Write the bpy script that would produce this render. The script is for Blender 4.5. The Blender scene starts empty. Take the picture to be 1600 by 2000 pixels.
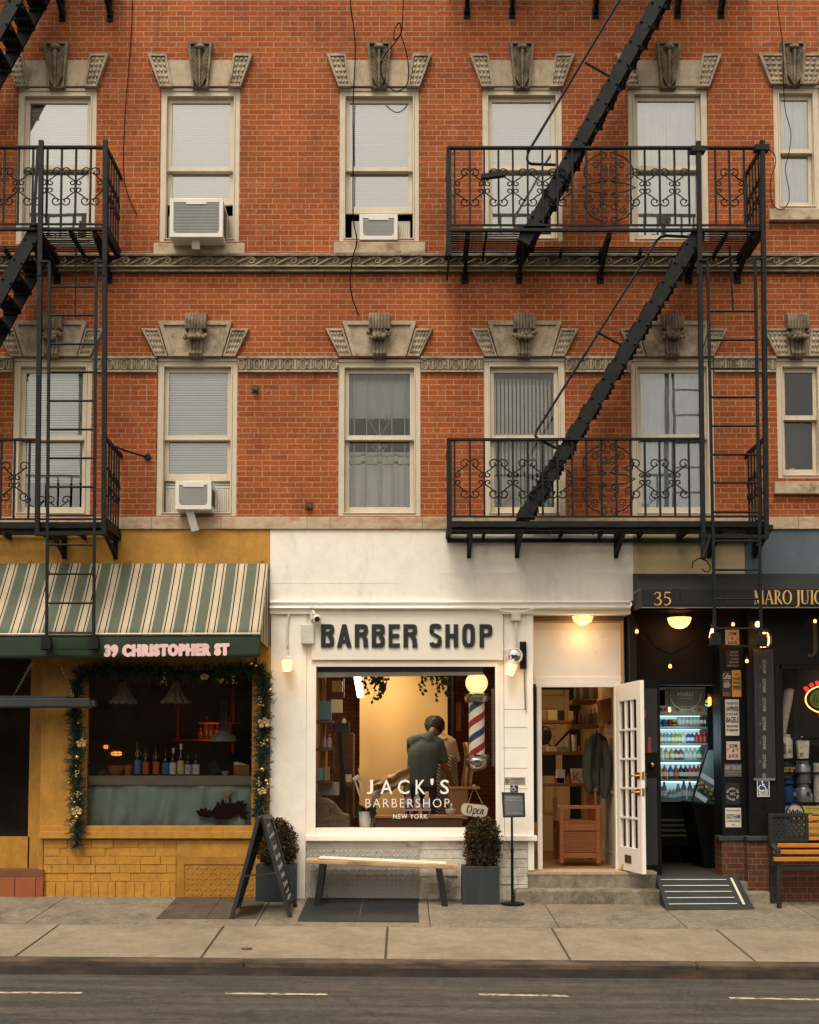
import bpy, math, random
from mathutils import Vector, Matrix
random.seed(7)
sc = bpy.context.scene
col = sc.collection
R = math.radians

# ------------------------------------------------------------------ camera
FPX, YH, XC, PPM = 2300.0, 1500.0, 790.0, 170.0     # focal length in px, horizon row, axis column, px per metre on the wall
PIT = math.atan(2.8e-5*FPX)
CP, SP = math.cos(PIT), math.sin(PIT)
DIST = FPX/(PPM*CP)
CY0 = YH - FPX*math.tan(PIT)
def ray(px, py):
    xc, yc = (px-XC)/FPX, (CY0-py)/FPX
    return Vector((xc, CP-yc*SP, SP+yc*CP))
HC = 0.0
def W(px, py, Y=0.0):
    """world point seen at photo pixel px,py on the vertical plane y=Y"""
    d = ray(px, py); t = (Y+DIST)/d.y
    return Vector((d.x*t, Y, HC+d.z*t))
HC = -W(800, 1755, 0).z
SLX, SLY = -0.007, 0.078                               # pavement cross fall
def gz(x, y): return SLX*x + SLY*y
def G(px, py):
    """point of the pavement seen at px,py"""
    d = ray(px, py); t = (SLX*0+SLY*(-DIST)-HC)/(d.z-SLX*d.x-SLY*d.y)
    return Vector((d.x*t, -DIST+d.y*t, HC+d.z*t))
cam = bpy.data.cameras.new('camera'); camo = bpy.data.objects.new('camera', cam); col.objects.link(camo)
camo.location = (0, -DIST, HC); camo.rotation_euler = (R(90)+PIT, 0, 0)
cam.sensor_fit = 'VERTICAL'; cam.sensor_height = 24; cam.lens = FPX/2000*24
cam.shift_x = (800-XC)/2000; cam.shift_y = (CY0-1000)/2000
cam.clip_start = .1; cam.clip_end = 500
sc.camera = camo

# ------------------------------------------------------------------ sky, sun, exposure
SUN_EL, SUN_AZ = R(62), R(200)
w = bpy.data.worlds.new('World'); sc.world = w; w.use_nodes = True
nt = w.node_tree; bg = nt.nodes['Background']
sky = nt.nodes.new('ShaderNodeTexSky'); sky.sky_type = 'NISHITA'; sky.sun_disc = False
sky.sun_elevation = SUN_EL; sky.sun_rotation = SUN_AZ; sky.dust_density = 4; sky.air_density = 1
hs = nt.nodes.new('ShaderNodeHueSaturation'); hs.inputs['Saturation'].default_value = .1
nt.links.new(sky.outputs[0], hs.inputs['Color'])
tint = nt.nodes.new('ShaderNodeMix'); tint.data_type = 'RGBA'; tint.blend_type = 'MULTIPLY'; tint.inputs[0].default_value = 1
tint.inputs[7].default_value = (1.0, .925, .80, 1)
nt.links.new(hs.outputs[0], tint.inputs[6]); nt.links.new(tint.outputs[2], bg.inputs['Color'])
bg.inputs['Strength'].default_value = .15
sun = bpy.data.lights.new('sun', 'SUN'); sun.energy = 1.25; sun.angle = R(28); sun.color = (1, .9, .76)
suno = bpy.data.objects.new('sun', sun); col.objects.link(suno)
suno.rotation_euler = (R(90)-SUN_EL, 0, -R(20))
suno.location = (0, -10, 20)
sc.view_settings.view_transform = 'Standard'; sc.view_settings.look = 'None'
sc.view_settings.exposure = 0.68; sc.view_settings.gamma = 1
sc.cycles.max_bounces = 8; sc.cycles.transparent_max_bounces = 16
sc.cycles.use_denoising = True; sc.cycles.sample_clamp_indirect = 6

# ------------------------------------------------------------------ mesh builder
ORG = {}                                               # object name -> world origin its mesh is built round
class MB:
    def __init__(s): s.v = []; s.f = []
    def add(s, vs, fs):
        n = len(s.v); s.v += [Vector(v) for v in vs]; s.f += [tuple(i+n for i in f) for f in fs]; return s
    def box(s, x0, x1, y0, y1, z0, z1):
        if x0 > x1: x0, x1 = x1, x0
        if y0 > y1: y0, y1 = y1, y0
        if z0 > z1: z0, z1 = z1, z0
        return s.add([(x0,y0,z0),(x1,y0,z0),(x1,y1,z0),(x0,y1,z0),(x0,y0,z1),(x1,y0,z1),(x1,y1,z1),(x0,y1,z1)],
                     [(0,3,2,1),(4,5,6,7),(0,1,5,4),(1,2,6,5),(2,3,7,6),(3,0,4,7)])
    def pbox(s, px0, py0, px1, py1, y0, y1):
        """box whose front face y0 covers the photo rectangle"""
        py = (py0+py1)/2; px = (px0+px1)/2
        return s.box(W(px0,py,y0).x, W(px1,py,y0).x, y0, y1, W(px,py1,y0).z, W(px,py0,y0).z)
    def prism(s, pts, y0, y1):
        """pts: (x,z) outline, extruded from y0 to y1"""
        n = len(pts); a = sum(pts[i][0]*pts[(i+1)%n][1]-pts[(i+1)%n][0]*pts[i][1] for i in range(n))
        if a < 0: pts = pts[::-1]
        return s.add([(x,y0,z) for x,z in pts]+[(x,y1,z) for x,z in pts],
                     [tuple(range(n)), tuple(range(2*n-1, n-1, -1))]+[(i, i+n, (i+1)%n+n, (i+1)%n) for i in range(n)])
    def pprism(s, pp, y0, y1):
        return s.prism([(W(a,b,y0).x, W(a,b,y0).z) for a, b in pp], y0, y1)
    def bar(s, p, q, w, h=None, up=(0,0,1)):
        p, q = Vector(p), Vector(q); d = (q-p)
        if d.length < 1e-6: return s
        d.normalize(); h = h or w; up = Vector(up)
        if abs(d.dot(up)) > .98: up = Vector((0,1,0)) if abs(d.y) < .9 else Vector((1,0,0))
        a = d.cross(up).normalized(); b = a.cross(d).normalized()
        a *= w/2; b *= h/2
        return s.add([p-a-b, p+a-b, p+a+b, p-a+b, q-a-b, q+a-b, q+a+b, q-a+b],
                     [(0,1,2,3),(7,6,5,4),(0,4,5,1),(1,5,6,2),(2,6,7,3),(3,7,4,0)])
    def tube(s, pts, r, n=6, closed=False):
        pts = [Vector(p) for p in pts]; m = len(pts)
        if m < 2: return s
        rs = r if isinstance(r, (list, tuple)) else [r]*m
        base = len(s.v); prev = None
        for i, p in enumerate(pts):
            if closed: d = pts[(i+1)%m]-pts[i-1]
            else: d = pts[min(i+1,m-1)]-pts[max(i-1,0)]
            if d.length < 1e-9: d = Vector((0,0,1))
            d.normalize()
            if prev is None:
                u = Vector((0,1,0)) if abs(d.y) < .9 else Vector((1,0,0))
            else: u = prev
            a = (u - d*u.dot(d))
            if a.length < 1e-6: a = d.orthogonal()
            a.normalize(); prev = a; b = d.cross(a)
            for k in range(n):
                t = 2*math.pi*k/n
                s.v.append(p+(a*math.cos(t)+b*math.sin(t))*rs[i])
        for i in range(m if closed else m-1):
            for k in range(n):
                j = (i+1)%m
                s.f.append((base+i*n+k, base+i*n+(k+1)%n, base+j*n+(k+1)%n, base+j*n+k))
        if not closed:
            s.f.append(tuple(base+k for k in range(n))[::-1]); s.f.append(tuple(base+(m-1)*n+k for k in range(n)))
        return s
    def lathe(s, prof, c, n=20, ax='z', sx=1, sy=1):
        """prof: (radius, height) list"""
        c = Vector(c); base = len(s.v); m = len(prof)
        for r, h in prof:
            for k in range(n):
                t = 2*math.pi*k/n; a, b = r*math.cos(t)*sx, r*math.sin(t)*sy
                o = (a,b,h) if ax == 'z' else (a,h,b) if ax == 'y' else (h,a,b)
                s.v.append(c+Vector(o))
        for i in range(m-1):
            for k in range(n):
                q = (base+i*n+k, base+i*n+(k+1)%n, base+(i+1)*n+(k+1)%n, base+(i+1)*n+k)
                s.f.append(q if ax != 'y' else q[::-1])
        q = tuple(base+k for k in range(n)); t = tuple(base+(m-1)*n+k for k in range(n))
        s.f.append(q[::-1] if ax != 'y' else q); s.f.append(t if ax != 'y' else t[::-1])
        return s
    def ball(s, c, r, n=10, m=7, sx=1, sy=1, sz=1):
        prof = [(max(1e-4, r*math.sin(math.pi*i/m)), -r*math.cos(math.pi*i/m)*sz) for i in range(m+1)]
        return s.lathe(prof, c, n, 'z', sx, sy)
    def quad(s, a, b, c, d): return s.add([a,b,c,d], [(0,1,2,3)])
    def grid(s, fn, nu, nv):
        base = len(s.v)
        for j in range(nv+1):
            for i in range(nu+1): s.v.append(Vector(fn(i/nu, j/nv)))
        for j in range(nv):
            for i in range(nu):
                a = base+j*(nu+1)+i; s.f.append((a, a+1, a+nu+2, a+nu+1))
        return s
    def loft(s, rings):
        """rings: lists of equally many points"""
        n = len(rings[0]); base = len(s.v)
        for r_ in rings: s.v += [Vector(p) for p in r_]
        for i in range(len(rings)-1):
            for k in range(n):
                s.f.append((base+i*n+k, base+i*n+(k+1)%n, base+(i+1)*n+(k+1)%n, base+(i+1)*n+k))
        s.f.append(tuple(base+k for k in range(n))[::-1]); s.f.append(tuple(base+(len(rings)-1)*n+k for k in range(n)))
        return s
    def transform(s, mtx, start=0):
        for i in range(start, len(s.v)): s.v[i] = mtx @ s.v[i]
        return s
    def build(s, name, mt, parent=None, smooth=False, bevel=0, origin=None, mats=None, fmat=None, solid=0):
        used = sorted({i for f in s.f for i in f})
        if len(used) < len(s.v):
            mp = {a: b for b, a in enumerate(used)}; s.v = [s.v[i] for i in used]; s.f = [tuple(mp[i] for i in f) for f in s.f]
        if parent is not None: o3 = ORG[parent.name]
        elif origin is not None: o3 = Vector(origin)
        else:
            xs = [v.x for v in s.v]; ys = [v.y for v in s.v]; zs = [v.z for v in s.v]
            o3 = Vector(((min(xs)+max(xs))/2, (min(ys)+max(ys))/2, min(zs)))
        me = bpy.data.meshes.new(name); me.from_pydata([v-o3 for v in s.v], [], s.f); me.update()
        for m_ in (mats or [mt]): me.materials.append(m_)
        if fmat:
            for p, i in zip(me.polygons, fmat): p.material_index = i
        if smooth:
            me.polygons.foreach_set('use_smooth', [True]*len(me.polygons))
            try: me.set_sharp_from_angle(angle=R(40))
            except Exception: pass
        o = bpy.data.objects.new(name, me); col.objects.link(o)
        if parent is not None: o.parent = parent
        else: o.location = o3
        ORG[o.name] = o3
        if solid:
            sm = o.modifiers.new('solid', 'SOLIDIFY'); sm.thickness = solid; sm.offset = 0
        if bevel:
            b = o.modifiers.new('bevel', 'BEVEL'); b.width = bevel; b.segments = 2; b.limit_method = 'ANGLE'; b.angle_limit = R(40)
        return o

def tag(o, label, cat, group=None, kind=None):
    if label: o['label'] = label
    if cat: o['category'] = cat
    if group: o['group'] = group
    if kind: o['kind'] = kind
    return o
def thing(name, label, cat, loc, group=None):
    o = bpy.data.objects.new(name, None); col.objects.link(o); o.empty_display_size = .1
    o.location = loc; ORG[o.name] = Vector(loc)
    return tag(o, label, cat, group)
def struct(o): o['kind'] = 'structure'; return o
def copy_tree(o, parent=None):
    c = o.copy(); col.objects.link(c)
    if parent is not None: c.parent = parent
    ORG[c.name] = ORG.get(o.name, Vector((0,0,0)))
    for ch in [k for k in bpy.data.objects if k.parent == o]: copy_tree(ch, c)
    return c

# ------------------------------------------------------------------ lettering
_dg = None
def text_mesh(s, size, bold=0.0, xs=1.0, shear=0.0, ext=.004, align='CENTER', space=1.0, lines=1.0):
    cu = bpy.data.curves.new('t', 'FONT'); cu.body = s; cu.size = size; cu.offset = bold; cu.shear = shear
    cu.extrude = ext/2; cu.align_x = align; cu.align_y = 'CENTER'; cu.resolution_u = 3; cu.space_character = space; cu.space_line = lines
    o = bpy.data.objects.new('t', cu); col.objects.link(o)
    dg = bpy.context.evaluated_depsgraph_get(); dg.update()
    me = bpy.data.meshes.new_from_object(o.evaluated_get(dg))
    vs = [Vector((v.co.x*xs, v.co.y, v.co.z)) for v in me.vertices]; fs = [tuple(p.vertices) for p in me.polygons]
    bpy.data.objects.remove(o); bpy.data.curves.remove(cu); bpy.data.meshes.remove(me)
    return vs, fs
def letter(mb, s, c, size=None, width=None, height=None, rot=0, **k):
    """lettering centred on world point c, lying in the wall plane and facing the street; fitted to width/height"""
    vs, fs = text_mesh(s, size or 1, **k)
    x0, x1 = min(v.x for v in vs), max(v.x for v in vs); y0, y1 = min(v.y for v in vs), max(v.y for v in vs)
    fx = width/(x1-x0) if width else 1; fy = height/(y1-y0) if height else (fx if width else 1)
    if height and not width: fx = fy
    cr, sr = math.cos(rot), math.sin(rot); out = []
    for v in vs:
        x, y = (v.x-(x0+x1)/2)*fx, (v.y-(y0+y1)/2)*fy
        out.append((c[0]+x*cr-y*sr, c[1]-v.z, c[2]+x*sr+y*cr))
    return mb.add(out, fs)
def ptext(mb, s, px0, py0, px1, py1, Y, **k):
    """lettering filling the photo rectangle on plane Y"""
    a, b = W(px0, py1, Y), W(px1, py0, Y)
    return letter(mb, s, (a+b)/2, width=b.x-a.x, height=b.z-a.z, **k)

# ------------------------------------------------------------------ materials
def _n(nt, t, **k):
    n = nt.nodes.new(t)
    for a, b in k.items():
        if a in n.inputs.keys() if isinstance(a, str) else False: n.inputs[a].default_value = b
        else: setattr(n, a, b)
    return n
def base_mat(name):
    m = bpy.data.materials.new(name); m.use_nodes = True
    nt = m.node_tree; b = nt.nodes['Principled BSDF']; g = nt.nodes.new('ShaderNodeNewGeometry')
    return m, nt, b, g.outputs['Position']
def ramp(nt, fac, a, b, ca=(0,0,0,1), cb=(1,1,1,1)):
    r = nt.nodes.new('ShaderNodeValToRGB'); r.color_ramp.elements[0].position = a; r.color_ramp.elements[1].position = b
    r.color_ramp.elements[0].color = ca; r.color_ramp.elements[1].color = cb
    nt.links.new(fac, r.inputs[0]); return r.outputs[0]
def noise(nt, pos, scale, detail=5, rough=.6, stretch=None, dist=0):
    n = nt.nodes.new('ShaderNodeTexNoise'); n.inputs['Scale'].default_value = scale; n.inputs['Detail'].default_value = detail
    n.inputs['Roughness'].default_value = rough; n.inputs['Distortion'].default_value = dist
    if stretch:
        mp = nt.nodes.new('ShaderNodeMapping'); mp.inputs['Scale'].default_value = stretch
        nt.links.new(pos, mp.inputs[0]); pos = mp.outputs[0]
    nt.links.new(pos, n.inputs['Vector']); return n.outputs[0]
def mix(nt, fac, a, b, mode='MIX'):
    m = nt.nodes.new('ShaderNodeMix'); m.data_type = 'RGBA'; m.blend_type = mode
    for k, v in ((0, fac), (6, a), (7, b)):
        if isinstance(v, (int, float)): m.inputs[k].default_value = v
        elif isinstance(v, (tuple, list)): m.inputs[k].default_value = (*v[:3], 1)
        else: nt.links.new(v, m.inputs[k])
    return m.outputs[2]
def bump(nt, b, h, strength=.3, dist=.01, prev=None):
    n = nt.nodes.new('ShaderNodeBump'); n.inputs['Strength'].default_value = strength; n.inputs['Distance'].default_value = dist
    nt.links.new(h, n.inputs['Height'])
    if prev is not None: nt.links.new(prev, n.inputs['Normal'])
    nt.links.new(n.outputs[0], b.inputs['Normal']); return n.outputs[0]
MATS = {}
def M(name, c, rough=.6, metal=0, var=.18, vs=5, bs=60, bu=.15, dirt=None, stretch=None, spec=.4, sheen=0, speck=0, blot=0, spots=0, crack=0):
    """mottled surface; dirt = (colour, scale, low, high[, stretch])"""
    if name in MATS: return MATS[name]
    m, nt, b, pos = base_mat(name)
    n1 = noise(nt, pos, vs, 6, .65, stretch)
    cc = mix(nt, ramp(nt, n1, .3, .7), tuple(x*(1-var) for x in c), tuple(min(1, x*(1+var)) for x in c))
    if dirt:
        dn = noise(nt, pos, dirt[1], 8, .7, dirt[4] if len(dirt) > 4 else None)
        cc = mix(nt, ramp(nt, dn, dirt[2], dirt[3]), cc, dirt[0])
    if speck: cc = mix(nt, 1.0, cc, ramp(nt, noise(nt, pos, 95, 3, .8), .28, .72, (1-speck,)*3+(1,), (1+speck*.8,)*3+(1,)), 'MULTIPLY')
    for on, feat, vsc, hi in ((spots,'F1',4.5,.075),(crack,'DISTANCE_TO_EDGE',.8,.008)):
        if on:
            vo = nt.nodes.new('ShaderNodeTexVoronoi'); vo.feature = feat; vo.inputs['Scale'].default_value = vsc
            nd = nt.nodes.new('ShaderNodeTexNoise'); nd.inputs['Scale'].default_value = 3; nd.inputs['Detail'].default_value = 6; nt.links.new(pos, nd.inputs['Vector'])
            va = nt.nodes.new('ShaderNodeVectorMath'); va.operation = 'MULTIPLY_ADD'; va.inputs[1].default_value = (.35,.35,0) if feat != 'F1' else (.05,.05,0); nt.links.new(nd.outputs[1], va.inputs[0]); nt.links.new(pos, va.inputs[2]); nt.links.new(va.outputs[0], vo.inputs['Vector'])
            cc = mix(nt, 1.0, cc, ramp(nt, vo.outputs['Distance'], hi*.45, hi, (1-on,1-on,1-on,1), (1,1,1,1)), 'MULTIPLY')
    if blot: cc = mix(nt, 1.0, cc, ramp(nt, noise(nt, pos, 9, 8, .72, None, .6), .36, .62, (1-blot,1-blot*1.04,1-blot*1.1,1), (1,1,1,1)), 'MULTIPLY')
    nt.links.new(cc, b.inputs['Base Color'])
    b.inputs['Roughness'].default_value = rough; b.inputs['Metallic'].default_value = metal
    b.inputs['Specular IOR Level'].default_value = spec
    if sheen: b.inputs['Sheen Weight'].default_value = sheen
    if bu: bump(nt, b, noise(nt, pos, bs, 4, .6), bu, .01)
    MATS[name] = m; return m
def brick_mat(name, c1, c2, mortar, bw=.1945, rh=.0643, ms=.0055, painted=False, soot=.5, big=.25, bstr=.5, rough=.85, zoff=0, hdr=7):
    m, nt, b, pos = base_mat(name)
    sx = nt.nodes.new('ShaderNodeSeparateXYZ'); cx = nt.nodes.new('ShaderNodeCombineXYZ'); nt.links.new(pos, sx.inputs[0])
    ad = nt.nodes.new('ShaderNodeMath'); ad.operation = 'ADD'; nt.links.new(sx.outputs[0], ad.inputs[0]); nt.links.new(sx.outputs[1], ad.inputs[1])
    az = nt.nodes.new('ShaderNodeMath'); az.operation = 'ADD'; nt.links.new(sx.outputs[2], az.inputs[0]); az.inputs[1].default_value = zoff
    nt.links.new(ad.outputs[0], cx.inputs[0]); nt.links.new(az.outputs[0], cx.inputs[1])
    nn = nt.nodes.new('ShaderNodeTexNoise'); nn.inputs['Scale'].default_value = 9; nt.links.new(pos, nn.inputs['Vector'])
    vm = nt.nodes.new('ShaderNodeVectorMath'); vm.operation = 'MULTIPLY_ADD'; vm.inputs[1].default_value = (.012,.008,0)
    nt.links.new(nn.outputs[1], vm.inputs[0]); nt.links.new(cx.outputs[0], vm.inputs[2])
    t = nt.nodes.new('ShaderNodeTexBrick'); nt.links.new(vm.outputs[0], t.inputs['Vector'])
    t.inputs['Scale'].default_value = 1; t.inputs['Brick Width'].default_value = bw; t.inputs['Row Height'].default_value = rh
    t.inputs['Mortar Size'].default_value = ms; t.inputs['Mortar Smooth'].default_value = .3; t.inputs['Bias'].default_value = -.2
    t.offset = .5; t.squash = .5; t.squash_frequency = hdr
    t.inputs['Color1'].default_value = (*c1,1); t.inputs['Color2'].default_value = (*c2,1); t.inputs['Mortar'].default_value = (*mortar,1)
    c = t.outputs['Color']
    n2 = noise(nt, pos, 1.1, 5, .6); n3 = noise(nt, pos, 30, 6, .7); n4 = noise(nt, pos, 2.2, 8, .75, (1.6,1,.45))
    c = mix(nt, ramp(nt, n2, .35, .7), c, mix(nt, 1.0, c, (1-big, 1-big*1.1, 1-big), 'MULTIPLY'))
    c = mix(nt, .65, c, mix(nt, 1.0, c, ramp(nt, n3, .3, .75, (.45,.45,.45,1), (1.25,1.25,1.25,1)), 'MULTIPLY'))
    n5 = noise(nt, pos, 3.1, 9, .75, (1,1,2.2), .8); c = mix(nt, ramp(nt, n5, .60, .74, (0,0,0,1), (.42,.42,.42,1)), c, (.56,.34,.22) if name == 'red_brick' else c)
    if soot: c = mix(nt, ramp(nt, n4, .52, .82, (0,0,0,1), (soot,soot,soot,1)), c, (.05,.03,.022))
    nt.links.new(c, b.inputs['Base Color']); b.inputs['Roughness'].default_value = rough; b.inputs['Specular IOR Level'].default_value = .25
    inv = nt.nodes.new('ShaderNodeMath'); inv.operation = 'SUBTRACT'; inv.inputs[0].default_value = 1; nt.links.new(t.outputs['Fac'], inv.inputs[1])
    p = bump(nt, b, inv.outputs[0], bstr, .012); bump(nt, b, n3, .25, .006, p)
    MATS[name] = m; return m
def glass(name, refl=1.0, tint=(1,1,1), haze=0.0):
    m = bpy.data.materials.new(name); m.use_nodes = True; nt = m.node_tree; nt.nodes.clear()
    o = nt.nodes.new('ShaderNodeOutputMaterial'); mx = nt.nodes.new('ShaderNodeMixShader'); t = nt.nodes.new('ShaderNodeBsdfTransparent')
    g = nt.nodes.new('ShaderNodeBsdfGlossy'); g.inputs['Roughness'].default_value = .01; f = nt.nodes.new('ShaderNodeFresnel'); f.inputs[0].default_value = 1.5
    geo = nt.nodes.new('ShaderNodeNewGeometry'); bp = nt.nodes.new('ShaderNodeBump'); bp.inputs['Strength'].default_value = .06; bp.inputs['Distance'].default_value = .05
    nz = noise(nt, geo.outputs['Position'], 1.7, 2, .5); nt.links.new(nz, bp.inputs['Height']); nt.links.new(bp.outputs[0], g.inputs['Normal'])
    mu = nt.nodes.new('ShaderNodeMath'); mu.operation = 'MULTIPLY'; mu.inputs[1].default_value = 2*refl; mu.use_clamp = True
    nt.links.new(f.outputs[0], mu.inputs[0]); nt.links.new(mu.outputs[0], mx.inputs[0])
    t.inputs[0].default_value = (*tint,1)
    nt.links.new(t.outputs[0], mx.inputs[1]); nt.links.new(g.outputs[0], mx.inputs[2]); nt.links.new(mx.outputs[0], o.inputs[0])
    MATS[name] = m; return m
def emit(name, c, s, base=None):
    m, nt, b, pos = base_mat(name); b.inputs['Base Color'].default_value = (*(base or c),1)
    b.inputs['Emission Color'].default_value = (*c,1); b.inputs['Emission Strength'].default_value = s; MATS[name] = m; return m
def lamp(name, loc, power, color=(1,.68,.35), size=.05, shape='POINT', parent=None):
    l = bpy.data.lights.new(name, shape); l.energy = power; l.color = color
    if shape == 'POINT': l.shadow_soft_size = size
    else: l.size = size
    o = bpy.data.objects.new(name, l); col.objects.link(o); o.location = loc
    return o
def lerp(a, b, t): return a+(b-a)*t
# ================================================================== ground
m_conc = M('pavement_concrete', (.25,.20,.138), .85, var=.14, vs=2.2, bs=120, bu=.35, dirt=((.15,.115,.08), 1.6, .50, .8), speck=.22, blot=.2, spots=.4)
m_conc2 = M('pavement_coarse', (.24,.195,.138), .9, var=.25, vs=26, bs=150, bu=.6, dirt=((.09,.075,.055), 2.2, .46, .76), speck=.5, blot=.32, spots=.4)
m_joint = M('pavement_joint', (.06,.045,.03), .95)
m_curb = M('curb_stone', (.10,.065,.04), .8, var=.35, vs=3, dirt=((.025,.02,.016), 4, .42, .62, (.4,1,3)))
m_steelcurb = M('curb_face', (.03,.026,.022), .7, var=.4, vs=5, dirt=((.10,.05,.025), 5, .5, .7, (.3,1,2)))
m_asph = M('asphalt', (.054,.049,.041), .85, var=.55, vs=55, bs=120, bu=1.0, speck=.5, blot=.4, crack=.3, dirt=((.125,.108,.085), 5, .42, .70, (.13,1.1,1)))
m_line = M('road_paint', (.46,.39,.28), .8, var=.15, vs=30, dirt=((.06,.054,.045), 14, .47, .6))
YJ = G(800,1810).y; YC = G(800,1880).y
GX0, GX1 = -14, 14
def slab(mb, x0, x1, y0, y1, z=0.0, th=.1, x0b=None, x1b=None):
    x0b = x0 if x0b is None else x0b; x1b = x1 if x1b is None else x1b
    P = [(x0,y0),(x1,y0),(x1b,y1),(x0b,y1)]
    mb.add([(x,y,gz(x,y)+z-th) for x,y in P]+[(x,y,gz(x,y)+z) for x,y in P],
           [(0,3,2,1),(4,5,6,7),(0,1,5,4),(1,2,6,5),(2,3,7,6),(3,0,4,7)])
jx = [G(p,1845).x for p in (61,411,755,1097,1436)]; stp = (jx[-1]-jx[0])/4
jx = [jx[0]-stp*k for k in range(4,0,-1)]+jx+[jx[-1]+stp*k for k in range(1,5)]
mb = MB(); gap = .011
for a, b in zip(jx, jx[1:]): slab(mb, a+gap, b-gap, YC+.15, YJ-.008)
walk = struct(mb.build('sidewalk', m_conc, bevel=.006))
mb = MB(); bx = [GX0]+[G(p,1785).x for p in (78,512,838,1076,1312,1580)]+[GX1]
for a, b in zip(bx, bx[1:]): slab(mb, a+.005, b-.005, YJ+.008, .5)
struct(mb.build('sidewalk', m_conc2, bevel=.004))
mb = MB(); slab(mb, GX0, GX1, YC-.02+.05, .5, -.014, .1); struct(mb.build('sidewalk_base', m_joint))
mb = MB()
cj = [GX0, G(470,1890).x, G(1369,1890).x, GX1]
for a, b in zip(cj, cj[1:]): slab(mb, a+.004, b-.004, YC, YC+.143, 0, .35)
struct(mb.build('curb', m_curb, bevel=.015))
mb = MB(); slab(mb, GX0, GX1, YC-.006, YC+.002, -.05, .3); struct(mb.build('curb_facing', m_steelcurb))
ZR = lambda x: gz(x, YC)-.125
mb = MB(); y1 = YC+.05
mb.add([(-60,-45,ZR(-60)),(60,-45,ZR(60)),(60,y1,ZR(60)),(-60,y1,ZR(-60))], [(0,1,2,3)])
road = struct(mb.build('road', m_asph))
def Rd(px, py):
    d = ray(px, py); t = (ZR(0)-HC)/(d.z+.007*d.x); return Vector((d.x*t, -DIST+d.y*t, HC+d.z*t))
for a, b, y, yb in ((-90,160,1939,1940),(440,640,1941,1943),(935,1110,1943,1946),(1425,1760,1950,1956)):
    mb = MB(); p, q = Rd(a,y), Rd(b,yb)
    dy = .034; n = 40
    base = [(lerp(p.x,q.x,i/n), lerp(p.y,q.y,i/n)) for i in range(n+1)]
    mb.add([(x, yy-dy*(.9+.2*random.random()), ZR(x)+.004) for x, yy in base]+[(x, yy+dy*(.9+.2*random.random()), ZR(x)+.004) for x, yy in base],
           [(i,i+1,i+n+2,i+n+1) for i in range(n)])
    struct(mb.build('lane_dash', m_line))
mb = MB(); c = G(482,1853); mb.lathe([(.055,-.01),(.055,.004),(.045,.006),(.001,.006)], c+Vector((0,0,.0)), 16)
tag(mb.build('water_valve', M('rusty_iron', (.09,.05,.03), .7, .3)), 'small round rusty iron cap set flush in the pavement slab', 'water valve')

# ================================================================== brick facade
m_brick = brick_mat('red_brick', (.42,.097,.020), (.30,.063,.0135), (.44,.295,.165), soot=.7, big=.38, hdr=7)
m_stone = M('carved_limestone', (.42,.335,.235), .85, var=.15, vs=5, bs=60, bu=.35, speck=.2, blot=.35, dirt=((.065,.048,.032), 3.2, .47, .76, (1.3,1,.6)))
m_stoned = M('dark_limestone', (.205,.155,.10), .85, var=.3, vs=9, bs=60, bu=.35, dirt=((.04,.03,.02), 7, .45, .72))  # darker stone tone: keystones, ground behind the frieze and key reliefs
m_slab = M('lintel_slab', (.44,.355,.25), .85, var=.1, vs=4, bs=80, bu=.15, blot=.25, dirt=((.15,.105,.065), 5, .52, .78, (1.5,1,.5)))
m_sill = M('sill_stone', (.47,.365,.255), .85, var=.12, vs=5, bs=80, bu=.2, blot=.2, dirt=((.20,.12,.06), 3.5, .5, .7, (1,1,1.5)))
m_band = M('stained_band', (.46,.34,.23), .85, var=.14, vs=6, bs=80, bu=.2, dirt=((.25,.12,.05), 4, .48, .7, (.7,1,1.3)))
m_wood = M('window_paint', (.54,.46,.345), .55, var=.08, vs=6, bs=90, bu=.08, dirt=((.28,.20,.125), 9, .6, .78, (2,1,.4)))
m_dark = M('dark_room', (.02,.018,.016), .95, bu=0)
m_glass = glass('window_glass', .9); m_glass_hi = glass('bright_window_glass', 4.2); m_glass_md = glass('mid_window_glass', 2.3)
m_blind = M('blind_white', (.88,.84,.74), .6, var=.03, bu=0)
m_blind2 = M('blind_grey', (.84,.85,.77), .6, var=.05, bu=0)
m_curt = M('sheer_curtain', (.58,.64,.68), .9, var=.1, vs=3, bu=0)
m_frost = M('frosted_curtain', (.78,.74,.65), .9, var=.16, vs=2.5, bu=0)
m_ltcurt = M('cream_curtain', (.70,.65,.54), .9, var=.06, bu=0)

def wall_holes(mb, x0, x1, z0, z1, holes, y, depth):
    xs = sorted({x0, x1}|{h[0] for h in holes}|{h[1] for h in holes}); zs = sorted({z0, z1}|{h[2] for h in holes}|{h[3] for h in holes})
    for a, b in zip(xs, xs[1:]):
        for c, d in zip(zs, zs[1:]):
            mx, mz = (a+b)/2, (c+d)/2
            if any(h[0] < mx < h[1] and h[2] < mz < h[3] for h in holes): continue
            mb.add([(a,y,c),(b,y,c),(b,y,d),(a,y,d)], [(0,1,2,3)])
    for a, b, c, d in holes:
        e = y+depth
        mb.add([(a,y,c),(b,y,c),(b,y,d),(a,y,d),(a,e,c),(b,e,c),(b,e,d),(a,e,d)], [(0,4,5,1),(1,5,6,2),(2,6,7,3),(3,7,4,0)])
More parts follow.
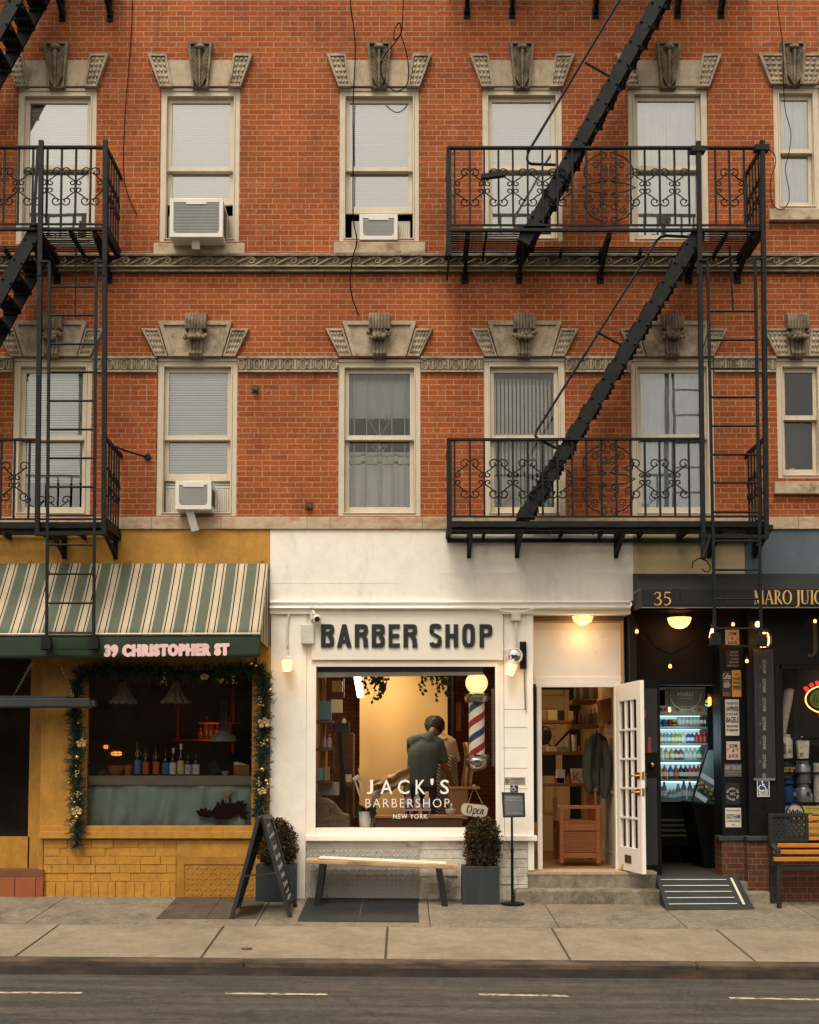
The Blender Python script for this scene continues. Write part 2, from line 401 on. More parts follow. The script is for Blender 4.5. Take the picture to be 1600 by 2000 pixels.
# windows: x0,x1,y0,y1 outer casing in photo px, meeting rail, lower-sash bottom rail (None = closed), blind spec
WIN = [
 # floor 3
 dict(x0=32,x1=187,y0=176,y1=476, ym=327, fl=3, blind=('plain',None), lab='with a fire stair mirrored in its upper pane'),
 dict(x0=312,x1=468,y0=176,y1=472, ym=330, lift=388, fl=3, sill=(300,478,474,496), blind=('white',None), lab=''),
 dict(x0=662,x1=819,y0=176,y1=471, ym=330, lift=405, fl=3, sill=(652,831,472,494), blind=('bars',283), lab=''),
 dict(x0=942,x1=1099,y0=174,y1=471, ym=328, fl=3, blind=('white',None), lab=''),
 dict(x0=1228,x1=1384,y0=172,y1=472, ym=328, fl=3, blind=('frost',None), lab=''),
 dict(x0=1512,x1=1603,y0=170,y1=408, ym=295, fl=3, sill=(1504,1640,407,429), blind=('frost',None), lab=''),
 # floor 2
 dict(x0=24,x1=178,y0=704,y1=1008, ym=855, fl=2, blind=('grey',945), lab=''),
 dict(x0=306,x1=463,y0=704,y1=1008, ym=855, lift=927, fl=2, blind=('grey',796), lab=''),
 dict(x0=660,x1=822,y0=706,y1=1008, ym=855, fl=2, blind=('grille',815), lab=''),
 dict(x0=945,x1=1105,y0=704,y1=1008, ym=855, fl=2, blind=('vertical',848), lab=''),
 dict(x0=1234,x1=1396,y0=704,y1=1008, ym=853, fl=2, blind=('curtain',None), lab=''),
 dict(x0=1518,x1=1612,y0=704,y1=934, ym=816, fl=2, sill=(1514,1640,940,964), blind=('dark',None), lab=''),
]
bld = thing('brick_building', 'red brick apartment front with carved stone lintels above three shops', 'building', (0,0,W(800,1033).z))
ZT = W(800,-420).z; ZB = W(800,1031).z; XL, XR = -9.0, 9.0
holes = []
for d in WIN:
    yc = (d['y0']+d['y1'])/2
    d['X0'], d['X1'] = W(d['x0'],yc).x, W(d['x1'],yc).x; d['Z0'], d['Z1'] = W(800,d['y1']).z, W(800,d['y0']-5).z
    holes.append((d['X0'], d['X1'], d['Z0'], d['Z1']))
mb = MB(); wall_holes(mb, XL, XR, ZB, ZT, holes, 0, .3)
mb.add([(XL,0,ZT),(XR,0,ZT),(XR,.3,ZT),(XL,.3,ZT)], [(0,1,2,3)])
mb.build('brick_wall', m_brick, bld)

def frame_rect(mb, a, b, c, d, w, y0, y1, wt=None, wb=None):
    wt = w if wt is None else wt; wb = w if wb is None else wb
    mb.box(a, a+w, y0, y1, c, d); mb.box(b-w, b, y0, y1, c, d)
    mb.box(a+w, b-w, y0, y1, d-wt, d); mb.box(a+w, b-w, y0, y1, c, c+wb)
def slats(mb, a, b, c, d, y, pitch=.026, tilt=.005):
    z = d
    while z-pitch > c:
        mb.add([(a,y+tilt,z),(b,y+tilt,z),(b,y,z-pitch*1.01),(a,y,z-pitch*1.01)], [(0,3,2,1)]); z -= pitch
def drape(mb, a, b, c, d, y, folds=7, amp=.02, seed=0):
    rn = random.Random(seed); ph = [rn.uniform(0,6) for _ in range(4)]
    def f(u, v):
        s = math.sin(u*folds*6.28+ph[0]+.5*math.sin(v*2+ph[1]))*.6+math.sin(u*folds*2.3*6.28+ph[2])*.25+math.sin(u*9+v*3+ph[3])*.3
        return (lerp(a,b,u), y+amp*s, lerp(d,c,v))
    mb.grid(f, 90, 6)
m_slatw = M('slat_shade', (.5,.5,.46), .7, bu=0)
for i, d in enumerate(WIN):
    a, b, c, e = d['X0']+.002, d['X1']-.002, d['Z0']+.002, d['Z1']-.002
    px = lambda n: n/PPM
    zm = W(800,d['ym'],.06).z
    mb = MB()
    # moulded casing: outer flat, stepped bead
    frame_rect(mb, a, b, c, e, .058, .018, .14, .085, .03)
    frame_rect(mb, a+.058, b-.058, c+.03, e-.085, .016, .006, .12, .014, .012)
    mb.box(a+.0, b-.0, .004, .018, e-.036, e-.0)
    mb.box(a+.074, b-.074, .05, .2, c+.0301, c+.045)
    win = mb.build('window', m_wood, bld, bevel=.004)
    ia, ib, ic, ie = a+.074, b-.074, c+.042, e-.099
    sw = .05 if d['x1']-d['x0'] > 120 else .042
    mb = MB(); frame_rect(mb, ia, ib, zm-.03, ie, sw, .065, .10, .055, .06); mb.box(ia+sw*.5, ib-sw*.5, .055, .065, zm-.03, zm-.004)
    mb.build('upper_sash', m_wood, win, bevel=.003)
    zl = W(800,d['lift'],.1).z-.075 if 'lift' in d else ic
    mb = MB(); frame_rect(mb, ia+.002, ib-.002, zl, zm+.02, sw, .105, .14, .05, .085); mb.build('lower_sash', m_wood, win, bevel=.003)
    g = m_glass_hi if d['fl'] == 3 else m_glass_md if d['blind'][0] in ('grey','curtain') else m_glass
    MB().add([(ia+sw,.085,zm+.03),(ib-sw,.085,zm+.03),(ib-sw,.085,ie-.055),(ia+sw,.085,ie-.055)], [(0,1,2,3)]).build('pane', g, win)
    MB().add([(ia+sw,.125,zl+.085),(ib-sw,.125,zl+.085),(ib-sw,.125,zm-.03),(ia+sw,.125,zm-.03)], [(0,1,2,3)]).build('pane', g, win)
    # dark room behind
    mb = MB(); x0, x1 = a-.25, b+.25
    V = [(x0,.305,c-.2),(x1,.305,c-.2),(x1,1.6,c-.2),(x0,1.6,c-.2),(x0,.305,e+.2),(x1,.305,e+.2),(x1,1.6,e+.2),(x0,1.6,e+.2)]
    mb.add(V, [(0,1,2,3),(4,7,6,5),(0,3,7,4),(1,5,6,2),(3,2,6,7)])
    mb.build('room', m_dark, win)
    kind, par = d['blind']; A, B = ia+.005, ib-.005
    if kind in ('white','bars','plain'):
        mb = MB(); slats(mb, A, B, zl+.0, ie, .146, .024); mb.build('blind', m_blind, win)
        if kind == 'bars':
            z = W(800,par,.15).z; MB().box(A, B, .142, .146, z-.012, z+.012).build('blind_rail', m_blind, win)
    elif kind == 'grey':
        z = ic if 'lift' in d else W(800,par,.15).z
        mb = MB(); slats(mb, A, B, z, ie, .146, .03, .016); mb.build('blind', m_blind2, win)
        if 'lift' in d:
            z = W(800,par,.15).z; MB().box(A, B, .142, .146, z-.012, z+.012).build('blind_rail', m_blind, win)
        else:
            MB().box(B-.17, B-.02, .25, .35, ic, ic+.1).build('box_on_sill', m_ltcurt, win)
    elif kind == 'grille':
        z = W(800,par,.15).z
        MB().box(A, B, .20, .205, z, ie).build('roller_shade', M('shade_grey', (.50,.51,.46), .9, var=.1, bu=0), win)
        zc = W(800,886,.2).z; mb = MB(); slats(mb, A, B, ic, zc, .235, .024); mb.build('blind', m_blind2, win)
        mb = MB()
        for t in (.02,.26,.5,.74,.98): x = lerp(A,B,t); mb.box(x-.025, x+.025, .21, .23, ic, zc)
        mb.box(A, B, .21, .23, zc-.12, zc-.09); mb.box(A, B, .21, .23, zc-.02, zc+.02)
        mb.build('shutter_frame', m_ltcurt, win)
        mb = MB()
        for t in (.13,.31,.5,.68,.87): x = lerp(A,B,t); mb.tube([(x,.165,ic),(x,.165,ie)], .0065, 5)
        xc = (A+B)/2
        def curl(cx, cz, r, a0, turns, s=1): return [(cx+s*r*(1-.75*k/16)*math.cos(a0+turns*6.28*k/16), .16, cz+r*(1-.75*k/16)*math.sin(a0+turns*6.28*k/16)) for k in range(17)]
        for s in (-1,1):
            mb.tube([(xc,.16,zm+.02),(xc+s*.14,.16,zm+.26)], .004, 4); mb.tube([(xc,.16,zm-.06),(xc+s*.13,.16,zm-.30)], .004, 4)
            mb.tube(curl(xc+s*.09, zm+.27, .055, 0, 1.3, s), .004, 4); mb.tube(curl(xc+s*.05, zm-.09, .045, 0, 1.3, s), .004, 4)
            mb.tube(curl(xc+s*.06, zm-.33, .05, 1, 1.3, s), .004, 4)
        mb.build('security_bars', M('bar_white', (.62,.58,.48), .5, bu=0), win)
    elif kind == 'vertical':
        z = W(800,par,.15).z; n = 17; mb = MB()
        for k in range(n):
            x = lerp(A,B,(k+.5)/n); zz = ic+.02
            mb.add([(x-.019,.215,zz),(x+.012,.235,zz),(x+.012,.235,ie-.07),(x-.019,.215,ie-.07)], [(0,1,2,3)])
        mb.build('vertical_blind', m_blind, win)
        MB().box(A, B, .25, .26, zm+.0, zm+.10).build('valance', m_blind, win)
        mb = MB()
        mb.box(lerp(A,B,.02), lerp(A,B,.45), .29, .30, ic+.05, ic+.50); mb.build('paper_sheet', m_blind2, win)
    elif kind in ('curtain','frost'):
        mb = MB(); mm = m_curt if kind == 'curtain' else m_frost; xm = lerp(A,B,.52)
        drape(mb, A, xm-.005, ic, ie, .165, 4, .016, i); drape(mb, xm+.005, B, ic, ie, .175, 4, .016, i+9); mb.build('curtain', mm, win)
    elif kind == 'dark':
        MB().box(A, B, .24, .25, ic, zm).build('roller_shade', M('shade_dark', (.045,.043,.04), .9, bu=0), win)
        MB().lathe([(.03,0),(.032,.11),(.028,.115),(.001,.115)], ((A+B)/2-.06, .18, ic), 12).build('cup', m_blind, win)
    if 'sill' in d:
        s = d['sill']; mb = MB(); mb.pbox(s[0],s[2],s[1],s[3],-.06,.01); mb.build('window_sill', m_sill, win, bevel=.006)

# ---- lintels
def leaf_field(mb, quad, cols, rows, y, h=.012):
    """scale-leaf carving inside a quad given as bl,br,tr,tl (x,z)"""
    (ax,az),(bx,bz),(cx,cz),(dx,dz) = quad
    P = lambda u, v: (lerp(lerp(ax,bx,u),lerp(dx,cx,u),v), lerp(lerp(az,bz,u),lerp(dz,cz,u),v))
    for r in range(rows):
        for c in range(cols):
            u0, u1 = (c+.06)/cols, (c+.94)/cols; v0, v1 = (r+.0)/rows, (r+1.0)/rows; um = (u0+u1)/2
            pts = [P(um,v0), P(u1,lerp(v0,v1,.45)), P(u1,lerp(v0,v1,.85)), P(um,v1), P(u0,lerp(v0,v1,.85)), P(u0,lerp(v0,v1,.45))]
            ctr = P(um, lerp(v0,v1,.35)); n = len(mb.v)
            mb.v += [Vector((x,y,z)) for x,z in pts]+[Vector((ctr[0],y-h*1.6,ctr[1]))]
            mb.f += [(n+k, n+(k+1)%6, n+6) for k in range(6)]
def acanthus(mb, cx, z0, z1, wb, wt, y, h=.03):
    H = z1-z0
    mb.tube([(cx,y-.01,z0),(cx,y-h*.6,z0+H*.4),(cx,y-h,z0+H*.85)], [.012,.016,.02], 5)
    for s in (-1,1):
        for k in range(7):
            t = k/7; zb = z0+H*(.02+.66*t); hw = lerp(wb,wt,(zb-z0)/H)*.5
            zt = zb+H*.26; hw2 = lerp(wb,wt,min(1,(zt-z0)/H))*.5
            p = [(cx+s*.012, y-h*.4, zb), (cx+s*hw*.5, y-h*(.7+.3*t), zb+H*.10), (cx+s*hw2*.86, y-h*(.5+.3*t), zt), (cx+s*hw2*.70, y-h*(.9+.3*t), zt+H*.05)]
            mb.tube(p, [.008,.014,.013,.004], 5)
            mb.tube([(cx+s*.02,y-h*.3,zb+H*.05),(cx+s*hw2*.6,y-h*.4,zt-.01)], [.005,.007], 4)
def lintel3(cx, hw, yb=168, mid=True):
    f = lambda dx, py, Y: (W(cx+dx,py,Y).x, W(cx+dx,py,Y).z)
    L = None; e = .055
    if mid:
        mb = MB(); mb.prism([f(-(hw-12),117,-.02), f(hw-12,117,-.02), f(hw-24,yb,-.02), f(-(hw-24),yb,-.02)], -.02, .02); L = mb.build('lintel', m_slab, bld, bevel=.004)
    else:
        mb = MB(); mb.prism([f(-hw+10,120,-.01), f(hw-10,120,-.01), f(hw-20,yb-2,-.01), f(-hw+20,yb-2,-.01)], -.01, .02); L = mb.build('lintel', m_slab, bld)
    ti = (hw-12) if mid else 18; bi = (hw-24) if mid else 14
    for s in (-1,1):
        mb = MB(); q = [(hw+1,yb),(bi,yb),(ti,104),(hw+25,104)]
        Q = [f(s*a,b,-e) for a,b in q]; cxq = sum(p[0] for p in Q)/4; czq = sum(p[1] for p in Q)/4
        mb.prism(Q, -e+.02, .02)
        I = [(cxq+(x-cxq)*.74, czq+(z-czq)*.86) for x,z in Q]
        for k in range(4):
            a, b, c, d = Q[k], Q[(k+1)%4], I[(k+1)%4], I[k]; mb.prism([a,b,c,d], -e, -e+.021)
        bl, br, tr, tl = (I[1],I[0],I[3],I[2]) if s > 0 else (I[0],I[1],I[2],I[3])
        leaf_field(mb, [bl,br,tr,tl], 3, 5, -e+.019)
        mb.build('end_stone', m_stone, L)
    mb = MB(); Y = -.075
    K = [f(-24,80,Y), f(24,80,Y), f(15.5,yb+1,Y), f(-15.5,yb+1,Y)]
    mb.prism(K, Y+.03, .02); z1 = K[0][1]; z0 = K[2][1]; X = (K[0][0]+K[1][0])/2
    cap = [f(-24,80,Y), f(24,80,Y), f(22,92,Y), f(-22,92,Y)]
    for s in (-1,1): mb.prism([f(s*24,80,Y), f(s*19,80,Y), f(s*12,yb+1,Y), f(s*15.5,yb+1,Y)], Y-.004, Y+.031)
    mb.prism([f(-19,80,Y), f(19,80,Y), f(18.5,85,Y), f(-18.5,85,Y)], Y-.004, Y+.031)
    acanthus(mb, X, z0, z1-.04, .17, .24, Y+.028, .045)
    mb.ball((X,Y-.01,z1-.075), .05, 10, 6, 1.3, .7, .7)
    mb.build('keystone', m_stoned, L, smooth=True)
def lintel2(cx, hw, mid=True, yt=627, yb=695):
    f = lambda dx, py, Y: (W(cx+dx,py,Y).x, W(cx+dx,py,Y).z)
    e = .06; mb = MB()
    if mid:
        Q = [f(-(hw-28),yb,-e), f(hw-28,yb,-e), f(hw-8,yt,-e), f(-(hw-8),yt,-e)]
    else: Q = [f(-20,yb,-.03), f(20,yb,-.03), f(24,yt+14,-.03), f(-24,yt+14,-.03)]
    mb.prism(Q, -e+.022 if mid else -.03, .02)
    if mid:
        I = [f(-(hw-36),yb-5,-e), f(hw-36,yb-5,-e), f(hw-18,yt+7,-e), f(-(hw-18),yt+7,-e)]
        for k in range(4): mb.prism([Q[k],Q[(k+1)%4],I[(k+1)%4],I[k]], -e, -e+.023)
    L = mb.build('lintel', m_stone, bld)
    for s in (-1,1):
        mb = MB(); q = [(hw-2,yb),(hw-26 if mid else 18,yb),(hw-9 if mid else 22,641),(hw+25,641)]; e2 = .05
        Q = [f(s*a,b,-e2) for a,b in q]; cxq = sum(p[0] for p in Q)/4; czq = sum(p[1] for p in Q)/4
        mb.prism(Q, -e2+.02, .02); I = [(cxq+(x-cxq)*.78, czq+(z-czq)*.84) for x,z in Q]
        for k in range(4): mb.prism([Q[k],Q[(k+1)%4],I[(k+1)%4],I[k]], -e2, -e2+.021)
        bl, br, tr, tl = (I[1],I[0],I[3],I[2]) if s > 0 else (I[0],I[1],I[2],I[3])
        leaf_field(mb, [bl,br,tr,tl], 4, 4, -e2+.019)
        mb.build('end_stone', m_stone, L)
    mb = MB(); Y = -.15; X = W(cx,650,Y).x
    zt, z1, z2, zb = (W(cx,p,Y).z for p in (606,640,662,694))
    # fluted volute, fruit cluster, tapered fluted foot
    prof = [(.0,zt),(-.07,zt+.0),(-.12,zt-.05),(-.14,zt-.12),(-.13,z1)]
    for k in range(7):
        x = X+(k-3)*.036
        mb.loft([[(x-.0155,0.02,z),(x+.0155,0.02,z),(x+.0155,y,z),(x,y-.013,z),(x-.0155,y,z)] for y,z in prof])
    for k in range(4):
        x = X+(k-1.5)*.04
        mb.loft([[(x-.017*w_,0.02,z),(x+.017*w_,0.02,z),(x+.017*w_,y,z),(x,y-.014,z),(x-.017*w_,y,z)] for y,z,w_ in ((-.12,z1,1.2),(-.10,z2,1.1),(-.085,lerp(z2,zb,.5),1),(-.115,lerp(z2,zb,.8),1),(-.09,zb,1))])
    rn = random.Random(cx)
    for k in range(15):
        t = k/14*2-1; mb.ball((X+t*.122+rn.uniform(-.01,.01), -.14+.05*abs(t)+rn.uniform(-.02,.0), lerp(z1,z2,.45)+rn.uniform(-.035,.03)-.03*(1-t*t)), rn.uniform(.018,.031), 8, 6)
    for t in (-.05,0,.05): mb.ball((X+t, -.15, z2+.025), .03, 8, 6)
    mb.build('keystone', m_stoned, L, smooth=True)
for cx, hw, m_ in ((109,78,1),(390.5,78,1),(740.5,78,1),(1020,78,1),(1307,78,1),(1551,44,0)): lintel3(cx, hw, 168 if m_ else 163, bool(m_))
for cx, hw, m_ in ((97,80,1),(381,80,1),(741,80,1),(1025,80,1),(1316,80,1),(1562,46,0)): lintel2(cx, hw, bool(m_))

# ---- running scroll frieze, key-pattern band, sill course
mb = MB(); za, zb_, zc, zd = (W(800,p,-.05).z for p in (496,501,520,530))
mb.box(XL, XR, -.075, .01, zb_, za); mb.box(XL, XR, -.035, .01, zc, zb_); mb.box(XL, XR, -.085, .01, zc-.018, zc)
mb.box(XL, XR, -.05, .01, zd, zc-.018)
mb.build('scroll_frieze', m_stoned, bld); mb = MB(); mb.box(XL, XR, -.0755, -.06, za-.012, za+.001); mb.box(XL, XR, -.0855, -.05, zc-.017, zc-.004); mb.box(XL, XR, -.0505, -.03, zd, zd+.02)
pitch = 42/PPM; x = -6.5; zmid = (zb_+zc)/2; hh = (zb_-zc)
while x < 6.5:
    p = []
    for k in range(13):                                  # rising wave
        t = k/12; p.append((x+t*pitch*1.02, -.05, zmid+hh*.40*math.sin((t-.5)*math.pi)))
    ex, ez = x+pitch*1.02, zmid+hh*.40
    for k in range(1,15):                                # curl back
        t = k/14; r = hh*.36*(1-.72*t); an = math.pi/2-t*math.pi*2.3
        p.append((ex+r*math.cos(an), -.052, zmid+hh*.06+r*math.sin(an)))
    mb.tube(p, [.006+.009*math.sin(min(1,k/20)*math.pi) for k in range(len(p))], 4)
    mb.tube([(x+pitch*.15,-.045,zc+.01),(x+pitch*.45,-.05,zmid-.01),(x+pitch*.5,-.045,zc+.02)], [.006,.012,.004], 4)
    mb.tube([(x+pitch*.55,-.045,zb_-.01),(x+pitch*.75,-.05,zmid+.03)], [.008,.004], 4)
    x += pitch
mb.build('scroll_relief', m_stone, bld)
segs = []; last = XL
for d in [q for q in WIN if q['fl'] == 2]: segs.append((last, d['X0']-.003)); last = d['X1']+.003
segs.append((last, XR))
z0, z1 = W(800,727,-.02).z, W(800,696,-.02).z
mb = MB(); [mb.box(a, b, -.018, .01, z0, z1) for a, b in segs]; mb.build('key_band', m_stoned, bld)
for a, b in segs:
    mb = MB(); mb.box(a, b, -.036, -.0185, z1-.028, z1); mb.box(a, b, -.032, -.0185, z0, z0+.022)
    n = max(1, round((min(b,6)-max(a,-6))/(15.2/PPM))); a_, b_ = max(a,-6), min(b,6); st = (b_-a_)/n
    for k in range(n):
        c = a_+(k+.5)*st; hw = st*.36; zt, zb2 = z1-.04, z0+.034; r = hw
        ring = [(c+r*math.cos(t), -.024, zt-r+r*math.sin(t)) for t in [math.pi*j/5 for j in range(6)]]+[(c+r*math.cos(t), -.024, zb2+r+r*math.sin(t)) for t in [math.pi+math.pi*j/5 for j in range(6)]]
        mb.tube(ring, .007, 4, True)
        if k % 2: mb.box(c-.01, c+.01, -.03, -.0185, (zt+zb2)/2-.05, (zt+zb2)/2+.05)
        else: mb.ball((c+st*.5,-.02,(zt+zb2)/2), .014, 6, 4)
    mb.build('key_relief', m_stone, bld)
mb = MB(); z0, z1 = W(800,1033,-.06).z, W(800,1009,-.06).z
cuts = [XL]+[W(p,1020,-.06).x for p in (-150,50,296,432,600,645,826,985,1200,1420,1560)]+[XR]
for a, b in zip(cuts, cuts[1:]): mb.box(a+.001, b-.001, -.055, .012, z0, z1)
mb.build('sill_course', m_band, bld, bevel=.006)

# ---- little wall fittings, wires
m_rust = M('rusty_iron', (.09,.05,.03), .7, .3)
m_iron = M('black_iron', (.0055,.0072,.0068), .6, 0, var=.5, vs=7, bs=70, bu=.5, dirt=((.045,.024,.013), 9, .56, .76), spec=.2)
for px, py in ((499,760),(604,988)):
    c = W(px,py,0); mb = MB()
    mb.box(c.x-.045, c.x+.045, -.008, .004, c.z-.045, c.z+.045); mb.lathe([(.03,-.07),(.034,-.04),(.02,0)], c, 10, 'y'); mb.tube([c+Vector((0,-.06,0)), c+Vector((.03,-.09,-.05))], .013, 6)
    tag(mb.build('wall_anchor', m_rust), 'rusty iron wall anchor '+('on the brick just right of the second window column' if py < 800 else 'low on the brick just above the stone course'), 'wall anchor')
m_wire = M('black_cable', (.006,.0055,.005), .9, bu=0, spec=.05)
def wire(pp, label, r=.007, Y=-.03):
    pts = [W(a,b,Y) for a,b in pp]; out = []
    for i in range(len(pts)-1):
        p0, p1, p2, p3 = pts[max(i-1,0)], pts[i], pts[i+1], pts[min(i+2,len(pts)-1)]
        for k in range(6):
            t = k/6; out.append(.5*((2*p1)+(p2-p0)*t+(2*p0-5*p1+4*p2-p3)*t*t+(3*p1-p0-3*p2+p3)*t**3))
    out.append(pts[-1]); mb = MB().tube(out, r*.95, 5)
    return tag(mb.build('cable', m_wire), label, 'cable')
wire([(259,-60),(258,30),(255,90),(246,200),(241,300),(243,350),(252,385),(268,420)], 'thin black cable hanging down the brick left of the second window column', .005, -.02)
wire([(684,-60),(685,10),(692,60),(694,110),(690,200),(690,300),(690,420),(697,470),(690,500),(684,540),(688,580),(701,616)], 'long black cable falling across the window with the smaller air conditioner', .008, -.10)
wire([(789,-60),(787,30),(783,65),(770,78),(772,55),(781,45),(783,65),(770,85),(750,110),(744,140),(755,165),(775,178),(795,165),(798,130),(792,95),(783,68)], 'looped black cable coiled over a carved keystone', .0075, -.14)
wire([(1515,-60),(1520,20),(1529,90),(1531,170),(1534,215),(1545,260),(1541,300),(1534,330),(1541,370),(1540,395),(1525,410),(1508,395),(1505,355),(1515,320),(1512,300),(1498,292)], 'thin black cable looping from the right fire escape to the narrow window', .0055, -.11)

# ---- air conditioners
m_acw = M('ac_plastic', (.62,.60,.54), .45, var=.06, vs=4, bu=0, dirt=((.35,.28,.2), 8, .6, .8))
m_acg = M('ac_grille', (.22,.22,.21), .5, .4, var=.1, bu=0); m_acd = M('ac_dark', (.04,.04,.04), .7, bu=0)
m_accord = M('accordion_panel', (.55,.50,.42), .6, var=.08, bu=0)
def air_con(px0, py0, px1, py1, yf, depth, label, win_i, strut=None, fins=18, side=None):
    a, b = W(px0,py1,yf), W(px1,py0,yf); cx = (a.x+b.x)/2
    t = thing('air_conditioner', label, 'air conditioner', (cx, yf, a.z))
    mb = MB(); frame_rect(mb, a.x, b.x, a.z, b.z, .045, yf, yf+.03, .05, .05); mb.box(a.x+.004, b.x-.004, yf+.03, yf+depth, a.z+.004, b.z-.004)
    mb.box(cx-.12, cx+.12, yf-.004, yf+.004, b.z-.075, b.z-.005)
    for s in (-1,1): mb.prism([(cx+s*(b.x-a.x)*.5-s*.04, a.z+.05),(cx+s*(b.x-a.x)*.5-s*.07, a.z+.05),(cx+s*(b.x-a.x)*.5-s*.04, a.z+.08)], yf, yf+.02)
    mb.build('housing', m_acw, t, bevel=.008)
    MB().box(a.x+.045, b.x-.045, yf+.0285, yf+.0295, a.z+.05, b.z-.05).build('fin_core', m_acd, t)
    mb = MB()
    for k in range(fins):
        z = lerp(a.z+.055, b.z-.055, (k+.5)/fins); mb.box(a.x+.046, b.x-.046, yf+.004, yf+.028, z-.006, z+.006)
    mb.build('grille', m_acg, t)
    mb = MB(); n = 8; sd = .01
    for k in range(n):
        z = lerp(a.z+.08, b.z-.08, k/(n-1))
        for x in (a.x, b.x): mb.box(x-.002, x+.002, yf+.08, yf+min(depth-.03,.28), z-.008, z+.008)
    mb.build('side_louvre', m_acd, t)
    if strut:
        p, q, wd = W(strut[0],strut[1],yf+.05), W(strut[2],strut[3],yf+.12), strut[4]/PPM
        mb = MB().bar((p.x,yf+.05,p.z+.02), (q.x,yf+.12,q.z), .03, wd, (1,0,0)); mb.build('support_bracket', m_acw, t, bevel=.004)
    d = WIN[win_i]; ia, ib = d['X0']+.08, d['X1']-.08; y = .15
    for s0, s1 in ((ia, a.x), (b.x, ib)):
        if side == 'gap':
            s0, s1 = (a.x-.10, a.x) if s0 == ia else (b.x, b.x+.15)
        mb = MB(); n = max(3, int((s1-s0)/.022))
        for k in range(n):
            x0, x1 = lerp(s0,s1,k/n), lerp(s0,s1,(k+1)/n); xm = (x0+x1)/2
            for p, q in (((x0,y),(xm,y-.012)), ((xm,y-.012),(x1,y))):
                mb.add([(p[0],p[1],d['Z0']+.05),(q[0],q[1],d['Z0']+.05),(q[0],q[1],b.z),(p[0],p[1],b.z)], [(0,1,2,3)])
        mb.build('side_panel', m_accord, t)
    return t
air_con(331,387,436,463,-.30,.5,'large white air conditioner jutting from a third floor window on a short strut',1,(382,458,383,487,16),20)
air_con(702,418,777,468,-.04,.3,'small white air conditioner with a dark slatted grille below a raised third floor sash',2,None,13,'gap')
air_con(342,939,413,995,-.26,.46,'white air conditioner in a second floor window with a long strut over the stone course',7,(368,993,382,1037,15),18)
# ================================================================== fire escapes
def spiral(cx, cz, r, a0, turns, Y, n=14, end=.3):
    return [(cx+r*(1-(1-end)*k/n)*math.cos(a0+turns*2*math.pi*k/n), Y, cz+r*(1-(1-end)*k/n)*math.sin(a0+turns*2*math.pi*k/n)) for k in range(n+1)]
def scroll_pair(mb, x0, x1, zc, A, B, Y, r=.0075):
    """S-curve from a high curl over x0 to a low-mid curl under x1, with spiral ends (mirrored in z by sign of A)"""
    s = 1 if A > 0 else -1; rr = .058
    cx0, cz0 = x0+rr*1.0*(1 if x1 > x0 else -1), zc+A-s*rr
    d = 1 if x1 > x0 else -1
    sp0 = spiral(cx0, cz0, rr, math.pi/2*s if False else (0 if d > 0 else math.pi), -.0, Y)
    # outer curl over x0: start inside, unwind, then run down to x1
    c0 = []
    for k in range(14):
        t = k/13; rad = rr*(.3+.7*t); an = math.pi*(.0)+(1-t)*-2.2*math.pi*1.0+math.pi*.95
        c0.append((cx0+d*rad*math.cos(an), Y, cz0+s*rad*math.sin(an)))
    mid = [(lerp(x0, x1, t), Y, zc+s*(lerp(abs(A)-rr*1.2, abs(B), t)+.012*math.sin(t*2*math.pi))) for t in (.12,.35,.6,.82)]
    cx1, cz1 = x1-d*rr*.7, zc+s*(abs(B)-rr*.55)
    c1 = []
    for k in range(12):
        t = k/11; rad = rr*.62*(1-.65*t); an = math.pi*.5-t*2.1*math.pi
        c1.append((cx1+d*rad*math.cos(an), Y, cz1+s*rad*math.sin(an)))
    mb.tube(c0, r, 4); mb.tube(mid+c1, r, 4)
def scroll_run(mb, xs, zc, Y, first_high=True):
    for i, x in enumerate(xs):
        hi = (i % 2 == 0) == first_high
        if not hi: continue
        for j, d in ((i-1,-1),(i+1,1)):
            if 0 <= j < len(xs):
                for s in (1,-1): scroll_pair(mb, x, xs[j], zc, s*.225, s*.075, Y)
        mb.ball((x,Y,zc+.12), .013, 6, 4); mb.ball((x,Y,zc-.12), .013, 6, 4)
def medallion(mb, pxc, py0, py1, Y):
    a, b = W(pxc,py1,Y), W(pxc,py0,Y); cx, cz = a.x, (a.z+b.z)/2; H = (b.z-a.z)/2; Wd = .27
    for s in (-1,1):
        for t in (-1,1):
            mb.tube([(cx+s*.10,Y,cz+t*H*.92),(cx+s*.17,Y,cz+t*H*.86),(cx+s*.235,Y,cz+t*H*.72),(cx+s*Wd,Y,cz+t*H*.56),(cx+s*(Wd+.01),Y,cz+t*H*.36)], .0075, 4)
            mb.tube(spiral(cx+s*.06, cz+t*H*.90, .05, 0 if s > 0 else math.pi, s*t*1.3, Y), .006, 4)
            mb.tube(spiral(cx+s*.15, cz+t*H*.66, .05, math.pi/2*t, s*1.3, Y), .006, 4)
            mb.tube(spiral(cx+s*(Wd-.04), cz+t*H*.32, .05, math.pi/2*t, -s*1.3, Y), .006, 4)
            mb.tube(spiral(cx+s*.055, cz+t*H*.52, .05, -math.pi/2*t, -s*1.3, Y), .006, 4)
            mb.tube([(cx+s*.02,Y,cz+t*H*.20),(cx+s*.10,Y,cz+t*H*.14),(cx+s*.19,Y,cz+t*H*.12),(cx+s*.30,Y,cz+t*H*.0)], .007, 4)
            mb.tube(spiral(cx+s*.07, cz+t*H*.20, .045, 0, s*t*1.3, Y), .006, 4)
            mb.tube([(cx+s*.06,Y,cz+t*H*.46),(cx+s*.115,Y,cz+t*H*.38),(cx+s*.06,Y,cz+t*H*.27)], .006, 4)
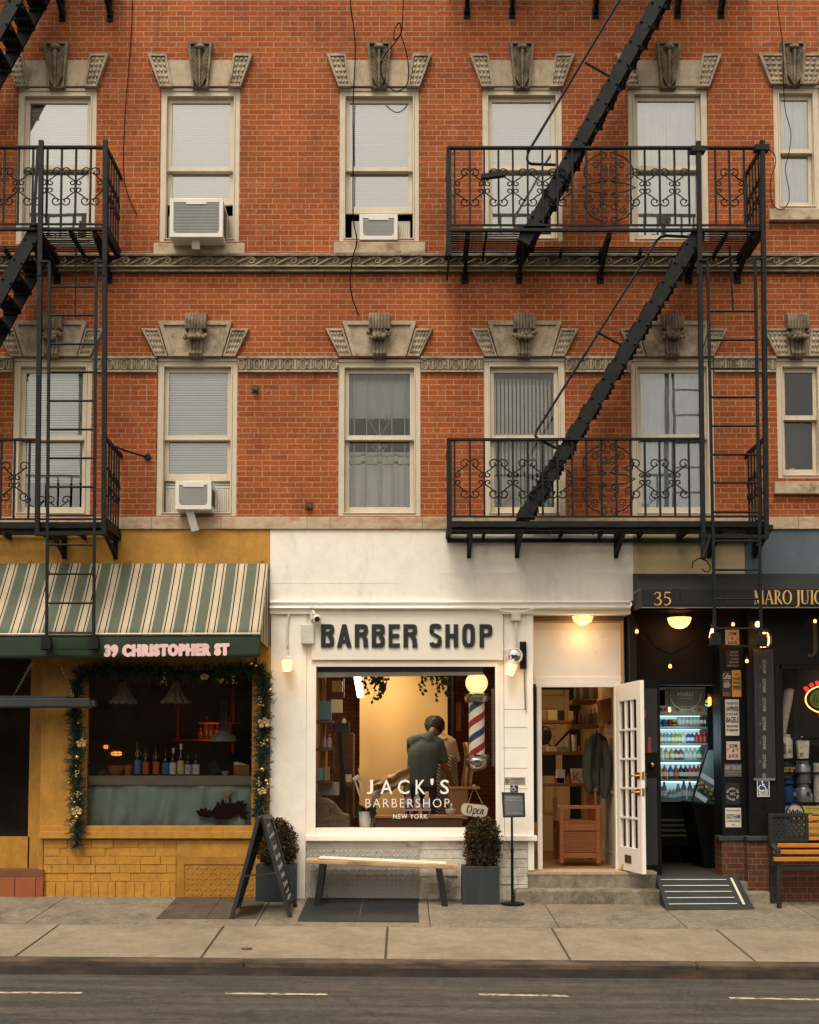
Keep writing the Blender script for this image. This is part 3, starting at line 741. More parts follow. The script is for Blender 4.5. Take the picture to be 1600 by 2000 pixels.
def slat_floor(mb, x0, x1, y0, y1, z, n):
    for k in range(n):
        y = lerp(y0, y1, (k+.5)/n); mb.box(x0, x1, y-.013, y+.013, z-.006, z+.003)
    m = max(2, int((x1-x0)/.45))
    for k in range(m+1):
        x = lerp(x0+.02, x1-.02, k/m); mb.box(x-.012, x+.012, y0, y1, z-.06, z-.0045)
def bracket(mb, x, zp, zw, yf, w=.05):
    mb.bar((x,-.0,zp-.05), (x,yf+.03,zp-.05), w, .06)
    mb.bar((x,-.015,zw), (x,yf+.10,zp-.06), w*.8, .045)
    mb.bar((x,-.03,zw-.03), (x,-.03,zp), w, .05)
    mb.box(x-.04, x+.04, -.014, .002, zw-.08, zw+.05)
    # a small iron scroll in the angle
    mb.tube(spiral(x, 0, .08, 0, 1.2, 0) and [(x, -.14+.08*(1-.06*k)*math.cos(k*.55), zp-.17+.08*(1-.06*k)*math.sin(k*.55)) for k in range(13)], .009, 4)
def stair(par, top, bot, yn, yf, n, w=.145):
    """stair flight between px points on the near plane yn; the far stringer runs on plane yf"""
    A, B = W(*top, yn), W(*bot, yn); d = (B-A).normalized()
    mb = MB(); up = Vector((0,1,0))
    mb.bar(A, B, .035, w, up=Vector((-d.z,0,d.x)) if d.x < 0 else Vector((d.z,0,-d.x)))
    for k in range(int((B-A).length/.26)):
        p = A+d*(.2+k*.26)
        for o in (-.05,.05): mb.ball(p+Vector((-d.z*o,-.02,d.x*o)), .017, 6, 4)
    s = mb.build('stair', m_iron, par)
    mb = MB(); F = Vector((0,yf-yn,0)); mb.bar(A+F, B+F, .035, w, up=Vector((-d.z,0,d.x)) if d.x < 0 else Vector((d.z,0,-d.x)))
    mb.build('stringer', m_iron, s)
    sgn = -1 if d.x < 0 else 1
    for k in range(n):
        p = lerp(A, B, (k+.5)/n); mb = MB()
        for j in range(5):
            x = p.x-sgn*.0+(j-2)*.043; mb.box(x-.015, x+.015, yn+.0185, yf-.0185, p.z-.012, p.z+.014)
        for yy in (yn+.03, (yn+yf)/2, yf-.03): mb.box(p.x-.105, p.x+.105, yy-.012, yy+.012, p.z-.05, p.z-.0125)
        mb.build('tread', m_iron, s)
    return s
YF = -.69
def bars(xs, z0, z1, Y, mb, r=.0105):
    for x in xs: mb.box(x-r, x+r, Y-r, Y+r, z0, z1)
def ladder(par, l0, l1, r0, r1, rungs, Y, foot=True, hook=None):
    A0, A1, B0, B1 = W(*l0,Y), W(*l1,Y), W(*r0,Y), W(*r1,Y)
    mb = MB(); mb.bar(A0, A1, .032, .022); mb.bar(B0, B1, .032, .022)
    for P, s in ((A0,-1),(B0,1)):
        mb.bar(P, P+Vector((-s*.0+(-.11 if s < 0 else .09)*1,0,0)), .03, .02); mb.bar(P+Vector((-.11 if s < 0 else .09,0,0)), P+Vector((-.11 if s < 0 else .09,0,-.16)), .03, .02)
    if foot:
        mb.bar(A1+Vector((-.07,0,-.012)), B1+Vector((.07,0,-.012)), .016)
        for P in (A1, B1): mb.prism([(P.x-.045,P.z+.12),(P.x+.045,P.z+.12),(P.x+.06,P.z+.03),(P.x+.05,P.z-.01),(P.x-.05,P.z-.01),(P.x-.055,P.z+.05)], Y-.04, Y+.04)
    L = mb.build('ladder', m_iron, par)
    for py in rungs:
        z = W(790,py,Y).z; t = (A0.z-z)/(A0.z-A1.z)
        MB().tube([(lerp(A0.x,A1.x,t),Y,z),(lerp(B0.x,B1.x,t),Y,z)], .0125, 6).build('rung', m_iron, L)
    return L
def xrow(pxs, py, Y): return [W(p,py,Y).x for p in pxs]

# ---------------------------------------------------------------- right fire escape
fe = thing('fire_escape', 'black iron fire escape at the right with stairs slanting across two balconies', 'fire escape', (W(1180,1020,YF).x, YF/2, W(1180,1090,-.02).z))
for lev in (0, 1):
    pt, pb = ((289,442) if lev == 0 else (859,1011))
    XA, XB = W(877 if lev == 0 else 878,pb,YF).x, W(1490 if lev == 0 else 1494,pb,YF).x
    zp = W(800, 449 if lev == 0 else 1020, YF).z; zt, zb = W(800,pt,YF).z, W(800,pb-2,YF).z
    xs = W(1024,pb,YF).x; xe = W(1352,pb,YF).x
    mb = MB(); slat_floor(mb, XA, xs, YF+.02, -.03, zp, 11); slat_floor(mb, xs, xe, -.27, -.03, zp-.0005, 4); slat_floor(mb, xe, XB, YF+.02, -.03, zp, 11)
    if lev == 1: slat_floor(mb, xs+.3, xe, YF+.02, -.27, zp+.0005, 7)
    mb.box(XA-.01, XB+.01, YF-.02, YF+.02, zp-.02-(.035 if lev else 0), zp+.010); mb.box(XA-.02, XA+.02, YF+.02, 0, zp-.055, zp+.018); mb.box(XB-.02, XB+.02, YF+.02, 0, zp-.055, zp+.018)
    if lev == 1: mb.box(XA, XB, YF+.021, YF+.05, zp-.085, zp-.0555); mb.box(XA, XB, -.06, -.03, zp-.10, zp-.0555)
    mb.build('platform', m_iron, fe)
    pl = [888,918,946,974,1002,1031,1060,1089,1118,1146,1175,1204,1232,1260,1289,1318,1346]+([1398,1425,1454] if lev == 0 else [])
    X = xrow(pl, (pt+pb)/2, YF); xr = XB if lev == 0 else W(1376,pt,YF).x
    mb = MB(); mb.bar((XA,YF,zt), (xr,YF,zt+(.01 if lev else 0)), .05, .022); mb.bar((XA,YF,zb), (XB,YF,zb), .02, .02); bars(X, zb, zt, YF, mb)
    mb.bar((XA,YF,zp-.1 if lev else zp-.3), (XA,YF,zt+.01), .055, .03); mb.bar((XA,YF,zp-.3 if not lev else zp-.02), (XA,-.04,zp-.3 if not lev else zp-.02), .02)
    for xx in (XA, XB):
        mb.bar((xx,YF,zt), (xx,0,zt), .022, .05); mb.bar((xx,YF,zb), (xx,0,zb), .02, .04)
        for k in range(1,6):
            y = lerp(YF, 0, k/6); mb.box(xx-.009, xx+.009, y-.009, y+.009, zb, zt)
    rl = mb.build('railing', m_iron, fe)
    mb = MB(); zc = (W(800,792,YF).z-W(800,778,YF).z)*0+W(800, 366 if lev == 0 else 935, YF).z
    scroll_run(mb, X[0:9], zc, YF, False); mb.build('scrollwork', m_iron, rl); mb = MB(); scroll_run(mb, X[12:17], zc, YF, True); mb.build('scrollwork', m_iron, rl); mb = MB()
    if lev == 0: scroll_run(mb, X[17:20], zc, YF, False); mb.build('scrollwork', m_iron, rl); mb = MB()
    med_x = (X[10]+X[11])/2; med_px = 1190 if lev == 0 else 1189
    medallion(mb, med_px, pt+8, pb-6, YF); mb.build('scroll_medallion', m_iron, rl); mb = MB()
    for k in range(4):                                   # side panel curls, seen almost edge-on
        y = lerp(YF, 0, (k+1)/5)
        for s in (-1,1):
            mb.tube([(XB, y+.06*(1-.06*j)*math.cos(j*.6), zc+s*.1+.06*(1-.06*j)*math.sin(j*.6)) for j in range(12)], .0065, 4)
            mb.tube([(XB, y+.10*math.sin(j), zc+s*(.02+.03*j)) for j in range(6)], .006, 4)
    mb.build('scrollwork', m_iron, rl)
    mb = MB()
    for p in ((908,1014,1172,1345,1440) if lev == 0 else (914,1006,1196,1374,1462)):
        mb = MB(); bracket(mb, W(p,545,0).x, zp, W(p, 541 if lev == 0 else 1086, 0).z, YF); mb.build('bracket', m_iron, fe)
stair(fe, (1318,-55), (1022,474), -.66, -.22, 13)
stair(fe, (1366,452), (1022,1012), -.66, -.22, 14)
def rail(par, pp, Y, r=.016):
    pts = []
    P = [W(a,b,Y) for a,b in pp]
    for i, p in enumerate(P):
        if 0 < i < len(P)-1:
            a, b = (P[i-1]-p).normalized(), (P[i+1]-p).normalized(); k = min(.07, (P[i-1]-p).length*.4, (P[i+1]-p).length*.4)
            pts += [p+a*k, p+(a+b)*k*.28, p+b*k]
        else: pts.append(p)
    return MB().tube(pts, r, 6)
mb = rail(fe, [(1246,-60),(1030,300),(1030,320),(1086,322)], -.66); mb.tube([W(1143,122,-.66), W(1194,151,-.66)], .014, 6); mb.build('handrail', m_iron, fe)
mb = rail(fe, [(1352,463),(1289,460),(1041,853),(1096,880)], -.66); mb.tube([W(1165,648,-.66), W(1216,675,-.66)], .014, 6); mb.build('handrail', m_iron, fe)
for a, b in (((1364,277),(1374,1092)), ((1489,275),(1497,1050))):
    MB().bar(W(*a,-.76), W(*b,-.76), .05, .042).build('guide_post', m_iron, fe)
mb = MB(); mb.bar(W(1366,1047,-.76), W(1500,1049,-.76), .05, .04); mb.tube([W(1374,1090,-.80), W(1388,1045,-.80)], .018, 6); mb.tube([W(1425,480,-.5), W(1432,605,-.5)], .012, 6)
for pp in ((1366,290),(1491,287)): q = W(*pp,-.78); mb.box(q.x-.09, q.x+.07, -.79, -.69, q.z-.03, q.z+.03)
mb.build('cross_bar', m_iron, fe)
ladder(fe, (1382,508), (1397,1258), (1475,505), (1487,1260), [608,664,720,776,832,888,943,1000,1057,1113,1170,1228], -.78)
mb = MB(); q = W(965,343,-.77); mb.bar(W(940,346,-.8), W(987,340,-.8), .06, .05); mb.build('junction_box', m_iron, fe)
mb = MB(); c = W(1370,1108,-.6); mb.tube([W(1352,1110,-.5),W(1353,1098,-.5),W(1365,1090,-.5),W(1380,1095,-.5),W(1388,1108,-.5),W(1384,1117,-.5),W(1376,1116,-.5),W(1371,1110,-.5)], .007, 5); mb.build('wire_loop', m_wire, fe)
# the balcony above the picture shows only its brackets
mb = MB(); zt = W(800,-95,YF).z
XA, XB = W(877,-90,YF).x, W(1494,-90,YF).x; slat_floor(mb, XA, XB, YF, -.03, zt, 11); mb.build('platform', m_iron, fe)
for p in (912,1000,1163,1323,1408):
    mb = MB(); bracket(mb, W(p,30,0).x, zt, W(p,24,0).z, YF); mb.build('bracket', m_iron, fe)

# ---------------------------------------------------------------- left fire escape
fl = thing('fire_escape', 'black iron fire escape at the left edge with a ladder hanging over the striped awning', 'fire escape', (W(100,1020,YF).x, YF/2, W(100,1090,-.02).z))
for lev in (0, 1):
    pt, pb = ((288,440) if lev == 0 else (859,1016))
    XA, XB = W(-420,pb,YF).x, W(206,pb,YF).x
    zp = W(800, 447 if lev == 0 else 1022, YF).z; zt, zb = W(800,pt,YF).z, W(800,pb-2,YF).z
    xw = W(66,pb,YF).x
    mb = MB(); slat_floor(mb, xw, XB, YF+.02, -.03, zp, 11); slat_floor(mb, XA, xw, -.27, -.03, zp-.0005, 4)
    mb.box(XA-.01, XB+.01, YF-.02, YF+.02, zp-.02-(.035 if lev else 0), zp+.010); mb.box(XB-.02, XB+.02, YF+.02, 0, zp-.055, zp+.018)
    if lev == 1: mb.box(XA, XB, YF+.021, YF+.05, zp-.085, zp-.0555)
    mb.build('platform', m_iron, fl)
    pl = [-50,-21,8,36,64,92,120,148,177] if lev == 0 else [-50,-20,2,28,57]
    X = xrow(pl, (pt+pb)/2, YF); xr = XB if lev == 0 else W(76,pt,YF).x
    mb = MB(); mb.bar((XA,YF,zt), (xr,YF,zt), .05, .022); mb.bar((XA,YF,zb), (XB,YF,zb), .02, .02); bars(X, zb, zt, YF, mb)
    mb.bar((XB,YF,zt), (XB,0,zt-(0 if lev == 0 else .0)), .022, .05); mb.bar((XB,YF,zb), (XB,0,zb), .02, .04)
    for k in range(1,6):
        y = lerp(YF, 0, k/6); mb.box(XB-.009, XB+.009, y-.009, y+.009, zb, zt)
    rl = mb.build('railing', m_iron, fl)
    mb = MB(); zc = W(800, 364 if lev == 0 else 940, YF).z
    if lev == 0: scroll_run(mb, X+[W(206,pt,YF).x-.02], zc, YF, True)
    else: scroll_run(mb, X, zc, YF, True)
    mb.build('scrollwork', m_iron, rl); mb = MB()
    for k in range(4):
        y = lerp(YF, 0, (k+1)/5)
        for s in (-1,1):
            mb.tube([(XB, y+.06*(1-.06*j)*math.cos(j*.6), zc+s*.1+.06*(1-.06*j)*math.sin(j*.6)) for j in range(12)], .0065, 4)
            mb.tube([(XB, y+.10*math.sin(j), zc+s*(.02+.03*j)) for j in range(6)], .006, 4)
    mb.build('scrollwork', m_iron, rl)
    for p in ((112,213) if lev == 0 else (138,236)):
        mb = MB(); bracket(mb, W(p,545,0).x, zp, W(p, 541 if lev == 0 else 1088, 0).z, YF); mb.build('bracket', m_iron, fl)
stair(fl, (86,-98), (-150,322), -.66, -.2, 10)
stair(fl, (74,442), (-120,790), -.66, -.2, 9)
for a, b in (((81,275),(73,1046)), ((206,275),(203,1046))):
    MB().bar(W(*a,-.76), W(*b,-.76), .05, .042).build('guide_post', m_iron, fl)
mb = MB(); mb.bar(W(70,1043,-.76), W(206,1041,-.76), .06, .04); mb.tube([W(149,455,-.5), W(147,620,-.5)], .009, 6)
q = W(76,288,-.78); mb.bar((q.x-.02,-.75,q.z), (W(66,440,-.75).x,-.75,W(66,440,-.75).z), .03, .02)
mb.build('cross_bar', m_iron, fl)
ladder(fl, (97,511), (91,1266), (188,511), (183,1266), [560,616,672,727,783,839,895,951,1007,1064,1121,1178,1236], -.78)
mb = MB(); mb.tube([W(213,868,-.6), W(250,882,-.2), W(288,893,-.01)], .012, 6); c = W(289,893,0); mb.lathe([(.035,-.03),(.04,-.01),(.03,0)], c, 8, 'y'); mb.build('tie_rod', m_iron, fl)
mb = MB(); zt = W(800,-95,YF).z; XA, XB = W(-420,-90,YF).x, W(206,-90,YF).x; slat_floor(mb, XA, XB, YF, -.03, zt, 11); mb.build('platform', m_iron, fl)
for p in (122,215):
    mb = MB(); bracket(mb, W(p,30,0).x, zt, W(p,30,0).z, YF); mb.build('bracket', m_iron, fl)
# ================================================================== shop fronts
m_yel = M('yellow_paint', (.46,.225,.028), .55, var=.08, vs=2.5, bs=35, bu=.2, blot=.22, dirt=((.20,.09,.015), 2.2, .50, .82, (1.6,1,.5)))
m_yelb = brick_mat('yellow_brick', (.46,.225,.031), (.42,.20,.027), (.40,.19,.026), bw=.19, rh=.066, ms=.007, soot=.3, big=.15, bstr=1.0, rough=.6, hdr=4)
m_whtb = brick_mat('white_brick', (.60,.53,.43), (.52,.455,.365), (.47,.405,.32), bw=.19, rh=.066, ms=.006, soot=.75, big=.35, bstr=1.0, rough=.7, hdr=4)
m_redb = brick_mat('dark_red_brick', (.13,.042,.02), (.09,.03,.016), (.16,.11,.07), bw=.19, rh=.066, ms=.006, soot=.4, big=.3, bstr=.6, hdr=3)
m_inb = brick_mat('inner_brick', (.20,.06,.025), (.13,.038,.018), (.21,.12,.06), bw=.19, rh=.066, ms=.006, soot=.2, bstr=.6)
m_wht = M('white_paint', (.80,.735,.645), .6, var=.05, vs=3, bs=40, bu=.15, blot=.07, dirt=((.48,.39,.29), 1.9, .56, .9, (1.7,1,.55)))
m_wht2 = M('white_trim', (.80,.74,.655), .5, var=.04, vs=5, bs=60, bu=.08, dirt=((.40,.31,.21), 5, .62, .85))
m_tan = M('tan_paint', (.45,.345,.19), .7, var=.12, vs=3, bs=40, bu=.2, dirt=((.22,.16,.09), 3, .5, .8))
m_blue = M('slate_paint', (.075,.095,.115), .7, var=.15, vs=4, bs=40, bu=.2)
m_blk = M('black_paint', (.0045,.0043,.0042), .5, var=.3, vs=6, bu=.05, spec=.2)
m_brnblk = M('brown_black_paint', (.008,.0045,.0032), .6, var=.3, vs=2, bu=.05, spec=.2)
m_terra = M('terracotta_tile', (.28,.075,.022), .6, var=.25, vs=6, bu=.15, dirt=((.10,.04,.02), 6, .5, .8))
m_wood_or = M('orange_wood', (.27,.10,.028), .5, var=.25, vs=5, stretch=(8,8,.7), bu=.1)
m_wood_dk = M('walnut_wood', (.10,.042,.018), .5, var=.3, vs=5, stretch=(1,6,8), bu=.1)
m_sglass = glass('shop_glass', .8); m_bglass = glass('barber_glass', .30)
m_chrome = M('chrome', (.55,.54,.52), .15, 1, var=.05, bu=0)
m_brass = M('brass', (.55,.33,.12), .3, 1, var=.1, bu=0)
m_cream = M('cream_wall', (.52,.36,.18), .8, var=.06, bu=.05)
m_floorw = M('wood_floor', (.24,.12,.045), .5, var=.3, vs=3, stretch=(1,9,1), bu=.05)

def room(par, px0, px1, py0, py1, ya, yb, mt, floor_m=None, name='room'):
    a, b = W(px0,py1,ya), W(px1,py0,ya); x0,x1,z0,z1 = a.x,b.x,a.z,b.z
    V = [(x0,ya,z0),(x1,ya,z0),(x1,yb,z0),(x0,yb,z0),(x0,ya,z1),(x1,ya,z1),(x1,yb,z1),(x0,yb,z1)]
    MB().add(V, [(0,1,2,3)]).build('room_floor', floor_m or mt, par)
    MB().add(V, [(4,7,6,5)]).build('room_ceiling', mt, par)
    return MB().add(V, [(0,3,7,4),(1,5,6,2),(3,2,6,7)]).build(name, mt, par), (x0,x1,z0,z1)
def diamond_plate(mb, x0, x1, z0, z1, y, pitch=.042, h=.004):
    nx, nz = int((x1-x0)/pitch), int((z1-z0)/pitch); l, w_ = pitch*.46, pitch*.15
    for i in range(nx):
        for j in range(nz):
            cx, cz = x0+(i+.5)*(x1-x0)/nx, z0+(j+.5)*(z1-z0)/nz; s = 1 if (i+j)%2 else -1
            ax, az = .707*l, .707*l*s; bx, bz = -.707*w_*s, .707*w_; n = len(mb.v)
            mb.v += [Vector(p) for p in ((cx-ax,y,cz-az),(cx+bx,y,cz+bz),(cx+ax,y,cz+az),(cx-bx,y,cz-bz),(cx-ax*.5,y-h,cz-az*.5),(cx+ax*.5,y-h,cz+az*.5))]
            mb.f += [(n,n+3,n+5,n+4),(n+3,n+2,n+5),(n+2,n+1,n+4,n+5),(n+1,n,n+4)]
def ribbon(mb, pts, wd, y):
    P = [Vector((p[0],0,p[1])) for p in pts]; n = len(P); base = len(mb.v)
    for i in range(n):
        d = (P[min(i+1,n-1)]-P[max(i-1,0)]).normalized(); o = Vector((-d.z,0,d.x))*(wd[i] if isinstance(wd, list) else wd)/2
        mb.v += [Vector((P[i].x+o.x, y, P[i].z+o.z)), Vector((P[i].x-o.x, y, P[i].z-o.z))]
    for i in range(n-1): a = base+2*i; mb.f.append((a, a+1, a+3, a+2))
    return mb

def brick_field(mb, x0, x1, z0, z1, y, bw, rh, seed, jit=.007, gap=.006):
    rn = random.Random(seed); n = max(1, round((z1-z0)/rh)); h = (z1-z0)/n
    for r_ in range(n):
        x = x0-(bw*.5 if r_ % 2 else 0)+rn.uniform(-.03,.03)
        while x < x1-.01:
            w_ = bw*rn.uniform(.85,1.12); a, b = max(x,x0)+gap/2, min(x+w_,x1)-gap/2
            if b-a > .025: j = rn.uniform(-jit,jit); mb.box(a, b, y+j, y+.012, z0+r_*h+gap*rn.uniform(.2,.9), z0+(r_+1)*h-gap*rn.uniform(.1,.7))
            x += w_
m_yel2 = M('yellow_masonry', (.49,.235,.03), .6, var=.1, vs=4, bs=30, bu=.45, blot=.25, dirt=((.20,.09,.015), 4, .52, .8))
m_wht3 = M('white_masonry', (.66,.60,.51), .7, var=.08, vs=4, bs=30, bu=.4, blot=.3, dirt=((.20,.165,.12), 3.5, .5, .74))
# ---------------------------------------------------------------- yellow wine shop
ys = thing('yellow_storefront', 'mustard yellow shop front under the striped awning', 'storefront', (W(250,1700,0).x,0,0))
mb = MB(); mb.pbox(-420,1033.5,527,1104,-.03,.1); mb.pbox(-420,1104,88,1262,-.02,.1); mb.pbox(88,1104,527,1262,-.021,.1)
mb.build('fascia', m_yel, ys)
mb = MB()
for px in (253,512,60): q = W(px,1094,-.03); mb.lathe([(.016,-.012),(.016,0)], q, 8, 'y'); mb.box(q.x-.03,q.x+.03,q.y-.004,q.y+.002,q.z-.02,q.z+.02)
mb.build('fascia_bolt', m_yel, ys)
mb = MB(); mb.pbox(88,1262,162,1640,-.02,.12); mb.build('pillar', m_yel, ys, bevel=.004)
mb = MB(); mb.pbox(499,1262,527,1754,-.03,.12); mb.build('pillar', m_yel, ys, bevel=.004)
mb = MB(); mb.pbox(162,1262,499,1306,-.015,.12); mb.pbox(162,1306,169,1613,.0,.1); mb.pbox(492,1306,499,1613,.0,.1); mb.build('window_frame', m_yel, ys)
mb = MB(); mb.pbox(78,1613,500,1624,-.04,.12); mb.pbox(76,1624,502,1638,-.07,.12); mb.build('sill', m_yel, ys, bevel=.006)
mb = MB(); mb.pbox(85,1638.5,345,1756,-.004,.12); mb.pbox(345,1638.5,499,1756,-.015,.12)
brick_field(mb, W(86,1700,-.014).x, W(344,1700,-.014).x, W(200,1722,-.014).z, W(200,1640,-.014).z, -.014, .27, .0965, 1)
brick_field(mb, W(86,1700,-.014).x, W(344,1700,-.014).x, W(200,1756,-.014).z, W(200,1722,-.014).z, -.014, .10, .19, 2)
mb.build('base_wall', m_yel2, ys, bevel=.004)
mb = MB(); mb.pbox(345,1641,498,1674,-.024,-.0155); mb.build('cement_patch', m_yel, ys, bevel=.004)
mb = MB(); mb.pbox(345,1674,360,1754,-.035,-.0155); mb.pbox(360,1674,498,1688,-.034,-.0155); mb.pbox(360,1688,498,1754,-.025,-.0155)
ap = mb.build('access_panel', M('yellow_panel', (.36,.165,.02), .55, var=.12, vs=3, bu=.1, blot=.2), ys); mb = MB(); a, b = W(362,1752,-.025), W(497,1690,-.025); diamond_plate(mb, a.x, b.x, a.z, b.z, -.0255, .052, .009); o_ = mb.build('tread_pattern', m_yel, ap); o_['kind'] = 'stuff'
# door on the far left
dr = MB(); dr.pbox(-120,1290,-72,1700,.22,.27); dr.pbox(58,1200,96,1700,.22,.27); dr.pbox(-72,1634,58,1700,.22,.27); dr.pbox(-72,1200,58,1225,.22,.27)
d_ = dr.build('door', m_yel, ys, bevel=.004)
a, b = W(-72,1634,.245), W(58,1225,.245); MB().add([(a.x,.245,a.z),(b.x,.245,a.z),(b.x,.245,b.z),(a.x,.245,b.z)], [(0,1,2,3)]).build('pane', m_sglass, d_)
mb = MB(); q = W(84,1608,.1); mb.box(q.x-.02,q.x+.02,.06,.2,q.z-.06,q.z+.06); mb.build('latch', m_blk, d_)
mb = MB(); mb.pbox(80,1262,88,1700,.0,.3); mb.build('door_jamb', m_yel, ys)
mb = MB()
for p0, p1 in ((-120,-42),(-41,28),(29,69),(70,84)): mb.pbox(p0,1713,p1,1757,-.06,.02)
mb.build('door_step', m_terra, ys, bevel=.004)
mb = MB(); mb.pbox(-120,1699,85,1712,-.05,.3); mb.build('threshold', M('step_board', (.16,.06,.02), .6), ys)
m_wine = M('wine_room', (.10,.075,.055), .9, var=.3, vs=2, bu=0)
_, (x0,x1,z0,z1) = room(ys, -420, 526, 1180, 1735, .125, 3.4, m_wine)
a, b = W(169,1613,.05), W(492,1306,.05)
sg = MB().add([(a.x,.05,a.z),(b.x,.05,a.z),(b.x,.05,b.z),(a.x,.05,b.z)], [(0,1,2,3)]).build('shop_window', m_sglass, ys)
m_ledge = M('grey_ledge', (.30,.26,.20), .7, var=.12, vs=2, stretch=(1,1,4), bu=.05)
mb = MB(); mb.pbox(166,1515,497,1533,.14,.62); mb.build('window_ledge', m_ledge, ys, bevel=.004)
m_teal = M('teal_velvet', (.40,.50,.455), .9, var=.15, vs=4, bu=.1, sheen=.4)
mb = MB(); a, b = W(164,1613,.17), W(499,1530,.17)
def curt(u, v):
    x = lerp(a.x,b.x,u); s = math.sin(u*34+1.2*math.sin(v*3+u*9))*.5+math.sin(u*71+2*v)*.25+math.sin(u*15-3*v)*.5
    return (x, .20+.075*s*(.4+.6*v), lerp(b.z,a.z,v))
mb.grid(curt, 160, 12); tag(mb.build('curtain', m_teal, smooth=True), 'teal velvet curtain hung below the bottle ledge in the wine window', 'curtain')
# back-bar glimpsed in the gloom
m_copper = M('copper_shelf', (.25,.07,.02), .4, .6, bu=0)
mb = MB()
for p in ((388,1411,470,1414),(335,1444,470,1447)): mb.pbox(*p, 2.2, 2.5)
mb.pbox(345,1365,350,1450,2.3,2.4); mb.pbox(452,1340,458,1470,2.3,2.4)
mb.build('back_shelf', m_copper, ys)

# things on the ledge
lamp('back_bar_light', (W(400,1425,1.9).x, 1.9, W(400,1425,1.9).z), 1.6, (1,.36,.12), .15)
lamp('rattan_light', (W(216,1466,.85).x, .75, W(216,1450,.85).z), .5, (1,.40,.12), .06)
for k, px in enumerate((392,404,413,425,440,450)):
    q = W(px,1444,2.3); H_ = .16+.05*((k*7)%4); mb = MB(); mb.lathe([(.045,0),(.05,.01),(.05,H_*.6),(.02,H_*.75),(.018,H_),(.001,H_)], q, 10); tag(mb.build('bar_glass', M('amber_bottle', (.16,.05,.015), .25, bu=0), smooth=True), 'dim amber bottle on the copper shelf in the back of the wine shop', 'bottle', 'amber bottles on the back shelf')
zl = W(330,1515,.3).z+.001
m_bg = M('bottle_glass', (.012,.014,.010), .12, 0, bu=0, spec=.6)
m_lab = {k: M('label_'+k, c, .7, bu=0, var=.06) for k, c in dict(blue=(.05,.20,.35), red=(.48,.09,.03), white=(.62,.57,.48), yellow=(.62,.48,.17), violet=(.50,.44,.47), navy=(.03,.06,.16)).items()}
def bottle(px, top, labc, label, foil=None, y=.30, two=None):
    q = W(px,1514,y); H = W(px,top,y).z-zl; r = .040; mb = MB()
    mb.lathe([(r*.9,0),(r,.006),(r,H*.56),(r*.86,H*.64),(r*.42,H*.74),(.0135,H*.80),(.0135,H*.96),(.016,H*.965),(.016,H),(.001,H)], (q.x,y,zl), 16)
    t = tag(mb.build('wine_bottle', m_bg, smooth=True), label, 'bottle', 'wine bottles on the window ledge')
    mb = MB(); n = 12; zz0, zz1 = zl+.015, zl+H*.47
    for k in range(n):
        a0, a1 = math.pi*(1.02+.96*k/n), math.pi*(1.02+.96*(k+1)/n); rr = r+.0012
        mb.add([(q.x+rr*math.cos(a0),y+rr*math.sin(a0),zz0),(q.x+rr*math.cos(a1),y+rr*math.sin(a1),zz0),(q.x+rr*math.cos(a1),y+rr*math.sin(a1),zz1),(q.x+rr*math.cos(a0),y+rr*math.sin(a0),zz1)], [(0,1,2,3)])
    mb.build('label', m_lab[labc], t)
    if two:
        mb = MB(); letter(mb, two[0], (q.x, y-r-.004, (zz0+zz1)/2), height=.03, ext=.001, bold=.01); mb.build('label_print', m_lab[two[1]], t)
    if foil: MB().lathe([(.0155,H*.82),(.0175,H*.97),(.0175,H*1.002),(.001,H*1.003)], (q.x,y,zl), 12).build('foil', m_lab[foil], t)
    return t
bottle(269,1451,'blue','dark wine bottle with a blue and red label, next to the flower pot',None,.30,('m','red'))
bottle(285,1458,'red','wine bottle with an orange red label, just right of the blue and red label')
bottle(305,1457,'red','wine bottle with an orange red label standing apart, left of the pale blue label')
bottle(323.5,1462,'blue','wine bottle with a plain pale blue label',None,.30,('o','navy'))
bottle(338,1461,'white','wine bottle with a white label and white foil top','white')
bottle(353,1453,'yellow','tallest wine bottle, with a cream yellow label and pale foil','white',.27)
bottle(367.5,1469,'violet','wine bottle with a pale violet label marked with dark strokes',None,.30,('v','navy'))
bottle(383,1468,'white','rightmost wine bottle, with a white label and a dark sign on it',None,.30,('S','navy'))
m_clay = M('clay', (.30,.115,.04), .7, var=.2, vs=9, bu=.1)
q = W(227,1514,.3); mb = MB(); mb.lathe([(.055,0),(.095,.05),(.108,.105),(.112,.118),(.102,.118),(.096,.10),(.05,.02),(.001,.02)], (q.x,.32,zl), 20); tag(mb.build('clay_bowl', m_clay, smooth=True), 'wide orange clay bowl on the wine window ledge', 'bowl')
q = W(251,1514,.3); mb = MB(); mb.lathe([(.034,0),(.045,.08),(.052,.085),(.052,.115),(.044,.115),(.04,.09),(.001,.09)], (q.x,.3,zl), 16); t = tag(mb.build('flower_pot', m_clay, smooth=True), 'small orange clay flower pot between the bowl and the bottles', 'flower pot')
mb = MB()
for k in range(9): mb.box(q.x-.035+k*.009-.002, q.x-.035+k*.009+.003, .27+.01*(k%3), .275+.01*(k%3), zl+.09, zl+.14)
mb.build('matchsticks', M('match_red', (.25,.03,.04), .6, bu=0), t)
m_gl2 = glass('tumbler_glass', 1.5, (.8,.85,.8))
q = W(201,1514,.3); mb = MB(); mb.lathe([(.04,0),(.06,.03),(.065,.06),(.058,.06),(.052,.03),(.001,.012)], (q.x,.28,zl), 16); tag(mb.build('small_bowl', M('olive_glaze', (.10,.085,.045), .3, bu=0), smooth=True), 'small olive glazed bowl left of the clay bowl', 'bowl')
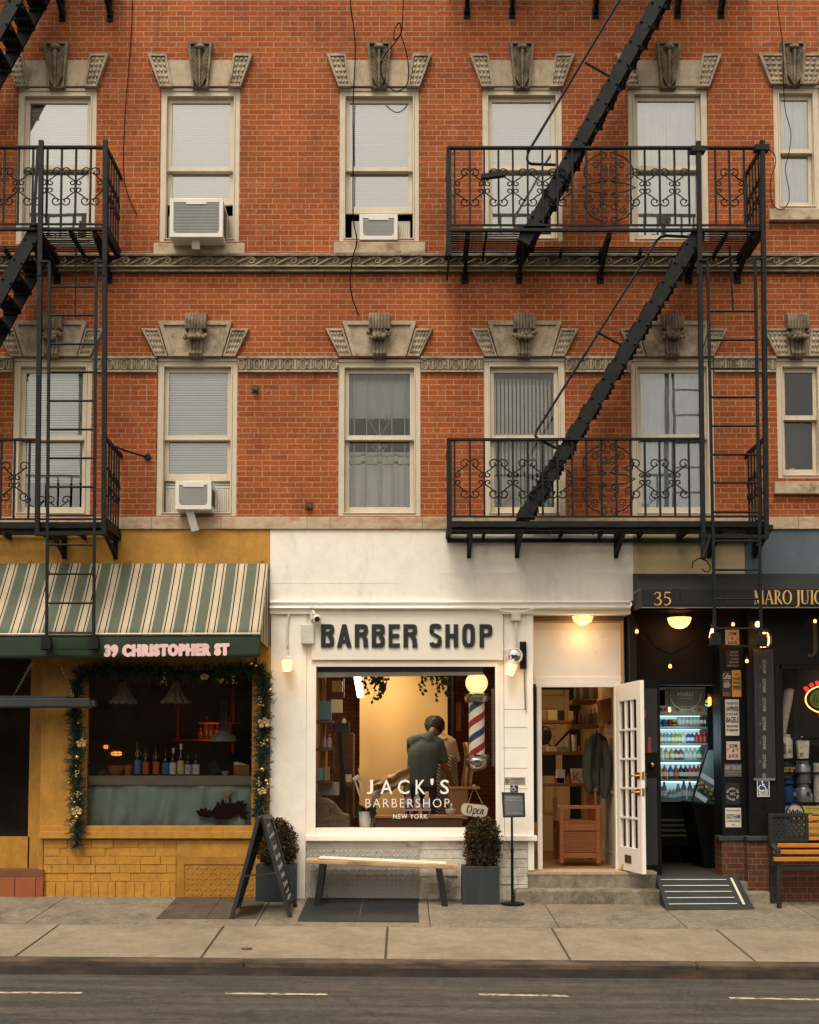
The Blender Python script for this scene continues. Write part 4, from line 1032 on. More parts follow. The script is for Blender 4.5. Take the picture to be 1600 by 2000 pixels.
q = W(171,1514,.3); mb = MB(); mb.lathe([(.035,0),(.034,.006),(.006,.01),(.006,.09),(.05,.12),(.062,.15),(.06,.15),(.048,.122),(.001,.10)], (q.x+.01,.28,zl), 16); tag(mb.build('coupe_glass', m_gl2, smooth=True), 'stemmed coupe glass at the left end of the ledge', 'glass')
m_rat = emit('rattan_glow', (1,.28,.05), 1.2, (.3,.1,.03))
for px, py, r, sx, lab in ((207,1459,.045,1,'round glowing orange rattan lamp above the clay bowl'),(228,1472,.05,1.9,'wide glowing orange rattan lamp shade just above the clay bowl')):
    c = W(px,py,.9); t = thing('rattan_lamp', lab, 'lamp', c); mb = MB()
    for k in range(10): mb.tube([c+Vector((r*sx*math.cos(k*.628)*math.sin(a_),r*math.sin(k*.628)*math.sin(a_),r*.8*math.cos(a_))) for a_ in [math.pi*j/8 for j in range(9)]], .004, 4)
    for j in (2,4,6): rr = r*math.sin(math.pi*j/8); mb.tube([c+Vector((rr*sx*math.cos(k*.4),rr*math.sin(k*.4),r*.8*math.cos(math.pi*j/8))) for k in range(16)], .004, 4, True)
    mb.build('lamp_shade', M('rattan', (.10,.035,.012), .7, bu=0), t); MB().ball(c, r*.75, 10, 7, sx, 1, .8).build('glow_bulb', m_rat, t)
m_shade = M('fluted_shade', (.42,.37,.28), .7, var=.12, vs=20, bu=0)
for px, lab in ((241,'left of the two fluted cream lamp shades behind the wine window'),(344,'right of the two fluted cream lamp shades behind the wine window')):
    t0, b0 = W(px,1332,.55), W(px,1373,.55); c = b0; H = t0.z-b0.z; mb = MB(); n = 48; rings = []
    for j in range(6):
        v = j/5; rr = lerp(.18 if px > 300 else .165, .035, v**.8); rings.append([(c.x+rr*(1+.05*(1-v)*math.cos(k*math.pi*2*12/n))*math.cos(k*2*math.pi/n), .55+rr*(1+.05*(1-v)*math.cos(k*math.pi*2*12/n))*math.sin(k*2*math.pi/n), c.z+H*v+(.012*math.cos(k*math.pi*2*12/n)*(1-v))) for k in range(n)])
    base = len(mb.v)
    for r_ in rings: mb.v += [Vector(p) for p in r_]
    for i in range(5):
        for k in range(n): mb.f.append((i*n+k, i*n+(k+1)%n, (i+1)*n+(k+1)%n, (i+1)*n+k))
    t = thing('pendant_lamp', lab, 'lamp', c); mb.build('lamp_shade', m_shade, t)
    MB().tube([(c.x,.55,c.z+H*.9),(c.x,.55,z1-.001)], .006, 5).build('cord', m_blk, t); MB().lathe([(.03,H*.95),(.03,H*1.15),(.001,H*1.2)], c, 10).build('socket', m_blk, t)
mb = MB(); q = W(420,1514,.35); mb.add([], []); mb.bar((q.x+.02,.36,zl+.02),(q.x-.045,.40,zl+.15),.12,.012,(0,1,0)); mb.box(q.x-.03,q.x+.06,.33,.43,zl,zl+.02); tag(mb.build('tablet_stand', m_blk), 'black tablet on a tilted stand on the ledge near the wooden box', 'tablet')
q = W(441,1514,.3); mb = MB(); mb.lathe([(.03,0),(.045,.03),(.05,.055),(.046,.055),(.03,.015),(.001,.012)], (q.x,.28,zl), 14); tag(mb.build('small_bowl', m_ledge, smooth=True), 'small beige bowl beside the black tablet', 'bowl')
a, b = W(457,1514,.27), W(488,1494,.27); t = tag(MB().box(a.x,b.x,.24,.38,zl,b.z).build('wooden_box', m_wood_or, bevel=.003), 'orange wooden box with papers in it at the right end of the ledge', 'box')
mb = MB()
for k in range(4): mb.bar((a.x+.03+k*.035,.3,zl+.06),(a.x+.02+k*.04,.31,zl+.16-.01*k),.05,.003,(0,1,0))
mb.build('papers', m_lab['white'], t)
c = W(438,1444,1.2); t = thing('table_lamp', 'dim white lamp with a flared shade in the back of the wine shop', 'lamp', c)
mb = MB(); mb.lathe([(.18,-.03),(.17,.02),(.07,.10),(.05,.11),(.001,.11)], c, 20); mb.build('lamp_shade', m_shade, t, smooth=True); MB().box(c.x-.05,c.x+.05,1.16,1.24,c.z+.11,c.z+.5).build('shade_back', M('shade_grey2', (.12,.11,.09), .8, bu=0), t)
# dark glossy cutout leaning on the curtain
m_cut = M('garnet_gloss', (.030,.004,.007), .25, var=.2, bu=0)
mb = MB(); yy = .09
def pp_(pts, y0=yy, y1=yy+.02): mb.pprism(pts, y0, y1)
pp_([(388,1584),(396,1580),(404,1583),(412,1588),(416,1594),(408,1598),(398,1596),(390,1592)])
pp_([(412,1585),(420,1576),(434,1570),(452,1568),(470,1570),(484,1568),(478,1582),(466,1592),(448,1600),(428,1602),(414,1596)], yy-.004, yy+.016)
pp_([(386,1590),(382,1583),(389,1583),(392,1577),(396,1582),(402,1576),(406,1583),(411,1580),(413,1590),(404,1596),(392,1595)], yy+.002, yy+.017); pp_([(458,1571),(464,1563),(470,1565),(478,1562),(474,1572)], yy+.003, yy+.018); pp_([(468,1590),(480,1584),(489,1586),(480,1594),(486,1600),(470,1598)], yy+.001, yy+.016)
pp_([(420,1578),(424,1566),(428,1567),(431,1578)], yy+.004, yy+.018); pp_([(430,1574),(433,1560),(437,1562),(440,1575)], yy+.006, yy+.018); pp_([(438,1572),(446,1556),(452,1558),(452,1572)], yy+.008, yy+.018)
t = tag(mb.build('window_cutout', m_cut, bevel=.003), 'glossy dark red cutout figure with spiky edges against the teal curtain', 'cutout')
mb = MB(); mb.pprism([(430,1549),(453,1541),(454,1543),(446,1556),(444,1556)], yy-.002, yy+.015); mb.pprism([(444,1556),(446,1556),(447,1564),(450,1567),(440,1569),(444,1564)], yy-.001, yy+.015); mb.build('cocktail_glass', M('gold_cut', (.45,.33,.16), .4, bu=0), t)
# ---------------------------------------------------------------- striped awning
m_str, nt, b, pos = base_mat('striped_canvas')
uvn = nt.nodes.new('ShaderNodeAttribute'); uvn.attribute_name = 'stripe'
r = nt.nodes.new('ShaderNodeValToRGB'); r.color_ramp.interpolation = 'CONSTANT'
G_, C_, K_, B_ = (.105,.116,.084,1), (.56,.47,.34,1), (.016,.015,.018,1), (.30,.225,.14,1)
els = [(0,G_),(.42,C_),(.45,G_),(.47,C_),(.50,K_),(.56,C_),(.59,B_),(.61,C_),(.64,B_),(.66,C_),(.69,B_),(.71,C_),(.74,B_),(.76,C_),(.79,K_),(.85,C_),(.88,G_),(.90,C_),(.93,G_)]
while len(r.color_ramp.elements) > 1: r.color_ramp.elements.remove(r.color_ramp.elements[0])
r.color_ramp.elements[0].position = 0; r.color_ramp.elements[0].color = G_
for p, c in els[1:]: e = r.color_ramp.elements.new(p); e.color = c
md = nt.nodes.new('ShaderNodeMath'); md.operation = 'FRACT'; nt.links.new(uvn.outputs['Fac'], md.inputs[0]); nt.links.new(md.outputs[0], r.inputs[0])
n1 = noise(nt, pos, 2.5, 4, .6); cc = mix(nt, .3, r.outputs[0], mix(nt, 1.0, r.outputs[0], ramp(nt, n1, .3, .7, (.6,.6,.6,1), (1.1,1.1,1.1,1)), 'MULTIPLY'))
nt.links.new(cc, b.inputs['Base Color']); b.inputs['Roughness'].default_value = .9; b.inputs['Specular IOR Level'].default_value = .1
wv = noise(nt, pos, 3, 3, .5, (1,1,.3)); bump(nt, b, wv, .25, .05)
m_grn = M('green_canvas', (.030,.046,.028), .9, var=.15, vs=3, bu=.1, spec=.1)
AY = -.68
aw = thing('awning', 'green and cream striped canvas awning with a dark green lettered valance', 'awning', (W(250,1250,AY).x, AY/2, W(250,1290,AY).z))
xr0 = W(526,1101,-.035).x; xl = W(-420,1101,-.035).x; xrf = W(509,1243,AY).x; zt = W(300,1101,-.035).z
zf_r, zf_l = W(509,1241,AY).z, W(0,1247,AY).z; 
zfl = lambda x: zf_r
nx, nv = 220, 8; mb = MB()
def ac(u, v):
    xt = lerp(xl, xr0, u); xf = lerp(xl, xrf, u); x = lerp(xt, xf, v); sag = -.022*math.sin(v*math.pi)*(1-.5*math.cos(u*44))+.006*math.sin(u*90+v*3)*v
    return (x, lerp(-.035, AY, v), lerp(zt, zf_r-.012*(1-u), v)+sag)
mb.grid(ac, nx, nv)
canv = mb.build('canvas', m_str, aw, smooth=True, solid=.004)
at = canv.data.attributes.new('stripe', 'FLOAT', 'POINT'); sp = 41.0/PPM
cnt = 0
for j in range(nv+1):
    for i in range(nx+1):
        at.data[cnt].value = (lerp(xl, xr0, i/nx)-xr0)/sp+.98; cnt += 1
mb = MB()
for (xa, ya, za), (xb, yb, zb) in (((xr0,-.03,zt),(xrf,AY,zf_r)),):
    mb.add([(xr0,-.032,zt),(xrf,AY+.005,zf_r),(xrf,AY+.005,zf_r-.055),(xr0,-.032,zf_r-.08)], [(0,1,2,3)])
sd = mb.build('side_flap', m_str, aw, solid=.004); at = sd.data.attributes.new('stripe', 'FLOAT', 'POINT')
for i, v in enumerate((.0,3.2,3.2,.0)): at.data[i].value = v
zb = W(300,1291,AY).z
mb = MB()
def vl(u, v):
    x = lerp(xl, xrf, u); zt_ = zf_r-.012*(1-u)
    return (x, AY-.006-.012*v+.006*math.sin(u*60)*v, lerp(zt_, W(509,1284,AY).z-.035*(1-u)*.6+.006*math.sin(u*45), v))
mb.grid(vl, 160, 5); mb.build('valance', m_grn, aw, smooth=True, solid=.004)
mb = MB(); P = [Vector(vl(k/40, -.02)) for k in range(41)]; mb.tube([p+Vector((0,-.01,.012)) for p in P], .013, 6); mb.build('edge_piping', M('canvas_piping', (.58,.5,.38), .8, bu=0), aw)
mb = MB(); ptext(mb, '39 CHRISTOPHER ST', 205, 1258, 447, 1282, AY-.034, bold=.05, ext=.002, space=1.22)
base_ = list(mb.v); bf_ = list(mb.f)
for dx_, dy_, dz_ in ((-.009,-.0004,0),(.009,-.0008,0),(0,-.0012,.004),(0,-.0016,-.004)): mb.add([v+Vector((dx_,dy_,dz_)) for v in base_], bf_)
c = (W(205,1282,AY).x+W(447,1258,AY).x)/2
mb.v = [Vector((v.x, v.y, v.z+(v.x-c)*.012)) for v in mb.v]
mb.build('lettering', M('pink_lettering', (.72,.47,.46), .7, bu=0), aw)
mb = MB(); mb.tube([(xl,AY+.02,zf_r-.03),(xrf-.01,AY+.02,zf_r-.02)], .014, 6); mb.tube([(xrf-.02,AY+.02,zf_r-.03),(xrf-.02,-.03,zf_r-.05)], .014, 6); mb.build('front_bar', m_chrome, aw)
# ---------------------------------------------------------------- hanging heater
ht = thing('patio_heater', 'long black bar heater hanging on chains beside the wine shop door', 'heater', W(60,1382,-.35))
mb = MB(); a, b = W(-200,1374,-.35), W(179,1374,-.35)
mb.prism([(a.x,a.z-.05),(b.x,a.z-.05),(b.x,a.z+.045),(b.x-.01,a.z+.055),(a.x,a.z+.055)], -.42, -.30); mb.box(a.x, W(133,1363,-.35).x, -.39, -.33, a.z+.055, a.z+.085)
mb.box(b.x, b.x+.05, -.40, -.32, a.z-.03, a.z+.03); mb.build('housing', M('heater_grey', (.055,.06,.062), .45, .3, bu=0), ht, bevel=.006)
mb = MB()
for k in range(70): x = b.x-.02-k*.032; mb.box(x-.01, x+.01, -.424, -.4205, a.z-.046, a.z-.03)
mb.build('grille', m_blk, ht)
for p, q in (((25,1362),(62,1296)),((144,1362),(118,1300))):
    A, B = W(*p,-.36), W(*q,-.36); mb = MB(); n = 14
    for k in range(n):
        c = lerp(A, B, (k+.5)/n); d = (B-A).normalized(); s = Vector((d.z,0,-d.x)) if k % 2 else Vector((0,1,0)); L = (B-A).length/n*.62
        mb.tube([c+d*L*math.cos(t)+s*.012*math.sin(t) for t in [j*math.pi/4 for j in range(8)]], .0035, 4, True)
    mb.build('chain', m_chrome, ht)
# ---------------------------------------------------------------- garland
m_fir = M('fir_needles', (.011,.030,.017), .7, var=.5, vs=25, bu=0); m_fir2 = M('fir_needles_light', (.025,.05,.026), .7, var=.4, vs=25, bu=0)
m_gold = M('gold_bauble', (.55,.34,.12), .25, 1, var=.1, bu=0); m_ribbon = M('gold_ribbon', (.42,.29,.14), .45, .3, var=.15, vs=12, bu=0); m_berry = M('gold_berry', (.55,.36,.14), .5, .3, bu=0)
gl = thing('garland', 'evergreen garland with gold baubles and bows framing the wine shop window', 'garland', W(145,1655,-.08))
path = [(152,1655),(150,1630),(152,1590),(150,1540),(147,1490),(152,1440),(146,1390),(150,1340),(160,1318),(195,1308),(240,1312),(290,1312),(340,1318),(390,1316),(440,1312),(480,1305),(508,1305),(515,1330),(516,1380),(514,1430),(513,1480),(512,1520),(508,1560),(505,1600)]
P = [W(x,y,-.085) for x,y in path]; mb1, mb2 = MB(), MB(); rn = random.Random(3)
for i in range(len(P)-1):
    L = (P[i+1]-P[i]).length; n = int(L*330)
    for k in range(n):
        c = lerp(P[i], P[i+1], rn.random())
        th = .6 if i < 1 else 1
        d = Vector((rn.gauss(0,1), rn.gauss(-.25,.7), rn.gauss(0,1)+.2)).normalized(); ln = rn.uniform(.07,.15)*th; o = c+d*.012
        m_ = mb1 if rn.random() < .72 else mb2
        m_.tube([o, o+d*ln*.5+Vector((0,0,-.006)), o+d*ln+Vector((0,0,-.018))], [.006,.005,.002], 3)
        for j in range(7):                              # needles along the sprig
            t = (j+1)/8; q = o+d*ln*t; e = (d*.7+Vector((rn.gauss(0,.6),rn.gauss(0,.6),rn.gauss(0,.6)))).normalized()*.03; s = e.cross(Vector((rn.random(),rn.random(),.3))).normalized()*.0045
            m_.add([q-s, q+s, q+e], [(0,1,2)])
MB().tube(P, [.012]+[.035]*(len(P)-1), 8).build('core', M('garland_core', (.006,.012,.007), .9, bu=0), gl); mb1.build('fir_sprigs', m_fir, gl); mb2.build('fir_sprigs', m_fir2, gl)
for px, py, r in ((151,1479,.026),(135,1529,.015),(150,1596,.026),(146,1567,.014),(512,1503,.028),(520,1525,.022),(523,1532,.02),(522,1446,.018),(528,1348,.026),(490,1296,.024),(499,1300,.02),(153,1412,.014),(141,1560,.012),(514,1378,.014)):
    MB().ball(W(px,py,-.18), r, 14, 9).build('bauble', m_gold, gl, smooth=True)
def bow(px, py, s=1):
    c = W(px,py,-.19); mb = MB()
    for a0 in (.35,2.8,3.9,5.5,1.6):
        L = .062*s; d = Vector((math.cos(a0),-.15,math.sin(a0)*.8)); u = Vector((-math.sin(a0),0,math.cos(a0)))
        mb.add([c, c+d*L*.55+u*.026*s, c+d*L+u*.012*s+Vector((0,-.02,0)), c+d*L*.92-u*.018*s, c+d*L*.5-u*.02*s+Vector((0,-.012,0))], [(0,1,2,3,4)])
    mb.ball(c+Vector((0,-.012,0)), .014*s, 8, 6); mb.build('bow', m_ribbon, gl, solid=.003)
for b_ in ((160,1452,1),(151,1584,1.05),(517,1412,1.25),(513,1545,.9),(400,1322,.8)): bow(*b_)
for px, py in ((152,1555),(152,1510),(165,1446),(145,1608),(513,1455),(506,1530),(526,1535),(507,1372),(430,1330),(455,1328),(320,1326)):
    mb = MB()
    for k in range(11): mb.ball(W(px,py,-.18)+Vector((rn.gauss(0,.026),rn.gauss(0,.02),rn.gauss(0,.03))), .0075, 6, 4)
    mb.build('berry_sprig', m_berry, gl)
# ================================================================== barber shop front
ws = thing('white_storefront', 'white painted barber shop front with a wide lit window and recessed doorway', 'storefront', (W(880,1700,0).x,0,0))
RY = .31                                                # depth of the door recess
mb = MB(); mb.pbox(527.5,1033.5,1237,1173,-.03,.12); mb.build('upper_wall', m_wht, ws)
mb = MB(); mb.pbox(1237.5,1033.5,1455,1173,-.028,.12); mb.build('tan_patch', m_tan, ws)
mb = MB(); mb.pbox(860,1116,1237,1121,-.0325,-.0302); mb.pbox(527.5,1136,780,1139,-.032,-.0302); mb.build('wall_seam', m_wht, ws)
def cornice(x0p, x1p):
    x0, x1 = W(x0p,1185,-.05).x, W(x1p,1185,-.05).x; mb = MB(); z = lambda p: W(800,p,-.06).z
    prof = [(0.05,z(1173)),(-.075,z(1173)),(-.085,z(1177)),(-.055,z(1180)),(-.055,z(1183)),(-.085,z(1184)),(-.095,z(1188)),(-.065,z(1191)),(-.06,z(1199)),(0.05,z(1199))]
    mb.add([(x0,y,zz) for y,zz in prof]+[(x1,y,zz) for y,zz in prof], [tuple(range(9,-1,-1)), tuple(range(10,20))]+[(i,(i+1)%10,(i+1)%10+10,i+10) for i in range(10)])
    return mb
cornice(527.5,1231).build('cornice', m_wht2, ws)
mb = MB(); mb.pbox(527.5,1199.5,598,1775,-.032,.12); mb.build('pillar', m_wht, ws, bevel=.004)
mb = MB(); mb.pbox(598,1199.5,1042,1297,-.02,.12); mb.pbox(598,1297,614,1641,-.02,.12); mb.pbox(971,1297,1042,1641,-.02,.12); mb.pbox(614,1617,971,1641,-.018,.12); mb.build('window_wall', m_wht2, ws)
mb = MB(); mb.pbox(604,1292,617,1641,-.032,-.0202); mb.pbox(617,1292,968,1302,-.033,-.0202); mb.pbox(968,1292,976,1641,-.032,-.0202); mb.pbox(1030,1199.5,1042,1700,-.033,-.0202); mb.build('window_trim', m_wht2, ws, bevel=.003)
mb = MB()
for p in (1385,1420,1460,1500,1540): mb.pbox(984,p,1030,p+1.2,-.0216,-.0202)
mb.pbox(984,1199.5,985.2,1640,-.022,-.0203); mb.build('board_joint', M('joint_line', (.35,.29,.22), .9, bu=0), ws)  # board joints drawn as thin strips of a darker tone
mb = MB(); mb.pbox(597,1632,1050,1643,-.075,-.0); mb.build('sill', m_wht2, ws, bevel=.008)
mb = MB(); mb.pbox(598,1643.5,1042,1775,-.004,.12); x0_, x1_ = W(819,1700,-.014).x, W(1041,1700,-.014).x; brick_field(mb, x0_, x1_, W(900,1712,-.014).z, W(900,1660,-.014).z, -.014, .25, .10, 3); brick_field(mb, x0_, x1_, W(900,1774,-.014).z, W(900,1712,-.014).z, -.014, .22, .09, 4); mb.pbox(819,1643.5,1042,1659,-.016,-.004); mb.build('base_wall', m_wht3, ws, bevel=.004)
mb = MB(); mb.pbox(598,1643.5,795,1656,-.03,-.0142); mb.pbox(600,1655,818,1757,-.026,-.0142)
tp_ = mb.build('tread_plate', M('grey_white_plate', (.37,.345,.30), .5, .15, var=.08, vs=3, bu=.05, dirt=((.26,.22,.17), 4, .5, .85)), ws); mb = MB(); a, b = W(603,1756,-.026), W(816,1658,-.026); diamond_plate(mb, a.x, b.x, a.z, b.z, -.0262, .048, .009); o_ = mb.build('tread_pattern', m_wht3, tp_); o_['kind'] = 'stuff'
for px, py in ((652,1662),(735,1664),(808,1706),(640,1750)): q = W(px,py,-.03); MB().lathe([(.008,-.006),(.008,.004)], q, 8, 'y').build('plate_bolt', m_rust, ws)
# door recess
mb = MB(); a = W(1042,1450,-.02); mb.pbox(1036,1199.5,1058,1335,RY,RY+.08); mb.pbox(1058,1205,1238,1336,RY+.0,RY+.08); mb.build('transom_panel', m_wht2, ws)
mb = MB(); mb.box(a.x-.02, a.x, -.0, RY+.1, 0.15, W(1042,1199.5,0).z); mb.build('recess_side', m_wht2, ws)
mb = MB(); q = W(1232,1199,-.02); mb.box(a.x, q.x, -.015, RY+.08, q.z+.002, q.z+.05); mb.build('recess_soffit', m_wht2, ws)
mb = MB(); mb.pbox(1036,1332,1213,1342,RY-.03,RY+.06); mb.pbox(1050,1342,1059,1702,RY-.03,RY+.06); mb.pbox(1202,1342,1213,1702,RY-.03,RY+.06); mb.pbox(1046,1228,1222,1231,RY-.008,RY-.0005); mb.pbox(1046,1322,1222,1332,RY-.02,RY-.0005); mb.build('door_frame', m_wht2, ws, bevel=.003)
mb = MB(); mb.pbox(1043,1336,1048,1606,.20,.24); mb.build('door_gasket', m_blk, ws)
zfl = W(1130,1698,RY).z
# steps
p = G(1150,1766); YS = p.y; zst = W(1150,1738,YS).z
mb = MB(); x0, x1 = W(1006,1750,YS).x, W(1291,1750,YS).x; r = .10
mb.prism([(x0,-.12),(x1,-.12),(x1,zst-.01),(x1-.02,zst),(x0+.04,zst),(x0,zst-.02)], YS, .1)
stp_ = thing('entrance_steps', 'two worn concrete steps below the barber shop door', 'steps', (p.x, YS, 0))
m_step = M('step_concrete', (.27,.225,.165), .85, var=.2, vs=4, bs=60, bu=.5, speck=.3, blot=.4, dirt=((.07,.058,.042), 3, .43, .72))
mb.build('step', m_step, stp_, bevel=.03)
mb = MB(); mb.pbox(1031,1704,1283,1737,-.03,.10); mb.build('step', m_step, stp_, bevel=.012)
mb = MB(); a, b = W(1030,1712,-.035), W(1283,1703,-.035); mb.add([(a.x,-.035,b.z-.03),(b.x,-.035,b.z-.03),(b.x,-.035,b.z),(a.x,-.035,b.z),(a.x,RY+.1,b.z-.03),(b.x,RY+.1,b.z-.03),(b.x,RY+.1,zfl),(a.x,RY+.1,zfl)], [(0,1,2,3),(3,2,6,7),(1,5,6,2),(0,3,7,4)])
mb.build('threshold', M('worn_threshold', (.38,.29,.20), .8, var=.25, vs=8, stretch=(6,1,1), bu=.2, dirt=((.18,.13,.08), 5, .5, .8)), stp_)
# sign board
sg_ = thing('shop_sign', 'white board reading BARBER SHOP in raised dark letters', 'sign', W(795,1289,-.06))
mb = MB(); mb.pbox(609,1192,983,1289,-.065,-.021); mb.build('board', M('sign_white', (.72,.66,.56), .5, var=.03, bu=0), sg_, bevel=.004)
mb = MB(); 
m_let = M('letter_black', (.010,.014,.0155), .55, var=.2, vs=20, bu=0)
GL = {'B': (0,[]),}
def block(ch, x0, x1, z0, z1, y0, y1):
    """heavy condensed letter filling the box"""
    mb = MB(); w_, h = x1-x0, z1-z0; s = w_*.345; t = h*.17; X = lambda u: x0+u*w_; Z = lambda v: z0+v*h
    def ring(cx, cz, rx, rz, a0, a1, s_=s, t_=t, n=14):
        po, pi = [], []
        for k in range(n+1):
            an = a0+(a1-a0)*k/n; sx_ = abs(math.cos(an))**.62*(1 if math.cos(an) > 0 else -1); sz_ = abs(math.sin(an))**.62*(1 if math.sin(an) > 0 else -1)
            po.append((cx+rx*sx_, cz+rz*sz_)); pi.append((cx+max(rx-s_,.002)*sx_, cz+max(rz-t_,.002)*sz_))
        for k in range(n): mb.prism([po[k],po[k+1],pi[k+1],pi[k]], y0, y1)
    pi_ = math.pi
    if ch in 'BRPEH': mb.box(x0, x0+s, y0, y1, z0, z1)
    if ch == 'E':
        mb.box(x0+s, x1, y0, y1, z1-t, z1); mb.box(x0+s, x1, y0, y1, z0, z0+t); mb.box(x0+s, x1-w_*.06, y0, y1, z0+h*.5-t/2, z0+h*.5+t/2)
    if ch == 'H': mb.box(x1-s, x1, y0, y1, z0, z1); mb.box(x0+s, x1-s, y0, y1, z0+h*.5-t*.5, z0+h*.5+t*.5)
    if ch in 'BRP':
        f = .47 if ch == 'B' else .50 if ch == 'R' else .55; hz = h*f/2+t*.0
        cz = z1-h*f/2-.0; cxx = x0+w_*.55
        mb.box(x0+s, cxx, y0, y1, z1-t, z1); mb.box(x0+s, cxx, y0, y1, z1-h*f-t*.0, z1-h*f+t*.9)
        ring(cxx, cz, x1-cxx, hz, -pi_/2, pi_/2, s*.93)
    if ch == 'B':
        cz = z0+h*.53/2; cxx = x0+w_*.55; mb.box(x0+s, cxx, y0, y1, z0, z0+t); ring(cxx, cz, x1-cxx, h*.53/2, -pi_/2, pi_/2, s*.95)
    if ch == 'R':
        mb.prism([(x0+w_*.50,z0+h*.50),(x0+w_*.80,z0+h*.50),(X(.98),Z(.36)),(x1+w_*.02,z0),(x1-s,z0),(X(.63),Z(.38)),(x0+w_*.50,z0+h*.42)], y0, y1)
    if ch == 'A':
        mb.prism([(x0,z0),(x0+s*.95,z0),(X(.63),z1),(X(.36),z1)], y0, y1); mb.prism([(x1-s*.95,z0),(x1,z0),(X(.64),z1),(X(.37),z1)], y0+.001, y1)
        mb.box(X(.22), X(.78), y0+.0005, y1, Z(.2), Z(.34))
    if ch == 'O': ring((x0+x1)/2, (z0+z1)/2, w_/2, h/2, 0, 2*pi_, s, t*.95, 30)
    if ch == 'S':
        ring(X(.5), Z(.735), w_/2, h*.265, pi_*.05, pi_*1.12, s, t); ring(X(.5), Z(.265), w_/2, h*.265, -pi_*.95, pi_*.12, s, t)
        mb.prism([(x0,Z(.68)),(X(.10),Z(.56)),(X(.62),Z(.40)),(x1,Z(.34)),(X(.92),Z(.46)),(X(.38),Z(.62)),(x0+s,Z(.70))], y0, y1)
    return mb
LX = [('B',627,653),('A',658,687),('R',693,719),('B',726,752),('E',759,781),('R',788,815),('S',839,863),('H',870,895),('O',903,928),('P',937,962)]
for ch, p0, p1 in LX:
    tp = 1218 if ch in 'SO' else 1219
    a, b = W(p0,1264,-.085), W(p1,tp,-.085); block(ch, a.x, b.x, a.z, b.z, -.085, -.0652).build('letter', m_let, sg_, bevel=.0015)
# shop window
a, b = W(617,1617,.03), W(968,1302,.03)
sw_ = MB().add([(a.x,.03,a.z),(b.x,.03,a.z),(b.x,.03,b.z),(a.x,.03,b.z)], [(0,1,2,3)]).build('shop_window', m_bglass, ws)
m_decal = M('white_decal', (.80,.77,.70), .6, bu=0, var=.02)
mb = MB(); yd = .026
for s, p0, p1 in (("J",716,729),("A",743,767),("C",777,800),("K",812,831),("'",841,847),("S",860,877)):
    ptext(mb, s, p0, 1523 if s != "'" else 1521, p1, 1551 if s != "'" else 1533, yd, bold=.008, ext=.001)
mb.build('lettering', m_decal, sw_)
mb = MB(); ptext(mb, 'BARBERSHOP', 714, 1560, 878, 1577, yd, bold=-.012, ext=.001, space=1.25); mb.build('lettering', m_decal, sw_)
mb = MB(); ptext(mb, 'NEW YORK', 768, 1590, 835, 1599, yd, bold=.0, ext=.001, space=1.15); mb.build('lettering', m_decal, sw_)
# roller shade
t = thing('roller_shade', 'rolled up grey window shade with a white hem across the barber shop window', 'window shade', W(780,1322,.1))
mb = MB(); mb.pprism([(620,1302),(943,1303),(943,1312),(620,1313)], .09, .13); mb.build('cassette', M('shade_case', (.06,.075,.08), .5, bu=0), t)
mb = MB(); mb.pprism([(620,1313.2),(943,1312.2),(944,1318),(620,1323)], .085, .125); mb.build('hem', M('shade_hem', (.40,.38,.33), .6, bu=0), t)
mb = MB(); [mb.lathe([(.011,-.006),(.011,.006)], W(px,1306,.087), 10, 'y') for px in (676,863)]; mb.build('screw', m_chrome, t)

# ---- lanterns, conduit, camera, boxes
m_lglow = emit('lantern_glow', (1,.55,.18), 1.25, (.9,.6,.3))
m_fix = M('fixture_white', (.60,.54,.45), .5, var=.1, vs=10, bu=0, dirt=((.3,.2,.12), 12, .6, .8))
def lantern(px, py, label, tilt=0.0):
    c = W(px,py,-.14); t = thing('wall_lantern', label, 'lantern', c); Mx = Matrix.Translation(c) @ Matrix.Rotation(tilt,4,'Y') @ Matrix.Translation(-c)
    mb = MB(); mb.lathe([(.055,-.01),(.055,.0)], c+Vector((0,.12,.12)), 14, 'y'); mb.tube([c+Vector((0,.12,.12)), c+Vector((0,.06,.15)), c+Vector((0,0,.14)), c+Vector((0,0,.10))], .010, 6)
    n0 = len(mb.v); mb.lathe([(.075,.055),(.05,.085),(.02,.10),(.012,.115),(.001,.118)], c, 4)
    for k in range(4):
        a_ = math.pi/4+k*math.pi/2; p, q = Vector((math.cos(a_)*.068,math.sin(a_)*.068,.055)), Vector((math.cos(a_)*.052,math.sin(a_)*.052,-.08)); mb.bar(c+p, c+q, .008)
    s0 = .052
    for k in range(4):
        a_ = math.pi/4+k*math.pi/2; b_ = a_+math.pi/2; mb.bar(c+Vector((math.cos(a_)*s0,math.sin(a_)*s0,-.08)), c+Vector((math.cos(b_)*s0,math.sin(b_)*s0,-.08)), .008)
    mb.transform(Mx @ Matrix.Identity(4), n0); mb.transform(Matrix.Identity(4))
    mb.build('lantern_frame', m_fix, t)
    mb = MB(); mb.lathe([(.046,-.076),(.062,.052)], c, 4); mb.transform(Mx); mb.build('lamp_glass', m_lglow, t)
    lamp('lantern_light', c+Vector((0,-.12,-.05)), .9, (1,.62,.28), .05)
    return t
lantern(561,1298,'lit white lantern on the pillar left of the BARBER SHOP board')
lantern(998,1306,'tilted lit lantern under the round flood lamp right of the BARBER SHOP board', R(16))
c = W(1005,1281,-.1); t = thing('flood_lamp', 'round white flood lamp beside the black bracket', 'flood lamp', c)
